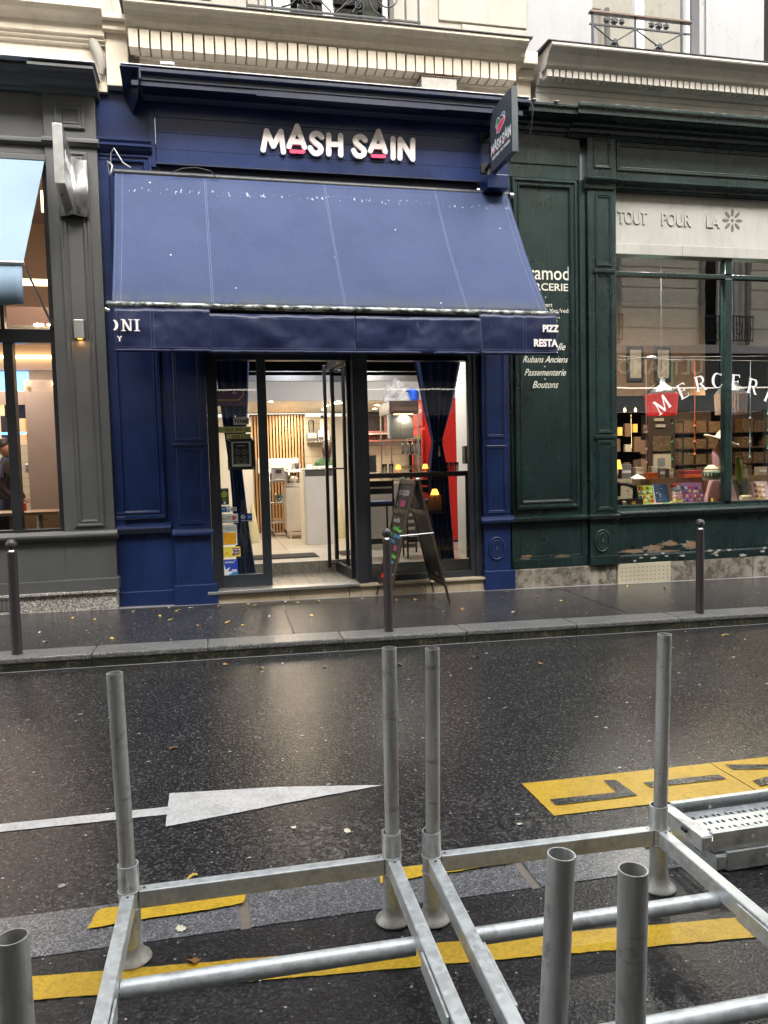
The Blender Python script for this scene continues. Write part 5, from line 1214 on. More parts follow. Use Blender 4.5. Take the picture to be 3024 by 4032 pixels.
MB().box(1.93,2.68,11.39,11.40,1.95,1.965).build('sneeze_guard_rail', 'brushed', dc); MB().quad((2.10,11.40,1.37),(2.68,11.40,1.37),(2.68,11.40,1.95),(2.10,11.40,1.95)).build('sneeze_guard', 'glass_clean', dc)
MB().box(2.75,3.05,11.50,11.53,2.385,2.398).build('light_strip', 'small_bulb', dc); spotlamp(2.9, 11.47, 2.37, .5, (1,.90,.75), .12, dc)
for x, z, lb in ((2.74,1.965,'left'),(2.95,1.965,'right')):
    o = thing('menu_sheet', 'pale laminated menu sheet, the '+lb+' one of two standing in the glass display', 'paper', (x,11.50,z+.067)); MB().box(-.10,.10,-.004,.004,0,.36).build('sheet', 'off_white', o)
for i, x in enumerate((2.78,2.86,2.94,3.02)):
    o = thing('soda_can', ['leftmost silver can of four on the middle glass shelf','second silver can from the left on the middle glass shelf','third silver can from the left on the middle glass shelf','rightmost silver can of four, next to the fridge'][i], 'can', (x+.13,11.62,1.791), group='silver cans in the display case')
    MB().lathe([(.026,0),(.031,.008),(.031,.155),(.027,.168),(.025,.168)], (0,0,0), 14).build('can_body', 'chrome', o); MB().lathe([(.0315,.03),(.0315,.13)], (0,0,0), 14, caps=False).build('can_print', 'sheet_paper', o)
o = thing('plate_of_sticks', 'tray of wooden sticks on the lowest glass shelf of the display', 'tray', (2.95,11.6,1.562))
for k in range(5): MB().box(-.16+.01*k,.18,-.03+.02*k,-.024+.02*k,.01*k,.006+.01*k).build('stick', 'oak_slat', o)
o = thing('plastic_box', 'clear green box on the steel worktop below the display', 'box', (2.82,11.6,1.372)); MB().box(-.12,.12,-.08,.08,0,.10).build('tub', 'clear_plastic', o, .01)
o = thing('plastic_bag', 'crumpled clear plastic bag lying on the hood of the display case', 'bag', (2.86,11.75,2.602))
m = MB(); vs = []; n1, n2 = 14, 9
for j in range(n2):
    for i in range(n1):
        a = 2*PI*i/n1; b = PI/2*j/(n2-1); q = 1+.45*noise.noise((math.cos(a)*2+7, math.sin(a)*2, j*.6)); vs.append((.22*q*math.cos(a)*math.cos(b), .18*q*math.sin(a)*math.cos(b), .30*q*math.sin(b)))
m.add(vs, [(j*n1+i,j*n1+(i+1)%n1,(j+1)*n1+(i+1)%n1,(j+1)*n1+i) for j in range(n2-1) for i in range(n1)], False); m.build('film', 'film_plastic', o)
o2 = thing('blue_bag', 'bright blue knotted plastic bag on top of the display case', 'bag', (3.10,11.65,2.602))
m = MB(); vs = []
for j in range(7):
    for i in range(10):
        a = 2*PI*i/10; rr_ = (.03,.06,.05,.08,.05,.07,.01)[j]*(1+1.1*noise.noise((math.cos(a)*3, math.sin(a)*3, j*1.3))); vs.append((rr_*math.cos(a)*1.2+.05*noise.noise((j*.9,2,1)), rr_*math.sin(a), .034*j+.03*noise.noise((math.cos(a)*2,j,4))))
m.add(vs, [(j*10+i,j*10+(i+1)%10,(j+1)*10+(i+1)%10,(j+1)*10+i) for j in range(6) for i in range(10)], True); m.build('film', 'bag_blue', o2)
# red fridge
fr_ = thing('drinks_fridge', 'tall bright red drinks fridge with glass door, side on behind the curtain', 'fridge', (3.37,12.0,.338))
MB().box(0,.62,0,.68,.04,2.35).build('cabinet', 'red_plastic', fr_, .01)
MB().box(-.03,-.003,.01,.67,1.90,2.33).build('header_sign', 'red_plastic', fr_, .004)
text('Boissons fraiches', 'header_lettering', 'white_gloss', fr_, .11, (-.031,.66,2.12), (PI/2,0,-PI/2), .0005, width=.62)
f2 = MB(); 
for b in ((-.04,-.003,.01,.67,.10,.18),(-.04,-.003,.01,.67,1.76,1.84),(-.04,-.003,.01,.07,.18,1.76),(-.04,-.003,.61,.67,.18,1.76)): f2.box(*b)
f2.build('door', 'red_plastic', fr_, .003); MB().box(-.030,-.020,.07,.61,.18,1.76).build('door_glass', 'window_dark_glass', fr_)
m = MB(); m.tube([(-.04,.1,1.40),(-.09,.1,1.38),(-.09,.1,.95),(-.04,.1,.93)], .018, 8); m.build('handle', 'red_plastic', fr_)
MB().box(.1,.55,-.002,.0,0,.04).build('foot_rail', 'black', fr_)
rbx = thing('drinks_crate', 'small red crate on the floor beside the red fridge', 'crate', (3.33,10.95,.338)); MB().box(0,.16,0,.3,0,.30).build('crate', 'red_plastic', rbx, .01); MB().box(-.003,.163,-.003,.303,.26,.30).build('rim', 'st_red', rbx, .004)
cg = thing('vent_crate', 'grey slatted plastic crate on the floor under the steel base', 'crate', (2.56,10.85,.338))
for k in range(7): MB().box(0,.34,0,.02,.08+.10*k,.135+.10*k).build('slat', 'slate_grey', cg, .004)
for x in (0,.32): MB().box(x,x+.02,.02,.04,0,.8).build('side_post', 'black', cg)
# bar shelf in the window
bsf = thing('bar_shelf', 'narrow black bar shelf running along the right restaurant window', 'shelf', (0,0,0))
MB().box(1.90,3.425,9.80,10.12,1.46,1.525).build('board', 'black', bsf, .004)
for x in (1.93, 3.36): MB().box(x,x+.04,9.95,9.99,.34,1.46).build('leg', 'black_metal', bsf, .003)
def stool(x, y, rz_, label):
    t0 = thing('bar_stool', label, 'stool', (x,y,.338), rz_, 'black bar stools at the window shelf')
    MB().box(-.19,.19,-.17,.17,.73,.755).build('seat', 'black', t0, .004); MB().box(-.19,.19,-.18,.18,.757,.80).build('cushion', 'cushion_blue', t0, .018)
    for sx_ in (-1,1):
        MB().box(sx_*.175-.012,sx_*.175+.012,-.175,-.15,0,1.09).build('leg', 'black_metal', t0, .002); MB().box(sx_*.175-.012,sx_*.175+.012,.15,.175,0,.73).build('leg', 'black_metal', t0, .002)
    for z, h in ((1.00,.08),(.90,.075)): MB().box(-.165,.165,-.172,-.155,z,z+h).build('back_slat', 'black', t0, .003)
    for yy in (-.165,.155): MB().box(-.163,.163,yy,yy+.02,.22,.26).build('foot_rail', 'black_metal', t0, .002)
    return t0
stool(2.22, 10.38, .05, 'black bar stool with blue cushion left of the chalkboard, at the window shelf')
stool(2.78, 10.38, -.06, 'black bar stool with blue cushion hidden behind the chalkboard, at the window shelf')
for x, y, lb in ((2.42,9.95,'small glowing table lamp on the bar shelf next to the glasses'),(2.80,9.98,'small glowing table lamp on the bar shelf by the fridge door')):
    o = thing('table_lamp', lb, 'lamp', (x,y,1.526)); MB().lathe([(.028,0),(.028,.006),(.005,.012),(.005,.05)], (0,0,0), 12).build('stand', 'gold', o); MB().lathe([(.042,.045),(.026,.105)], (0,0,0), 14).build('lamp_shade', 'lamp_glow', o)
o = thing('low_lamp_reflection', 'modelled reflection of an orange lamp before a small wooden picture, low in the right pane', 'lamp', (2.85,9.72,1.13)); MB().lathe([(.03,0),(.032,.01),(.008,.025),(.022,.06),(.006,.09),(.005,.11)], (0,0,0), 12).build('stand', 'iron_brown', o); MB().lathe([(.058,.095),(.03,.17)], (0,0,0), 14).build('lamp_shade', 'lamp_glow', o)  # a lamp reflected in the pane, built as a solid glowing one
o = thing('picture_board', 'small wooden picture board leaning behind the orange lamp', 'picture', (2.86,9.78,1.13)); MB().box(-.09,.10,0,.012,-.12,.09).build('board', 'wood_brown', o, .003); MB().box(-.10,.11,-.06,.02,-.14,-.12).build('ledge', 'black', o)
MB().box(-.11,.12,-.07,.03,-.16,-.145).build('ledge_lip', 'black', o)
for i, (x, lb) in enumerate(((2.24,'water glass left of the small lamp on the bar shelf'),(2.33,'water glass nearest the small lamp on the bar shelf'),(3.10,'stacked glass right of the tied curtain on the bar shelf'),(3.17,'glass between two others right of the tied curtain'),(3.24,'glass nearest the white wall on the bar shelf'))):
    o = thing('drinking_glass', lb, 'glass', (x,9.98,1.526)); MB().lathe([(.026,0),(.028,.01),(.033,.12),(.031,.12),(.025,.012)], (0,0,0), 14).build('tumbler', 'clear_plastic', o)
o = thing('speaker_box', 'small grey box fixed on the white wall right of the shelf', 'box', (3.335,9.9,1.62)); MB().box(0,.10,0,.12,0,.24).build('housing', 'slate_grey', o, .006); MB().box(-.002,0,.03,.09,.04,.10).build('grille', 'black', o)
np_ = thing('notice', 'white printed notice sheet taped at the left of the right window above the shelf', 'paper', (1.975,9.575,1.545))
MB().box(-.025-.04,.068,0,.002,0,.215).build('sheet', 'sheet_paper', np_)
for k, z in enumerate((.175,.16,.13,.12,.10,.08,.07,.045,.035,.02)): MB().box(-.055,.055-.012*(k%3),-.001,0,z,z+.003).build('text_line', 'tc_grey' if k < 5 else 'tc_bluegrey', np_)
for x in (-.045,-.030): MB().box(x-.005,x+.005,-.001,0,.195,.205).build('emblem', 'tc_pink', np_)
# menu board hanging in the side light
mb_ = thing('menu_board', 'black framed menu board hanging behind the sticker covered pane', 'board', (.36,9.60,1.80))
m = MB(); m.box(-.165,-.115,0,.02,-.18,.20); m.box(.12,.17,0,.02,-.18,.20); m.box(-.115,.12,0,.02,-.18,-.14); m.box(-.115,.12,0,.02,.165,.20); m.build('frame', 'black', mb_, .004)
MB().box(-.115,.12,.012,.018,-.14,.165).build('mount', 'sheet_paper', mb_); MB().box(-.095,.095,.006,.011,-.11,.15).build('sheet', 'chalkboard', mb_)
for x, z in ((-.14,.18),(.145,.18),(-.14,-.16),(.145,-.16)): MB().lathe([(.010,0),(.006,.008),(0,.008)], (0,0,0), 10, Matrix.Translation((x,-.001,z)) @ Matrix.Rotation(PI/2,4,'X')).build('fixing_stud', 'chrome', mb_)
for x in (-.045,.04):
    for z in (.04,-.05): m = MB(); m.tube([(x+.032*math.cos(a*PI/8), .004, z+.032*math.sin(a*PI/8)) for a in range(16)], .0015, 4, closed=True); m.tube([(x-.01,.004,z+.02),(x+.01,.004,z-.02)], .003, 4); m.build('dish_drawing', 'chalk', mb_)
MB().box(-.05,.05,.004,.0055,.11,.118).build('heading', 'chalk', mb_); MB().box(-.07,.07,.004,.0055,-.10,-.095).build('heading', 'chalk', mb_)
fe = thing('closed_sign', 'small white hanging sign reading FERME in the side pane', 'sign', (.37,9.585,2.17))
MB().box(-.09,.09,0,.004,0,.085).build('plate', 'sheet_paper', fe); text('FERM\u00c9', 'lettering', 'ink_black', fe, .070, (-.075,-.001,.018), sx=.88, bold=.0015, ext=.0004)
for x in (-.07,.07): MB().lathe([(.009,0),(.009,.004),(.003,.008)], (0,0,0), 10, Matrix.Translation((x,0,.10)) @ Matrix.Rotation(PI/2,4,'X')).build('sucker', 'chrome', fe)
bn = thing('banner_reflection', 'two translucent yellow strips with mirrored black beer words, a reflection modelled in the side pane', 'sign', (.29,9.605,2.0))  # stickers reflected in the pane, built as reversed decals
for z0, z1, x0, x1 in ((.075,.148,-.19,.20),(-.01,.06,-.10,.195)): MB().box(x0,x1,0,.002,z0,z1).build('strip', 'tc_yellow', bn)
text('ON VEND AUSSI', 'mirrored_lettering', 'ink_black', bn, .062, (.185,-.001,.09), rot=(PI/2,0,0), sx=-.66, bold=.001, ext=.0004)
text('DE LA BI\u00c8RE', 'mirrored_lettering', 'ink_black', bn, .062, (.185,-.001,.005), rot=(PI/2,0,0), sx=-.66, bold=.001, ext=.0004)
gs_ = thing('gold_film_lettering', 'gold outlined corner frame and letter feet on dark film behind the side pane', 'sticker', (0,9.60,0))
MB().box(.10,.43,.004,.006,2.40,2.60).build('film', 'st_purple', gs_)
m = MB(); m.add([(.10,0,2.478),(.352,0,2.478),(.405,0,2.535),(.405,0,2.60),(.418,0,2.60),(.418,0,2.530),(.358,0,2.464),(.10,0,2.464)], [(0,1,6,7),(1,2,5,6),(2,3,4,5)]); m.build('frame_line', 'gold', gs_)
m = MB(); m.add([(.17,0,2.555),(.19,0,2.60),(.165,0,2.60)], [(0,1,2)]); m.add([(.27,0,2.548),(.34,0,2.548),(.335,0,2.558),(.312,0,2.566),(.312,0,2.60),(.296,0,2.60),(.296,0,2.566),(.275,0,2.558)], [tuple(range(8))]); m.build('letter', 'gold', gs_)

# ------------------------------------------------------------------ stickers on the side pane
def sticker(label, x0, x1, z0, z1, mat, parts, r=0, y=9.5635):
    t0 = thing('sticker', label, 'sticker', ((x0+x1)/2, y, (z0+z1)/2), group='payment and voucher stickers on the side pane')
    w = (x1-x0)/2; h = (z1-z0)/2
    MB().box(-w,w,-.0006,0,-h,h).build('backing', mat, t0)
    for k, p in enumerate(parts):
        yk = -.0010-.0004*k
        if p[0] == 'box': MB().box(p[1],p[2],yk-.0002,yk,p[3],p[4]).build('printed_area', p[5], t0)
        if p[0] == 'disc': m = MB(); m.poly(blob(p[1],p[2],p[3],p[4] if len(p) > 5 else p[3]), yk-.0002, yk); m.build('printed_disc', p[-1], t0)
        if p[0] == 'poly': m = MB(); m.poly(p[1], yk-.0002, yk); m.build('printed_shape', p[2], t0)
        if p[0] == 'text': text(p[1], 'printed_text', p[5], t0, p[4], (p[2],yk,p[3]), ext=.0002, sx=p[6] if len(p) > 6 else .9, bold=p[7] if len(p) > 7 else 0)
    return t0
sticker('dark sticker with pale green rings, topmost on the pane',.088,.19,1.20,1.40,'st_black',[('disc',0,.02,.043,'st_lime'),('disc',.008,.012,.034,'st_black'),('disc',.008,.012,.028,'st_lime'),('disc',.013,.006,.018,'st_black'),('disc',.013,.006,.012,'st_lime'),('box',-.03,.03,-.045,-.037,'st_lime'),('box',-.014,.014,-.09,-.062,'sheet_paper'),('box',-.03,.03,.075,.085,'tc_grey')])
sticker('white and blue card sticker with a tower silhouette',.088,.205,1.105,1.185,'sheet_paper',[('box',-.055,.012,-.035,.035,'st_blue'),('poly',[(-.01,-.035),(.012,-.035),(.004,0),(.001,.03),(-.002,0)],'st_navy'),('text','PARIS',-.052,-.005,.022,'white_gloss'),('box',.022,.046,-.032,-.012,'st_blue')])
sticker('small white card sticker with red, blue and green bands',.207,.278,1.12,1.168,'sheet_paper',[('box',-.030,-.010,-.017,.017,'st_red'),('box',-.010,.010,-.017,.017,'st_royal'),('box',.010,.028,-.017,.017,'st_green'),('box',-.018,.018,-.005,.006,'sheet_paper')])
sticker('wide white voucher sticker with a red disc',.088,.292,.972,1.088,'sheet_paper',[('text','Ticket',-.038,.012,.026,'ink_black'),('text','Restaurant',-.088,-.010,.026,'ink_black'),('disc',.052,.008,.026,'st_red'),('text','Edenred',.030,.004,.020,'st_red'),('text','Eden',.030,.004,.020,'white_gloss'),('box',-.09,.09,-.043,-.040,'tc_grey'),('box',.04,.09,-.046,-.038,'ink_black')])
sticker('dark blue sticker with white round emblem and light blue square',.315,.462,.985,1.085,'st_navy',[('disc',-.036,.008,.026,'sheet_paper'),('disc',-.036,.008,.020,'tc_grey'),('text','RIE',-.052,0,.022,'sheet_paper'),('box',.018,.060,-.018,.032,'st_blue'),('text','AMEX',.022,.002,.016,'white_gloss'),('box',-.06,.06,-.042,-.037,'sheet_paper')])
sticker('white lunch voucher sticker with a large orange square',.095,.272,.700,.955,'sheet_paper',[('text','Ch\u00e8que',-.045,.080,.036,'st_green'),('text','D\u00e9jeuner',-.045,.052,.036,'st_green'),('box',-.075,-.055,.075,.095,'st_orange'),('box',-.075,.075,-.112,.030,'st_orange')])
sticker('yellow rimmed purple voucher sticker with a hand drawing',.100,.305,.558,.682,'st_yellow',[('box',-.002,.090,-.040,.044,'st_purple'),('disc',-.020,.002,.036,.044,'st_yellow'),('text','CH\u00c8QUE',.010,.018,.024,'white_gloss',.85,.0006),('text','de',.035,.003,.014,'white_gloss'),('text','TABLE',.012,-.020,.028,'white_gloss',.9,.0008),('poly',[(-.085,-.01),(-.06,.004),(-.03,.002),(-.028,-.008),(-.05,-.012),(-.06,-.03),(-.075,-.03),(-.065,-.015)],'gold'),('poly',[(-.07,.008),(-.055,.03),(-.04,.012),(-.05,.004)],'white_gloss'),('poly',[(-.09,-.050),(-.03,-.058),(.05,-.054),(.09,-.046),(.05,-.050),(-.03,-.054)],'gold')])
sticker('blue voucher sticker with a large white star at the bottom of the pane',.102,.268,.275,.528,'st_royal',[('box',-.083,.083,-.126,-.03,'st_blue'),('poly',[(-.083,.07),(-.060,.0),(-.010,.035),(-.036,-.020),(.022,-.040),(-.028,-.060),(-.016,-.122),(-.05,-.078),(-.083,-.11)],'white_gloss'),('text','sodexo',-.070,.082,.040,'white_gloss',.95,.0008),('disc',.050,.112,.006,'white_gloss'),('box',.010,.070,-.012,.0,'sheet_paper'),('box',-.01,.070,-.028,-.016,'sheet_paper'),('box',-.02,.083,-.075,-.068,'tc_pink'),('box',.0,.07,-.110,-.106,'sheet_paper')])

# ================================================================== PEOPLE
def skinbody(name, verts, edges, radii, mat, parent, root=0, sub=2):
    me = D.meshes.new(name); me.from_pydata(verts, edges, []); me.update()
    o = D.objects.new(name, me); COL.objects.link(o); o.parent = parent
    o.modifiers.new('skin', 'SKIN')
    if not me.skin_vertices: me.attributes  # layer made by the modifier below
    bm = bmesh.new(); bm.from_mesh(me); sk = bm.verts.layers.skin.verify(); bm.verts.ensure_lookup_table()
    for i, v in enumerate(bm.verts):
        r_ = radii[i]; v[sk].radius = r_ if isinstance(r_, tuple) else (r_, r_)
        v[sk].use_root = (i == root)
    bm.to_mesh(me); bm.free()
    o.modifiers['skin'].use_smooth_shade = True
    s_ = o.modifiers.new('sub', 'SUBSURF'); s_.levels = sub; s_.render_levels = sub
    me.materials.append(MATS[mat]); return o
def head(parent, z0, facing, hair='short'):    # face towards +X before turning by facing
    m = MB(); n1, n2 = 24, 18; vs = []
    for j in range(n2+1):
        ph = PI*j/n2
        for i in range(n1):
            a = 2*PI*i/n1; x = .088*math.sin(ph)*math.cos(a); y = .073*math.sin(ph)*math.sin(a); z = .115*math.cos(ph)
            fx = max(0, math.cos(a))*math.sin(ph)
            if z < 0: x *= 1-.25*(-z/.115)*(1 if x < 0 else .2); y *= 1-.30*(-z/.115)
            nz_ = math.exp(-((z+.018)/.022)**2)*math.exp(-(math.sin(a)/.16)**2); x += .024*nz_*(fx > .5)
            x -= .010*math.exp(-((z-.012)/.014)**2)*math.exp(-((abs(math.sin(a))-.42)/.16)**2)*(fx > .3)
            x += .006*math.exp(-((z+.052)/.010)**2)*math.exp(-(math.sin(a)/.28)**2)*(fx > .4)
            vs.append((x,y,z))
    m.add(vs, [(j*n1+i,j*n1+(i+1)%n1,(j+1)*n1+(i+1)%n1,(j+1)*n1+i) for j in range(n2) for i in range(n1)], True)
    mx = Matrix.Translation((0,0,z0)) @ Matrix.Rotation(facing,4,'Z')
    m.v = [tuple(mx @ Vector(v)) for v in m.v]
    h = m.build('head', 'skin', parent)
    for s_ in (-1,1):
        e = MB(); e.lathe([(.0,-.012),(.010,-.008),(.014,.0),(.010,.010),(0,.012)], (0,0,0), 10, mx @ Matrix.Translation((-.008,s_*.072,-.005)) @ Matrix.Diagonal((.8,.5,1.8,1))); e.build('ear', 'skin', h)
        e = MB(); e.lathe([(0,-.009),(.008,-.004),(.008,.004),(0,.009)], (0,0,0), 8, mx @ Matrix.Translation((.072,s_*.030,.012))); e.build('eye', 'hair', h)
    e = MB(); e.tube([tuple(mx @ Vector((.080,-.022,-.052))), tuple(mx @ Vector((.086,0,-.052))), tuple(mx @ Vector((.080,.022,-.052)))], .0035, 6); e.build('mouth', 'tc_red', h)
    hr = MB(); vs = []; n2 = 12
    for j in range(n2+1):
        for i in range(n1):
            a = 2*PI*i/n1; lim = PI*(.33+.30*(.5-.5*math.cos(a)))*(1.0 if hair == 'short' else 1.12); ph = lim*j/n2; k_ = 1.10+.03*noise.noise((math.cos(a)*5, math.sin(a)*5, j*.7))
            vs.append((.088*k_*math.sin(ph)*math.cos(a)-.006, .076*k_*math.sin(ph)*math.sin(a), .118*k_*math.cos(ph)+.004))
    hr.add([tuple(mx @ Vector(v)) for v in vs], [(j*n1+i,j*n1+(i+1)%n1,(j+1)*n1+(i+1)%n1,(j+1)*n1+i) for j in range(n2) for i in range(n1)], True)
    if hair == 'long':
        v2 = []
        for j in range(9):
            z = .05-.038*j; w_ = .078+.012*math.sin(j*.8)
            for i in range(11):
                a = PI*.42+PI*1.16*i/10; v2.append(tuple(mx @ Vector((w_*1.12*math.cos(a)-.008, w_*math.sin(a), z))))
        hr.add(v2, [(j*11+i,j*11+i+1,(j+1)*11+i+1,(j+1)*11+i) for j in range(8) for i in range(10)], True)
    hr.build('hair', 'hair', h, 0, .006)
    return h
def person(label, loc, rz_, height, top, long_hair=False, armdown=True):
    p = thing('person', label, 'person', loc, rz_); s_ = height/1.75
    V = [(0,0,.95),(0,0,1.10),(0,0,1.28),(0,0,1.42),(0,0,1.50),(.0,0,1.56),(0,.19,1.40),(.02,.25,1.12),(.14,.22,.95),(0,-.19,1.40),(.02,-.25,1.12),(.16,-.20,.98),(0,.09,.90),(.01,.10,.48),(0,.10,.08),(.10,.10,.04),(0,-.09,.90),(.01,-.10,.48),(0,-.10,.08),(.10,-.10,.04)]
    E_ = [(0,1),(1,2),(2,3),(3,4),(4,5),(3,6),(6,7),(7,8),(3,9),(9,10),(10,11),(0,12),(12,13),(13,14),(14,15),(0,16),(16,17),(17,18),(18,19)]
    Rr = [(.13,.16),(.115,.145),(.12,.165),(.09,.15),.055,.05,.065,.048,.032,.065,.048,.032,.085,.058,.042,.035,.085,.058,.042,.035]
    V = [tuple(c*s_ for c in v) for v in V]; Rr = [tuple(c*s_ for c in r_) if isinstance(r_, tuple) else r_*s_ for r_ in Rr]
    body = skinbody('body', V, E_, Rr, 'denim', p)
    ids = [0,1,2,3,4,6,7,8,9,10,11]; mp_ = {a:i for i, a in enumerate(ids)}
    jv = [V[i] for i in ids]; jv[0] = (0,0,.86*s_); je = [(mp_[a],mp_[b]) for a, b in E_ if a in mp_ and b in mp_]
    jr = [tuple(c*1.16 for c in Rr[i]) if isinstance(Rr[i], tuple) else Rr[i]*(1.35 if i not in (4,) else 1.2) for i in ids]
    skinbody('jacket' if top == 'jacket' else 'shirt', jv, je, jr, top, body)
    for s2 in (1,-1):
        i = 8 if s2 > 0 else 11; w_ = Vector(V[i])
        for k in range(4):
            m = MB(); b = w_+Vector((.03,s2*.0+(-.024+.016*k),-.012)); L_ = (.055,.068,.064,.05)[k]; m.tube([tuple(w_), tuple(b+Vector((.03,0,-.01))), tuple(b+Vector((.03+L_*.5,0,-.03))), tuple(b+Vector((.03+L_*.75,0,-.055)))], [.012,.009,.008,.006], 8); m.build('finger', 'skin', body)
        m = MB(); m.tube([tuple(w_), tuple(w_+Vector((.03,-s2*.035,-.01))), tuple(w_+Vector((.06,-s2*.045,-.03)))], [.013,.010,.008], 8); m.build('thumb', 'skin', body)
        m = MB(); m.tube([tuple(w_-Vector((.02,0,-.01))), tuple(w_+Vector((.05,0,-.018)))], [.024,.030], 10); m.build('palm', 'skin', body)
    h = head(body, 1.665*s_, 0, 'long' if long_hair else 'short')
    return p
person('person in a dark padded jacket looking right inside the lit cafe', (-2.70,11.2,.34), -.15, 1.73, 'jacket')
person('person in a green top seen from behind at the back of the kitchen', (2.13,14.45,.34), PI/2+.1, 1.70, 'green_shirt', True)

# ================================================================== HABERDASHERY WINDOW DISPLAY
for nme, mt, b in (('display_floor','off_white',(5.32,16,9.58,10.25,.94,.985)),('back_ledge','wood_brown',(5.32,16,10.22,10.27,.985,1.33)),('shop_floor','dark_wood_shelf',(3.9,16,10.3,15,.1,.2)),('side_wall','dark_wood_shelf',(5.2,5.3,9.72,15,.2,4.4)),
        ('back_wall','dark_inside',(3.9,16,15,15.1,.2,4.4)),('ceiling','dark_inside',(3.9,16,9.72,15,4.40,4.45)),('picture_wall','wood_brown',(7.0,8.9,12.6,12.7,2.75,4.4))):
    box(nme, mt, gn, *b, bev=0)
spotlamp(5.9, 9.62, 4.36, 60, (1,.95,.88), .12, gn); spotlamp(7.35, 9.62, 4.36, 60, (1,.88,.70), .3, gn); spotlamp(9.4, 12.2, 2.9, 4, (1,.60,.26), .3, gn); spotlamp(6.0, 12.0, 2.9, .8, (1,.62,.30), .3, gn)  # first two lamps are added, hidden high up, to brighten the display
cab = thing('shop_shelving', 'dark shelving packed with small yellowish boxes at the back of the haberdashery', 'shelf')
for x0 in (8.42, 9.95, 11.2, 12.4):
    m = MB(); m.box(x0,x0+1.1,13.3,13.5,.2,2.5); m.build('case', 'dark_wood_shelf', cab)
    for z in [.6,.9,1.2,1.5,1.8,2.1]:
        MB().box(x0,x0+1.1,12.95,13.3,z-.03,z-.01).build('shelf_board', 'dark_wood_shelf', cab)
        for k in range(4):
            if random.random() < .88: MB().box(x0+.03+k*.265,x0+.03+k*.265+random.uniform(.20,.245),12.98,13.2,z-.01,z+random.uniform(.16,.25)).build('drawer_box', 'shelf_boxes', cab)
cab2 = thing('display_cabinet', 'dark cabinet with button cards at the left in the haberdashery', 'cabinet')
MB().box(7.60,8.15,12.4,12.6,.2,2.4).build('case', 'dark_wood_shelf', cab2); MB().box(7.68,8.05,12.37,12.4,1.74,2.01).build('button_tray', 'shelf_boxes', cab2); MB().box(7.70,8.05,12.37,12.4,1.38,1.69).build('card', 'tc_beige', cab2); MB().box(7.78,7.92,12.36,12.37,1.48,1.62).build('card_print', 'tc_grey', cab2)
for i, (x, z) in enumerate(((7.72,2.28),(7.75,2.17))): MB().box(x,x+.18,12.36,12.4,z,z+.05).build('label_strip', 'tc_beige', cab2)
for i in range(16):
    x = 6.62+(i%4)*.17+random.uniform(-.03,.03); z = 1.05+.33*(i//4)+random.uniform(-.05,.05); MB().box(x,x+random.uniform(.08,.13),11.75+.06*(i%2),11.80+.06*(i%2),z,z+random.uniform(.12,.26)).build('hanging_card', ['tc_beige','wood_brown','shelf_boxes','tc_brown','gold','tc_grey'][random.randrange(6)], cab2)
spotlamp(6.9, 11.3, 2.9, 2.2, (1,.66,.34), .1, gn); spotlamp(9.0, 12.3, 2.9, 3, (1,.68,.36), .2, gn)
# string of tiny lights
sl_ = thing('fairy_lights', 'string of tiny warm fairy lights hanging inside the haberdashery', 'lights')
m = MB(); m.tube([(6.57,11.2,2.34),(6.58,11.2,1.78)], .003, 5); m.build('wire', 'cable', sl_)
b0 = MB().lathe([(0,-.0045),(.0045,0),(0,.0045)], (0,0,0), 6).build('bulb', 'small_bulb', sl_); b0.location = (6.57,11.195,2.32)
for i in range(1, 18): dup(b0, (6.57+.0006*i,11.195,2.32-.03*i))
for x, z, lb in ((6.52,2.40,'small round warm bulb at the upper left of the haberdashery'),(6.71,2.40,'round warm bulb left of the red fringed lampshade')):
    o = thing('bulb_light', lb, 'lamp', (x,11.3,z)); MB().lathe([(0,-.020),(.016,-.012),(.020,0),(.013,.022),(.009,.04)], (0,0,0), 12).build('bulb', 'small_bulb', o); MB().lathe([(.012,.04),(.012,.07)], (0,0,0), 8).build('socket', 'iron', o)
# fringed pendant lamps
def pendant(x, y, mat, label):
    o = thing('pendant_lamp', label, 'lamp', (x,y,0), group='fringed metal pendant lamps in the haberdashery window')
    MB().lathe([(.045,2.77),(.05,2.76),(.055,2.70),(.07,2.685),(.13,2.64),(.19,2.585),(.225,2.525),(.222,2.523),(.18,2.57),(.04,2.67)], (0,0,0), 32, caps=False).build('dome', 'dome_metal', o)
    m = MB(); n = 96; vs = []
    for j in range(5):
        for i in range(n): a = 2*PI*i/n; q = .222+.006*math.sin(i*2.1)+.004*random.random()-(0.004*j); vs.append((q*math.cos(a), q*math.sin(a), 2.53-.072*j-(.006*random.random() if j == 4 else 0)))
    m.add(vs, [(j*n+i,j*n+(i+1)%n,(j+1)*n+(i+1)%n,(j+1)*n+i) for j in range(4) for i in range(n)], False); m.build('fringe', mat, o)
    MB().lathe([(.228,2.515),(.231,2.525),(.228,2.535)], (0,0,0), 32, caps=False).build('braid', mat, o)
    m = MB(); m.tube([(0,0,2.77),(0,0,4.38)], .004, 6); m.build('flex', 'cable', o)
    MB().lathe([(0,2.42),(.03,2.43),(.04,2.46),(.02,2.52)], (0,0,0), 12).build('bulb', 'lamp_glow', o)
pendant(6.30, 9.92, 'fringe_red', 'metal pendant lamp with bright red fringe behind the painted letter M')
pendant(7.43, 9.92, 'fringe_blue', 'metal pendant lamp with blue and gold fringe behind the mullion')
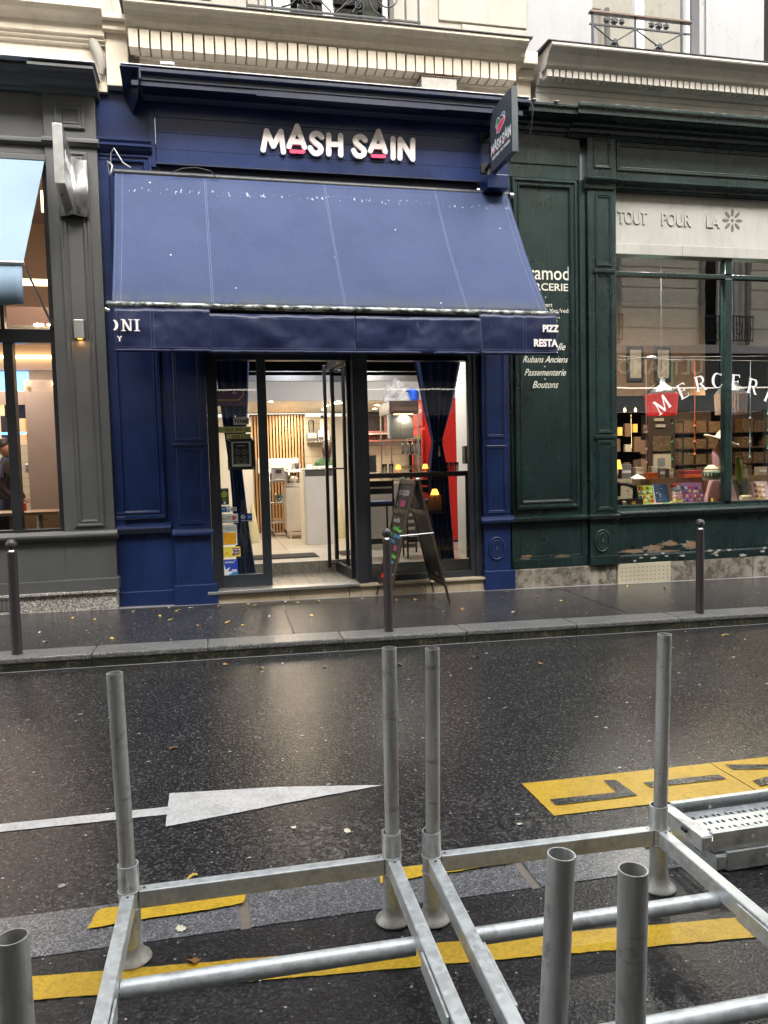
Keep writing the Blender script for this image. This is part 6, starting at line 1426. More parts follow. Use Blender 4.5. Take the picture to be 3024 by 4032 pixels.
# strings of bobbins
o = thing('hanging_string', 'thin white strings stretched across the top of the display', 'string')
m = MB(); m.tube([(5.36,9.72,3.055),(6.3,9.72,3.0),(7.9,9.72,2.985)], .0035, 5); m.tube([(5.36,9.74,2.98),(5.94,9.74,3.03),(7.9,9.74,3.06)], .0035, 5); m.build('string', 'tc_grey', o)
m = MB(); m.lathe([(0,.0),(.09,.015),(.10,.03),(.05,.05),(.02,.06)], (6.12,9.9,3.02), 20); tag(m.build('ceiling_spot_disc', 'brushed', None), 'round silver spotlight disc hanging above the display strings', 'lamp')
for x, cols, zb, bz, lb in ((5.935,'tc_lightpink',1.60,(2.02,1.78,1.60),'pink ribbon with three bobbins, left of the red lampshade'),(6.34,'st_green',1.62,(2.14,1.88,1.64),'green ribbon with bobbins crossing the red lampshade'),(6.70,'tc_orange',1.68,(2.10,1.88,1.70),'orange ribbon with bobbins under the letter E'),(7.60,'tc_bluegrey',1.62,(2.2,1.86,1.64),'pale blue ribbon with bobbins right of the mullion'),(7.90,'st_green',1.72,(2.26,2.02,1.76),'green ribbon with bobbins at the right edge of the photo')):
    o = thing('bobbin_ribbon', lb, 'ribbon', (x,9.72,0), group='coloured ribbons strung with bobbins')
    m = MB(); m.tube([(0,0,2.985),(.003,0,2.4),(-.002,0,zb)], .006, 6); m.build('ribbon', cols, o)
    for z in bz:
        MB().lathe([(.017,0),(.017,.006),(.013,.010),(.013,.06),(.017,.064),(.017,.07)], (0,0,z-.035), 12).build('bobbin', cols, o); MB().lathe([(.019,-.036),(.019,-.030)], (0,0,z), 12).build('bobbin_rim', 'sheet_paper', o)
# sewing machine
o = thing('sewing_machine', 'old black hand cranked sewing machine on its wooden base at the window corner', 'sewing machine', (5.66,9.72,.986))
MB().box(-.22,.18,-.08,.10,0,.075).build('base', 'wood_dark', o, .004); MB().box(-.23,.19,-.09,.11,.075,.09).build('bed_plate', 'sewing_black', o, .003)
MB().box(-.19,-.13,-.03,.03,.13,.33).build('head', 'sewing_black', o, .012)
m = MB(); m.tube([(-.16,0,.30),(-.06,0,.295),(.04,0,.27),(.09,0,.25)], [.028,.024,.028,.035], 12); m.tube([(.09,0,.27),(.10,0,.20),(.105,0,.14),(.11,0,.09)], [.035,.032,.038,.05], 12); m.build('arm', 'sewing_black', o)
m = MB(); m.tube([(-.16,0,.13),(-.16,0,.095)], .005, 6); m.tube([(-.145,0,.14),(-.145,0,.10)], .003, 6); m.tube([(-.02,0,.30),(-.02,0,.34)], .004, 6); m.build('needle_bar', 'chrome', o)
m = MB(); m.tube([(.165,.085*math.cos(2*PI*i/24),.245+.085*math.sin(2*PI*i/24)) for i in range(24)], .009, 8, closed=True)
for i in range(6): a = 2*PI*i/6; m.tube([(.165,0,.245),(.165,.085*math.cos(a),.245+.085*math.sin(a))], .005, 6)
m.v = [(.165+(y)*.75+(x-.165)*.5, (x-.165)*1.0+y*.3, z) for x, y, z in m.v]
m.build('hand_wheel', 'sewing_black', o)
m = MB(); m.box(.0,.06,-.082,-.0805,.02,.055); m.build('gilt_crest', 'gold', o)
m = MB(); m.lathe([(.0,0),(.02,0),(.015,.03),(.035,.04),(.02,.065),(0,.07)], (5.53,9.61,.986), 10); tag(m.build('mushroom_ornament', 'tc_beige', None), 'tiny mushroom ornament in front of the sewing machine base', 'ornament')
def card(label, name, x, w, h, mat, y=9.80, lean=-.28, parts=(), cat='card'):
    t0 = thing(name, label, cat, (x,y,.987)); t0.rotation_euler = (lean,0,0)
    MB().box(-w/2,w/2,0,.02,0,h).build('board', mat, t0, .003)
    for q in parts:
        k = q[0]
        if k == 'disc': MB().lathe([(q[3],0),(q[3],.006),(q[3]*.6,.009)], (0,0,0), 12, Matrix.Translation((q[1],0,q[2])) @ Matrix.Rotation(PI/2,4,'X')).build('badge', q[4], t0)
        if k == 'pin': m = MB(); m.tube([(q[1],-.006,q[2]),(q[1]+q[3],-.008,q[2]+q[4]),(q[1]+q[3],-.006,q[2]+q[4]-.012),(q[1],-.006,q[2]-.012)], .003, 5); m.build('safety_pin', 'brushed', t0)
        if k == 'box': MB().box(q[1],q[2],-.004,0,q[3],q[4]).build('label_patch', q[5], t0)
    return t0
random.seed(11)
bc = ['st_red','sheet_paper','st_royal','tc_brown','tc_grey','tc_beige','st_yellow','tc_pink']
card('lime green display card with round badges next to the sewing machine', 'badge_card', 6.00, .25, .27, 'tc_green', parts=[('disc',-.09+.06*(i%4)+random.uniform(-.01,.01),.04+.065*(i//4)+random.uniform(-.008,.008),random.uniform(.017,.026),random.choice(bc)) for i in range(15)])
card('dark blue display card with safety pins and a row of white buttons', 'pin_card', 6.235, .25, .28, 'tc_navy', parts=[('disc',-.11,.02+.026*i,.012,'sheet_paper') for i in range(10)]+[('pin',-.05+.02*(i%4),.05+.028*i,.05*math.cos(i),.03*math.sin(i)) for i in range(7)])
t0 = thing('yarn_pack', 'pack of pastel wool balls stacked in red, white, pink and yellow', 'wool', (6.46,9.76,.987)); t0.rotation_euler = (-.25,0,0)
for r_, c in enumerate(('tc_yellow','tc_pink','tc_lightpink','tc_bluegrey','tc_red')):
    for k in (-1,0,1):
        MB().lathe([(0,-.03),(.022,-.027),(.030,-.012),(.032,0),(.030,.012),(.022,.027),(0,.03)], (k*.045,0,.03+.055*r_), 12).build('wool_ball', c, t0)
MB().box(-.02,.04,-.036,-.034,.19,.25).build('price_label', 'sheet_paper', t0)
card('mauve display card covered with embroidered patches', 'patch_card', 6.74, .35, .285, 'tc_mauve', parts=[('disc',-.145+.058*(i%6)+random.uniform(-.012,.012),.035+.058*(i//6)+random.uniform(-.01,.01),random.uniform(.013,.025),random.choice(bc)) for i in range(24)])
card('grey blue card of braid samples right of the mannequin', 'braid_card', 7.55, .27, .31, 'tc_bluegrey', parts=[('box',-.05,.02,.04+.035*i,.065+.035*i,'tc_brown') for i in range(7)])
card('pink card with red and yellow motifs at the right edge of the window', 'motif_card', 7.87, .28, .27, 'tc_lightpink', parts=[('disc',-.08+.07*(i%3),.05+.08*(i//3),.022,['tc_red','st_yellow','tc_lightpink'][i%3]) for i in range(9)])
card('cream cloth with dark dots behind the sewing machine', 'dotted_cloth', 5.74, .34, .36, 'dots_cloth', y=10.02, lean=-.1)
o = thing('orange_box', 'bright orange red box on the back ledge of the display', 'box', (6.26,10.03,1.33)); MB().box(-.07,.09,.05,.17,0,.085).build('carton', 'tc_orange', o, .004); MB().box(-.072,.092,.048,.172,.06,.088).build('lid', 'tc_orange', o, .003)
o = thing('book_stack', 'two flat red boxes stacked on the back ledge', 'boxes', (6.95,10.10,1.33)); MB().box(-.17,.17,0,.15,0,.05).build('lower_box', 'tc_orange', o, .003); MB().box(-.16,.17,0,.15,.052,.10).build('upper_box', 'tc_red', o, .003)
o = thing('folded_paper', 'crumpled white sheet on the back ledge beside the orange box', 'paper', (6.06,10.03,1.335)); m = MB(); m.add([(-.12,0,0),(.06,0,.0),(.08,.12,.03),(-.02,.10,.07),(-.12,.12,.02)], [(0,1,3),(1,2,3),(0,3,4)]); m.build('sheet', 'sheet_paper', o, 0, .002)
random.seed(5)
for i, (x, w, h, c) in enumerate(((5.98,.16,.20,'tc_grey'),(6.44,.10,.16,'sheet_paper'),(6.57,.10,.13,'tc_grey'),(6.72,.08,.12,'tc_beige'),(6.20,.14,.15,'tc_beige'),(8.3,.15,.10,'tc_beige'))):
    o = thing('goods_carton', ['grey carton on the back ledge above the sewing machine','white label box on the back ledge right of the orange box','grey slanted carton on the back ledge','small beige carton on the back ledge next to the red boxes','brown carton on the back ledge at the window corner','beige carton on the back ledge at the right edge'][i], 'box', (x,10.32,1.20))
    MB().box(-w/2,w/2,0,.10,0,h+.15).build('carton', c, o, .004); MB().box(-w/2+.01,w/2-.01,-.002,0,h*.5+.12,h*.5+.16).build('label', 'sheet_paper', o)
o = thing('orange_lampshade', 'glowing orange lampshade at the left edge of the haberdashery window', 'lamp', (5.555,9.85,1.25)); MB().lathe([(.075,.24),(.045,.37)], (0,0,0), 16).build('lamp_shade', 'lamp_glow', o); MB().lathe([(.05,0),(.05,.015),(.01,.03),(.01,.25)], (0,0,0), 12).build('stand', 'gold', o)
# mannequin with straw hat, pink dress and bag
mq = thing('mannequin', 'dressmaker mannequin in a pink dress behind the window mullion', 'mannequin', (7.22,9.86,.987))
MB().lathe([(.09,.52),(.105,.60),(.12,.68),(.105,.76),(.06,.81),(.04,.83),(.038,.88),(.0,.885)], (0,0,0), 20).build('torso', 'tc_beige', mq)
m = MB(); n = 40; vs = []
for r_, z in ((.24,0),(.20,.15),(.165,.30),(.125,.42),(.105,.47),(.112,.52),(.128,.62),(.128,.70),(.12,.73)):
    for i in range(n): a = 2*PI*i/n; q = r_*(1+.07*math.sin(i*1.26)*max(0,(.5-z))*2); vs.append((q*math.cos(a), q*.75*math.sin(a), z))
m.add(vs, [(j*n+i,j*n+(i+1)%n,(j+1)*n+(i+1)%n,(j+1)*n+i) for j in range(8) for i in range(n)], True); m.build('dress', 'tc_pink', mq)
MB().lathe([(.110,.455),(.113,.47),(.110,.485)], (0,0,0), 24, caps=False).build('belt', 'tc_green', mq)
hat = thing('straw_hat', 'wide brimmed straw hat resting tilted on the mannequin', 'hat', (7.24,9.86,1.87)); hat.rotation_euler = (.15,.35,0)
MB().lathe([(.26,-.02),(.25,-.005),(.20,0),(.10,.02),(.095,.08),(.07,.13),(.0,.14)], (0,0,0), 28, caps=False).build('straw', 'tc_straw', hat, 0, .006)
MB().lathe([(.105,.018),(.1,.05)], (0,0,0), 24, caps=False).build('hat_band', 'tc_lightpink', hat)
bag = thing('crochet_bag', 'cream crochet pouch bag with green tassels hanging in the window', 'bag', (6.95,9.70,1.30))
MB().lathe([(.0,0),(.11,.0),(.125,.03),(.12,.10),(.09,.17),(.04,.21),(.02,.215)], (0,0,0), 24).build('pouch', 'tc_straw', bag)
for z, r_, c in ((.04,.127,'tc_brown'),(.105,.121,'tc_teal'),(.145,.107,'tc_brown')): MB().lathe([(r_,z),(r_+.003,z+.006),(r_,z+.012)], (0,0,0), 24, caps=False).build('woven_band', c, bag)
for i in range(9): a = PI+PI*i/8; MB().lathe([(.004,.0),(.016,-.03),(.006,.03),(.003,.035)], (.125*math.cos(a),.125*math.sin(a),.09), 8).build('tassel', 'tc_teal', bag)
m = MB(); m.tube([(0,0,.21),(.02,0,.34),(.10,.03,.50)], .004, 5); m.build('cord', 'tc_brown', bag)
gs2 = thing('green_scarf', 'green scarf and pale tassels hanging right of the mullion', 'scarf', (7.40,9.74,1.0))
m = MB(); m.tube([(0,0,.62),(.03,-.01,.50),(.01,-.02,.38),(.05,-.01,.22)], [.03,.05,.045,.015], 8); m.build('scarf', 'tc_green', gs2)
MB().lathe([(.045,0),(.035,.12),(.012,.17),(.02,.19),(.0,.21)], (.13,0,.30), 12).build('tassel', 'tc_straw', gs2)
for i in range(5): MB().lathe([(0,-.02),(.02,0),(0,.02)], (.02+.018*i,0,.80-.05*i), 8).build('bead', 'tc_lightpink', gs2)
o = thing('thread_cones', 'row of pale thread reels lying on the display floor right of the mullion', 'thread', (7.42,9.66,1.03)); 
for k in range(4): MB().lathe([(.035,-.02),(.038,0),(.035,.02)], (0,0,0), 14, Matrix.Translation((.042*k,0,0)) @ Matrix.Rotation(PI/2,4,'Y')).build('reel', 'tc_straw', o)
for i, (x, c, lb) in enumerate(((6.18,'tc_green','green strip of trimming on the display floor under the pins'),(6.05,'tc_lightpink','pink scrap on the display floor by the badge card'),(6.92,'st_yellow','little yellow tin at the foot of the pink dress'),(7.02,'tc_red','little red tin at the foot of the pink dress'),(7.09,'tc_orange','orange reel right of the red tin'),(7.68,'st_yellow','yellow reel on the floor before the braid card'))):
    o = thing('trinket', lb, 'trinket', (x,9.62,.986))
    if i < 2: MB().box(-.08,.08,-.02,.02,0,.02).build('strip', c, o, .008)
    else: MB().lathe([(.022,0),(.024,.01),(.022,.05 if i < 3 else .035),(.018,.06 if i < 3 else .04)], (0,0,0), 12).build('tin', c, o)
pf = thing('framed_print', 'two dark framed prints high on the brown wall inside the haberdashery', 'picture', (7.3,12.58,3.0))
for x in (0,.55): MB().box(x,x+.32,-.03,0,0,.62).build('frame', 'ink_black', pf, .01); MB().box(x+.05,x+.27,-.034,-.03,.06,.56).build('print', 'tc_beige', pf)

# ================================================================== STREET FURNITURE
def bollard(x, y, label):
    t0 = thing('bollard', label, 'bollard', (x,y,gz(x)), 0, 'round headed bollards along the kerb')
    return t0
b1 = bollard(1.648, 7.326, 'middle bollard, dark with ball head, in front of the chalkboard')
MB().lathe([(.046,-.03),(.046,.0),(.0445,.02),(.041,.90),(.042,.905),(.042,.912),(.034,.918)], (0,0,0), 28).build('post', 'bollard_paint', b1)
MB().lathe([(.030,.918),(.026,.924),(.024,.930)], (0,0,0), 20).build('neck', 'chrome', b1)
MB().lathe([(.020,.922)]+[(.0485*math.sin(PI*(i+2)/16), .976-.0485*math.cos(PI*(i+2)/16)) for i in range(13)]+[(.004,1.0245)], (0,0,0), 28).build('ball_head', 'bollard_paint', b1)
for x, y, lb, lean in ((-1.749,7.294,'left bollard, scratched, near the pale awning corner',.004),(5.091,7.294,'right bollard standing before the haberdashery window',0)):
    c = copy_tree(b1); c.location = (x,y,gz(x)); c['label'] = lb; c.rotation_euler = (0,lean,0)

# A-frame chalkboard
ab = thing('chalkboard_sign', 'dark wooden folding chalkboard with handwritten menu on the pavement', 'sign')
def rail(m, p0, p1, a, b, ax):   # bar from p0 to p1, half sizes a (across, along ax) and b
    p0, p1, ax = Vector(p0), Vector(p1), Vector(ax).normalized(); d = (p1-p0).normalized(); c = d.cross(ax).normalized(); ax = c.cross(d)
    vs = [p+sa*a*ax+sb*b*c for p in (p0,p1) for sa, sb in ((-1,-1),(1,-1),(1,1),(-1,1))]
    m.add(vs, [(0,1,2,3),(7,6,5,4),(0,4,5,1),(1,5,6,2),(2,6,7,3),(3,7,4,0)])
ya, yz = 8.715, 9.435
for side, (xt, xb) in enumerate(((2.325,1.965),(2.365,2.715))):
    P = lambda u, v: (xt+(xb-xt)*v, ya+(yz-ya)*u, 1.455+(gz(xb)-1.455)*v)
    for u in (.03,.97): f_ = MB(); rail(f_, P(u,0), P(u,1), .022, .011, (0,1,0)); f_.build('frame_leg', 'wood_dark', ab, .002)
    for v in (.022,.27,.855): f_ = MB(); rail(f_, P(.055,v), P(.945,v), .028, .010, Vector(P(0,1))-Vector(P(0,0))); f_.build('frame_rail', 'wood_dark', ab, .002)
    m = MB(); e = Vector((.003 if side else .003,0,0)); c4 = [Vector(P(.05,.03)),Vector(P(.95,.03)),Vector(P(.95,.85)),Vector(P(.05,.85))]
    m.add(c4+[c+Vector((.006,0,0)) for c in c4], [(0,1,2,3),(7,6,5,4),(0,4,5,1),(1,5,6,2),(2,6,7,3),(3,7,4,0)]); m.build('slate_panel', 'chalkboard', ab)
m = MB(); m.tube([(2.12,ya+.0,.80),(2.53,ya+.0,.82)], .009, 8); m.build('spreader_bar', 'brushed', ab)
m = MB(); m.tube([(2.33,ya,1.46),(2.36,ya,1.46)], .018, 10); m.tube([(2.33,yz,1.46),(2.36,yz,1.46)], .018, 10); m.build('hinge', 'chrome', ab)
# writing on the left face: u goes from far (left when read) to near
import mathutils
dirv = Vector((1.965-2.325,0,gz(1.965)-1.455)).normalized()
def chalk(txt, u, v, size, mat, sx=.85):
    o = text(txt, 'chalk_writing', mat, ab, size, (0,0,0), (0,0,0), .0003, shear=.25, sx=sx, bold=.0008)
    xa = Vector((0,-1,0)); ya_ = -dirv; za = xa.cross(ya_)
    P_ = Vector((2.325+(1.965-2.325)*v, yz+(ya-yz)*u, 1.455+(gz(1.965)-1.455)*v)) + za*.004
    mm = Matrix((xa, ya_, za)).transposed().to_4x4(); mm.translation = P_
    o.data.transform(mm)
for a in (('PLAT DU JOUR',.10,.135,.095,'chalk',.80),('\u00e0',.12,.225,.09,'chalk',.8),('10,50\u20ac',.32,.225,.105,'chalk_pink',.85),('Aujourd\'hui',.12,.36,.085,'chalk',.8),('du boeuf',.22,.425,.085,'chalk_green',.9),('bourguignon',.55,.43,.06,'chalk_green',.7),('Soupe',.06,.475,.07,'chalk_green',.8),
        ('du jour, quiche',.36,.48,.075,'chalk_blue',.8),('salade verte',.12,.53,.075,'chalk_blue',.8),('Formule',.08,.585,.07,'chalk',.8),('11,50',.50,.585,.09,'chalk_pink',.85),('plat +',.12,.64,.07,'chalk_blue',.8),('boisson',.52,.645,.08,'chalk_green',.85),('fromage',.14,.69,.08,'chalk_green',.8),('tarte',.60,.69,.07,'chalk_blue',.8),('dessert maison',.10,.735,.075,'chalk_blue',.8)): chalk(*a)
m = MB()
def flat(u0, u1, v0, v1, mat, nm):
    P2 = lambda u, v: Vector((2.325+(1.965-2.325)*v, yz+(ya-yz)*u, 1.455+(gz(1.965)-1.455)*v))+Vector((-.004,0,.0015))
    q = MB(); q.add([P2(u0,v0),P2(u1,v0),P2(u1,v1),P2(u0,v1)], [(0,1,2,3)]); q.build(nm, mat, ab)
flat(.35,.95,.765,.770,'chalk','chalk_line'); flat(.10,.30,.80,.845,'red_plastic','red_sticker')
for i in range(4): chalk(('midi','soir','lundi','au samedi')[i], .55, .79+.018*i, .035, 'chalk')
o = text('Soda', 'back_lettering', 'chalk', ab, .085, (0,0,0), (0,0,0), .0003, shear=.3, sx=.8)
d2 = Vector((2.715-2.365,0,gz(2.715)-1.455)).normalized(); xa = Vector((0,-1,0)); y2 = -d2; za = xa.cross(y2); mm = Matrix((xa,y2,za)).transposed().to_4x4(); mm.translation = Vector((2.365+.35*.80, 9.05, 1.455-1.47*.80))+za*.006; o.data.transform(mm)

# ------------------------------------------------------------------ steel racks (stackable bases with tube posts)
def up(z): return z
def rack(label, corners, tops, near_open):
    t0 = thing('steel_rack', label, 'rack', (0,0,0), 0, 'galvanised steel post racks parked on the bay')
    fl, fr, nr, nl = corners     # (x, y) far left, far right, near right, near left
    zc = lambda x: rz(x)+.225
    for k, (x, y) in enumerate(corners):
        g = rz(x)
        MB().pipe((x,y,g+.03),(x,y,g+.355),.0365,.0305,28).build('socket', 'galvanised', t0)
        MB().lathe([(.066,0.002),(.069,.006),(.067,.012),(.052,.022),(.042,.040),(.036,.060),(.034,.078),(.033,.088)], (x,y,g), 28).build('foot', 'zinc_foot', t0)
        for zz in (.196, .260):
            m = MB(); m.tube([(x+.0375*math.cos(a_), y+.0375*math.sin(a_), g+zz+.0015*math.sin(a_*9)) for a_ in [2*PI*i_/20 for i_ in range(20)]], .0032, 6, closed=True); m.build('weld_bead', 'worn_steel', t0)
        tx, ty, tz = tops[k]
        a = Vector((x+.002,y,g+.12)); b = Vector((tx,ty,tz))
        MB().pipe(a, b, .0278, .0245, 32).build('post', 'worn_steel', t0)
    def boxbeam(p, q, z, hw, hh, name='rail'):
        m = MB(); rail(m, (p[0],p[1],rz(p[0])+z), (q[0],q[1],rz(q[0])+z), hw, hh, (q[1]-p[1],-(q[0]-p[0]),0) if True else None)
        return m.build(name, 'galvanised', t0, .004)
    hw, hh = .0225, .032
    def off(p, q, d=.034):
        v = Vector(q)-Vector(p); v.normalize(); return (p[0]+v.x*d, p[1]+v.y*d), (q[0]-v.x*d, q[1]-v.y*d)
    for p, q in ((fl,fr),(nl,nr),(fl,nl),(fr,nr)):
        a, b = off(p, q); boxbeam(a, b, .228, hw, hh)
    for yy in (2.345, 1.84):
        xl = fl[0]+(nl[0]-fl[0])*(fl[1]-yy)/(fl[1]-nl[1]); xr = fr[0]+(nr[0]-fr[0])*(fr[1]-yy)/(fr[1]-nr[1])
        m = MB(); m.tube([(xl+.024,yy,rz(xl)+.190),(xr-.024,yy,rz(xr)+.190)], .0285, 22); m.build('cross_tube', 'galvanised', t0)
    for xx, s_ in ((fl[0],1),(fr[0],-1)):
        nx_ = (nl if s_ > 0 else nr)[0]; ny_ = (nl if s_ > 0 else nr)[1]; fy_ = fl[1]; X_ = lambda yy: xx+(nx_-xx)*(fy_-yy)/(fy_-ny_)+s_*.029; m = MB(); rail(m, (X_(2.22),2.22,rz(xx)+.222), (X_(1.93),1.93,rz(xx)+.222), .004, .030, (1,0,0)); m.build('weld_plate', 'galvanised', t0, .002)
    for (x, y) in corners:      # drain holes beside the sockets
        for dx, dy in ((0,-.052 if y > 2 else .052),(.052 if x in (fl[0],nl[0]) else -.052,0)):
            m = MB(); m.lathe([(.0055,0),(.0055,.0006)], (x+dx,y+dy,rz(x)+.2602), 10); m.build('drain_hole', 'black', t0)
    return t0
rack('left steel rack with hollow posts, its far corners at left and centre', [(-.345,2.79),(.618,2.80),(.590,1.37),(-.366,1.40)], [(-.359,2.79,.952),(.629,2.80,.962),(.641,1.357,.885),(-.377,1.447-.02,.840)], True)
rack('right steel rack with hollow posts, reaching out of the photo at right', [(.769,2.77),(1.736,2.76),(1.70,1.26),(.722,1.27)], [(.79,2.77,.955),(1.765,2.76,.939),(1.76,1.24,.90),(.741,1.263,.889)], True)

# perforated scaffold decks stacked at the right
def deck(label, x0, y0, z0, L=2.4, rot=0):
    t0 = thing('scaffold_deck', label, 'deck', (x0,y0,z0), rot, 'perforated steel scaffold decks stacked on the bay')
    Wd = .325; H = .082
    m = MB()
    for yy in (0, Wd-.028):   # side channels
        m.box(.055,L,yy,yy+.028,H-.012,H); m.box(.055,L,yy+(.0 if yy == 0 else .024),yy+(.004 if yy == 0 else .028),.014,H-.012); m.box(.055,L,yy,yy+.028,0,.014)
    m.build('side_channel', 'galvanised', t0, .003)
    # walking surface with real holes: strips between rows of slots
    m = MB(); z1 = H-.050; th = .003; rows = [(.055,.077),(.110,.132),(.168,.190),(.226,.248)]; ys = [.028]
    for a, b in rows: ys += [a, b]
    ys.append(Wd-.028)
    for a, b in zip(ys[::2], ys[1::2]): m.box(.05,L,a,b,z1-th,z1)
    for r_, (a, b) in enumerate(rows):
        x = .07+(.02 if r_ % 2 else 0); prev = .05
        while x < L-.08:
            m.box(prev, x, a, b, z1-th, z1); m.box(x+.012, x+.026, a, b, z1-th, z1); prev = x+.040; x += .066
        m.box(prev, L, a, b, z1-th, z1)
    m.build('perforated_tread', 'galvanised', t0)
    m = MB(); m.box(0,.006,.0,Wd,.006,H-.01); m.box(.0,.06,.004,Wd-.004,H-.016,H-.010); m.box(.006,.05,.0,.006,.01,H-.014); m.box(.006,.05,Wd-.006,Wd,.01,H-.014); m.build('end_plate', 'galvanised', t0, .003)
    m = MB(); m.box(-.012,.0,.10,.135,.045,.06); m.build('locking_pin', 'black_metal', t0, .002)
    for x in (.25, 1.1, 1.9):
        for yy in (-.001, Wd-.0295): m = MB(); m.lathe([(.008,0),(.008,.002)], (0,0,0), 12, Matrix.Translation((x,yy,.045)) @ Matrix.Rotation(PI/2,4,'X')); m.build('rivet', 'sheet_paper', t0)
    return t0
deck('lower perforated steel deck lying on the asphalt under another', 2.035, 2.80, rz(2.1)+.006, rot=-.0145*0)
deck('upper perforated steel deck, topmost of the pair at the right edge', 1.975, 2.815, rz(2.1)+.091)

# ------------------------------------------------------------------ fallen leaves
random.seed(21)
LV = []
def leafmesh(seed):
    m = MB(); n = 9; L = .045; vs = [(0,0,0)]
    for i in range(n+1): t_ = i/n; w_ = .017*math.sin(PI*t_)**.8*(1+.3*math.sin(i*2.5+seed)); vs += [(L*(t_-.5), w_, .006*math.sin(t_*4+seed)+.008*w_/.017), (L*(t_-.5), -w_, .004*math.cos(t_*3+seed)+.004)]
    m.add(vs, [(1+2*i,3+2*i,4+2*i,2+2*i) for i in range(n)], True)
    m.tube([(L*.5,0,.006),(L*.75,.004,.003)], .0009, 4); return m
lm = [leafmesh(s_).build('fallen_leaf', mt, None) for s_, mt in ((0,'leaf_yellow'),(1,'leaf_brown'),(2,'leaf_pale'),(3,'leaf_yellow'))]
spots = [(-.93,9.10),(-.70,9.16),(-.55,9.27),(-.45,9.02),(-.62,8.75),(-.30,9.16),(-.12,8.93),(.02,9.20),(.36,9.22),(.44,9.12),(.80,9.25),(.95,9.16),(1.2,9.2),(1.75,9.22),(2.35,8.95),(2.12,8.98),(3.0,8.85),(3.62,9.18),(4.25,9.22),(4.9,9.05),(3.85,8.75),(4.0,8.4),(5.3,9.15),(5.7,8.9),(6.4,8.9),(7.0,9.1),(-1.3,8.75),(-1.55,8.9),(-.85,8.35),(-1.75,8.2),(-1.6,7.75),(-1.0,7.7),(-.2,8.1),(.1,8.2),(.25,8.0),(-.5,8.5),(.55,8.4),(-1.9,7.9),(2.7,8.2),(3.2,7.9),(1.0,8.3),
         (.05,6.90),(.35,6.7),(.9,6.6),(1.55,6.5),(2.3,6.6),(2.75,6.2),(4.3,6.8),(5.0,6.75),(-.3,4.9)]
for i, (x, y) in enumerate(spots):
    road = y < 7.1; z = (rz(x) if road else gz(x))+.004
    o = lm[i] if i < 4 else lm[random.randrange(4)].copy()
    if i >= 4: COL.objects.link(o)
    o.location = (x, y, z); o.rotation_euler = (random.uniform(-.1,.1), random.uniform(-.15,.15), random.uniform(0, 6.28)); s_ = random.uniform(.7, 1.35); o.scale = (s_, s_*random.uniform(.7,1.2), s_)
    shop = 'grey shop' if x < -1.1 else ('blue pilaster' if x < 0 else ('restaurant door' if x < 1.8 else ('chalkboard' if x < 3.3 else ('green panel' if x < 5.2 else 'haberdashery window'))))
    near = 'road' if road else ('pavement close to the wall' if y > 8.8 else 'open pavement')
    size = 'large' if s_ > 1.15 else ('tiny' if s_ < .9 else 'small')
    tag(o, '%s %s fallen leaf on the wet %s, opposite the %s' % (size, o.data.materials[0].name.replace('leaf_',''), near, shop), 'leaf', 'fallen leaves on the wet '+near)
for i, (x, y, c, s_, lb) in enumerate(((-.18,2.93,2,1.0,'pale yellow curled leaf on the granite strip, left rack'),(-.13,2.72,1,1.3,'tan curled leaf just beyond the yellow line, left rack'),(-.15,3.30,0,1.1,'yellow brown leaf on the road above the left far rail'),(1.17,2.62,1,1.3,'brown leaf between the two tall near posts'),
        (1.12,2.50,2,1.1,'pale leaf stuck on the yellow line by the right rack'),(-.12,2.05,1,.8,'pinkish pebble like leaf at the bottom of the photo'),(1.72,1.80,0,1.5,'yellow leaf at the bottom right corner'),(.57,3.55,2,.9,'pale leaf on the road behind the middle posts'),(.32,3.65,2,.8,'pale scrap on the road below the arrow tip'),(1.4,3.42,2,.7,'pale scrap on the scuffed road beside the yellow panel'))):
    o = lm[c].copy(); COL.objects.link(o); o.location = (x,y,rz(x)+.006); o.scale = (s_,s_,s_); o.rotation_euler = (0,.1,i*1.7); tag(o, lb, 'leaf'); o['group'] = ''; del o['group']
# tiny flecks and crushed bits, countless
m = MB(); random.seed(3)
for i in range(520):
    if i < 330 and i % 2: continue
    if i < 330: x, y = random.uniform(-4, 7), random.uniform(3.25, 7.05); z = rz(x)+.003; r_ = random.uniform(.004,.019)*(1 if random.random() > .3 else .6)
    elif i < 440: x, y = random.uniform(-3.5, 8), 7.5+abs(random.gauss(0,.9)); y = min(y, 9.3); z = gz(x)+.003; r_ = random.uniform(.004,.012)
    else: x, y = random.uniform(-1.2, 3), random.uniform(1.7, 2.85); z = rz(x)+.003; r_ = random.uniform(.002,.007)
    k = 6; a0 = random.random()*6; e_ = random.uniform(.35,1)
    pts = [(x+r_*math.cos(a0+2*PI*j/k)*random.uniform(.7,1.2), y+r_*e_*math.sin(a0+2*PI*j/k)*random.uniform(.7,1.2), z+random.uniform(0,.0015)) for j in range(k)]
    m.add(pts, [tuple(range(k))])
tag(m.build('leaf_flecks', 'fleck', None), 'tiny pale flecks and crushed leaf bits scattered over the wet ground', 'litter', None, 'stuff')

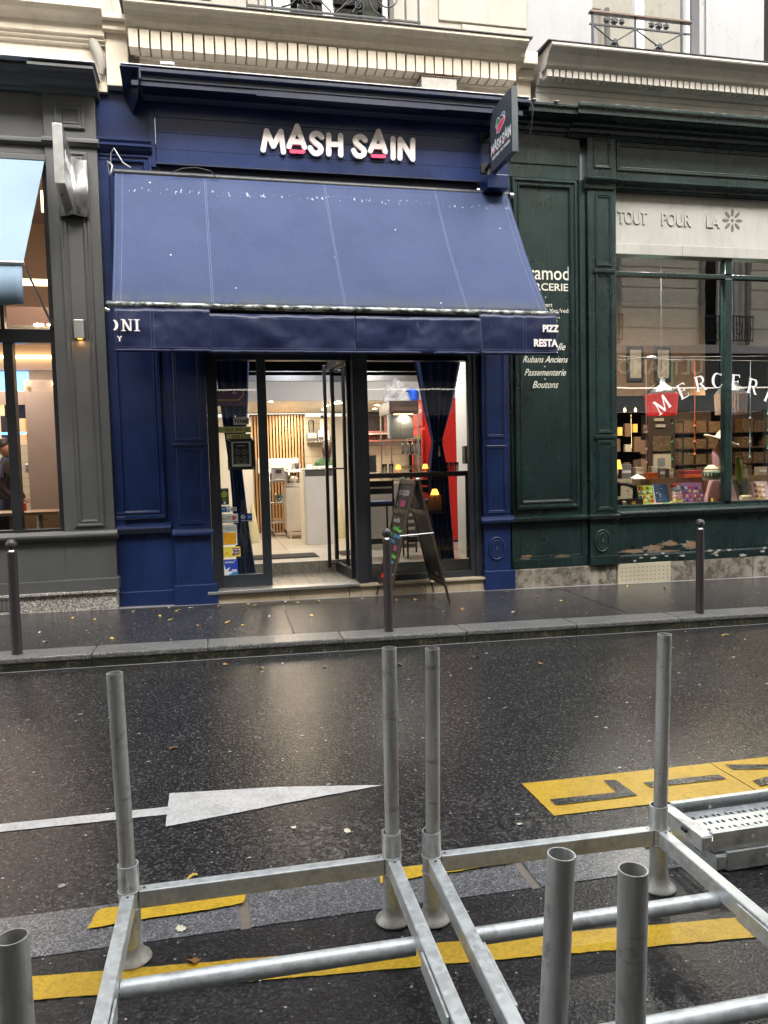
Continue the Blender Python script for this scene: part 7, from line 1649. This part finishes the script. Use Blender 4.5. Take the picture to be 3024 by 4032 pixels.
# ================================================================== OPPOSITE SIDE OF THE STREET (seen in the glass)
ob = thing('opposite_building', 'cream apartment building across the street seen only as a reflection in the windows', 'building')
Yo = -2.2
wx = [-15.5+4.45*i for i in range(11)]
m = MB(); zs = [(5.05,8.0),(8.9,11.6),(12.4,15.0)]
m.box(-24,34,Yo-.5,Yo,4.75,5.05); m.box(-24,34,Yo-.5,Yo,8.0,8.9); m.box(-24,34,Yo-.5,Yo,11.6,12.4); m.box(-24,34,Yo-.5,Yo,15.0,16.5)
for z0, z1 in zs:
    xs = [-24]+[c for x in wx for c in (x-.65, x+.65)]+[34]
    for a, b in zip(xs[::2], xs[1::2]): m.box(a,b,Yo-.5,Yo,z0,z1)
m.build('wall', 'far_cream', ob)
for x in wx:
    for z in (5.55,6.15,6.75,7.35): box('rustication', 'far_cream', ob, x+.95,x+3.5,Yo,Yo+.03,z,z+.5,.01)
m = MB(); m.box(-24,34,Yo,Yo+.35,8.25,8.45); m.box(-24,34,Yo,Yo+.45,4.72,4.95); m.box(-24,34,Yo,Yo+.3,11.8,12.0); m.build('string_course', 'grey_stone', ob)
for x in wx:
    for z0, z1 in zs:
        w_ = MB(); w_.box(x-.65,x-.52,Yo-.3,Yo-.2,z0,z1); w_.box(x+.52,x+.65,Yo-.3,Yo-.2,z0,z1); w_.box(x-.05,x+.05,Yo-.3,Yo-.2,z0,z1); w_.box(x-.52,x+.52,Yo-.3,Yo-.2,z1-.1,z1); fo = w_.build('window', 'window_frame', ob)
        MB().box(x-.52,x+.52,Yo-.36,Yo-.35,z0,z1).build('pane', 'dark_inside', fo)
        b_ = MB(); b_.box(x-.85,x+.85,Yo+.25,Yo+.28,z0+.80,z0+.84); b_.box(x-.85,x+.85,Yo+.25,Yo+.28,z0+.08,z0+.11)
        for i in range(18): xx = x-.85+i*.1; b_.box(xx-.008,xx+.008,Yo+.255,Yo+.275,z0+.1,z0+.8)
        for i in range(5): b_.tube([(x-.68+i*.34+.10*math.cos(k), Yo+.265, z0+.45+.18*math.sin(k)) for k in (j*PI/5 for j in range(10))], .012, 5, closed=True)
        b_.build('balcony_railing', 'iron', ob)
        for s_ in (-1, 1): MB().box(x+s_*.80-.06,x+s_*.80+.06,Yo,Yo+.12,z0,z1).build('window_surround', 'cream_light', ob, .01)
box('shop_fascia', 'slate_grey', ob, -24,34,Yo,Yo+.25,3.75,4.70,.02); box('shop_fascia_lower', 'fascia_stone', ob, -24,34,Yo,Yo+.12,3.0,3.70,.02)
box('shop_wall', 'dark_inside', ob, -24,34,Yo-.5,Yo-.05,-.2,3.0,0)
for x in range(-22, 34, 3): box('shop_pilaster', 'anthracite', ob, x,x+.4,Yo-.05,Yo+.1,0,3.0)
text('ULTRAMOD', 'fascia_lettering', 'off_white', ob, .62, (14.75, Yo+.27, 4.12), (PI/2,0,PI), .02, bold=.01)
for side, x0 in ((0,-40),(1,34)):
    pass
# roof mass of the shop side so that the street is a real canyon
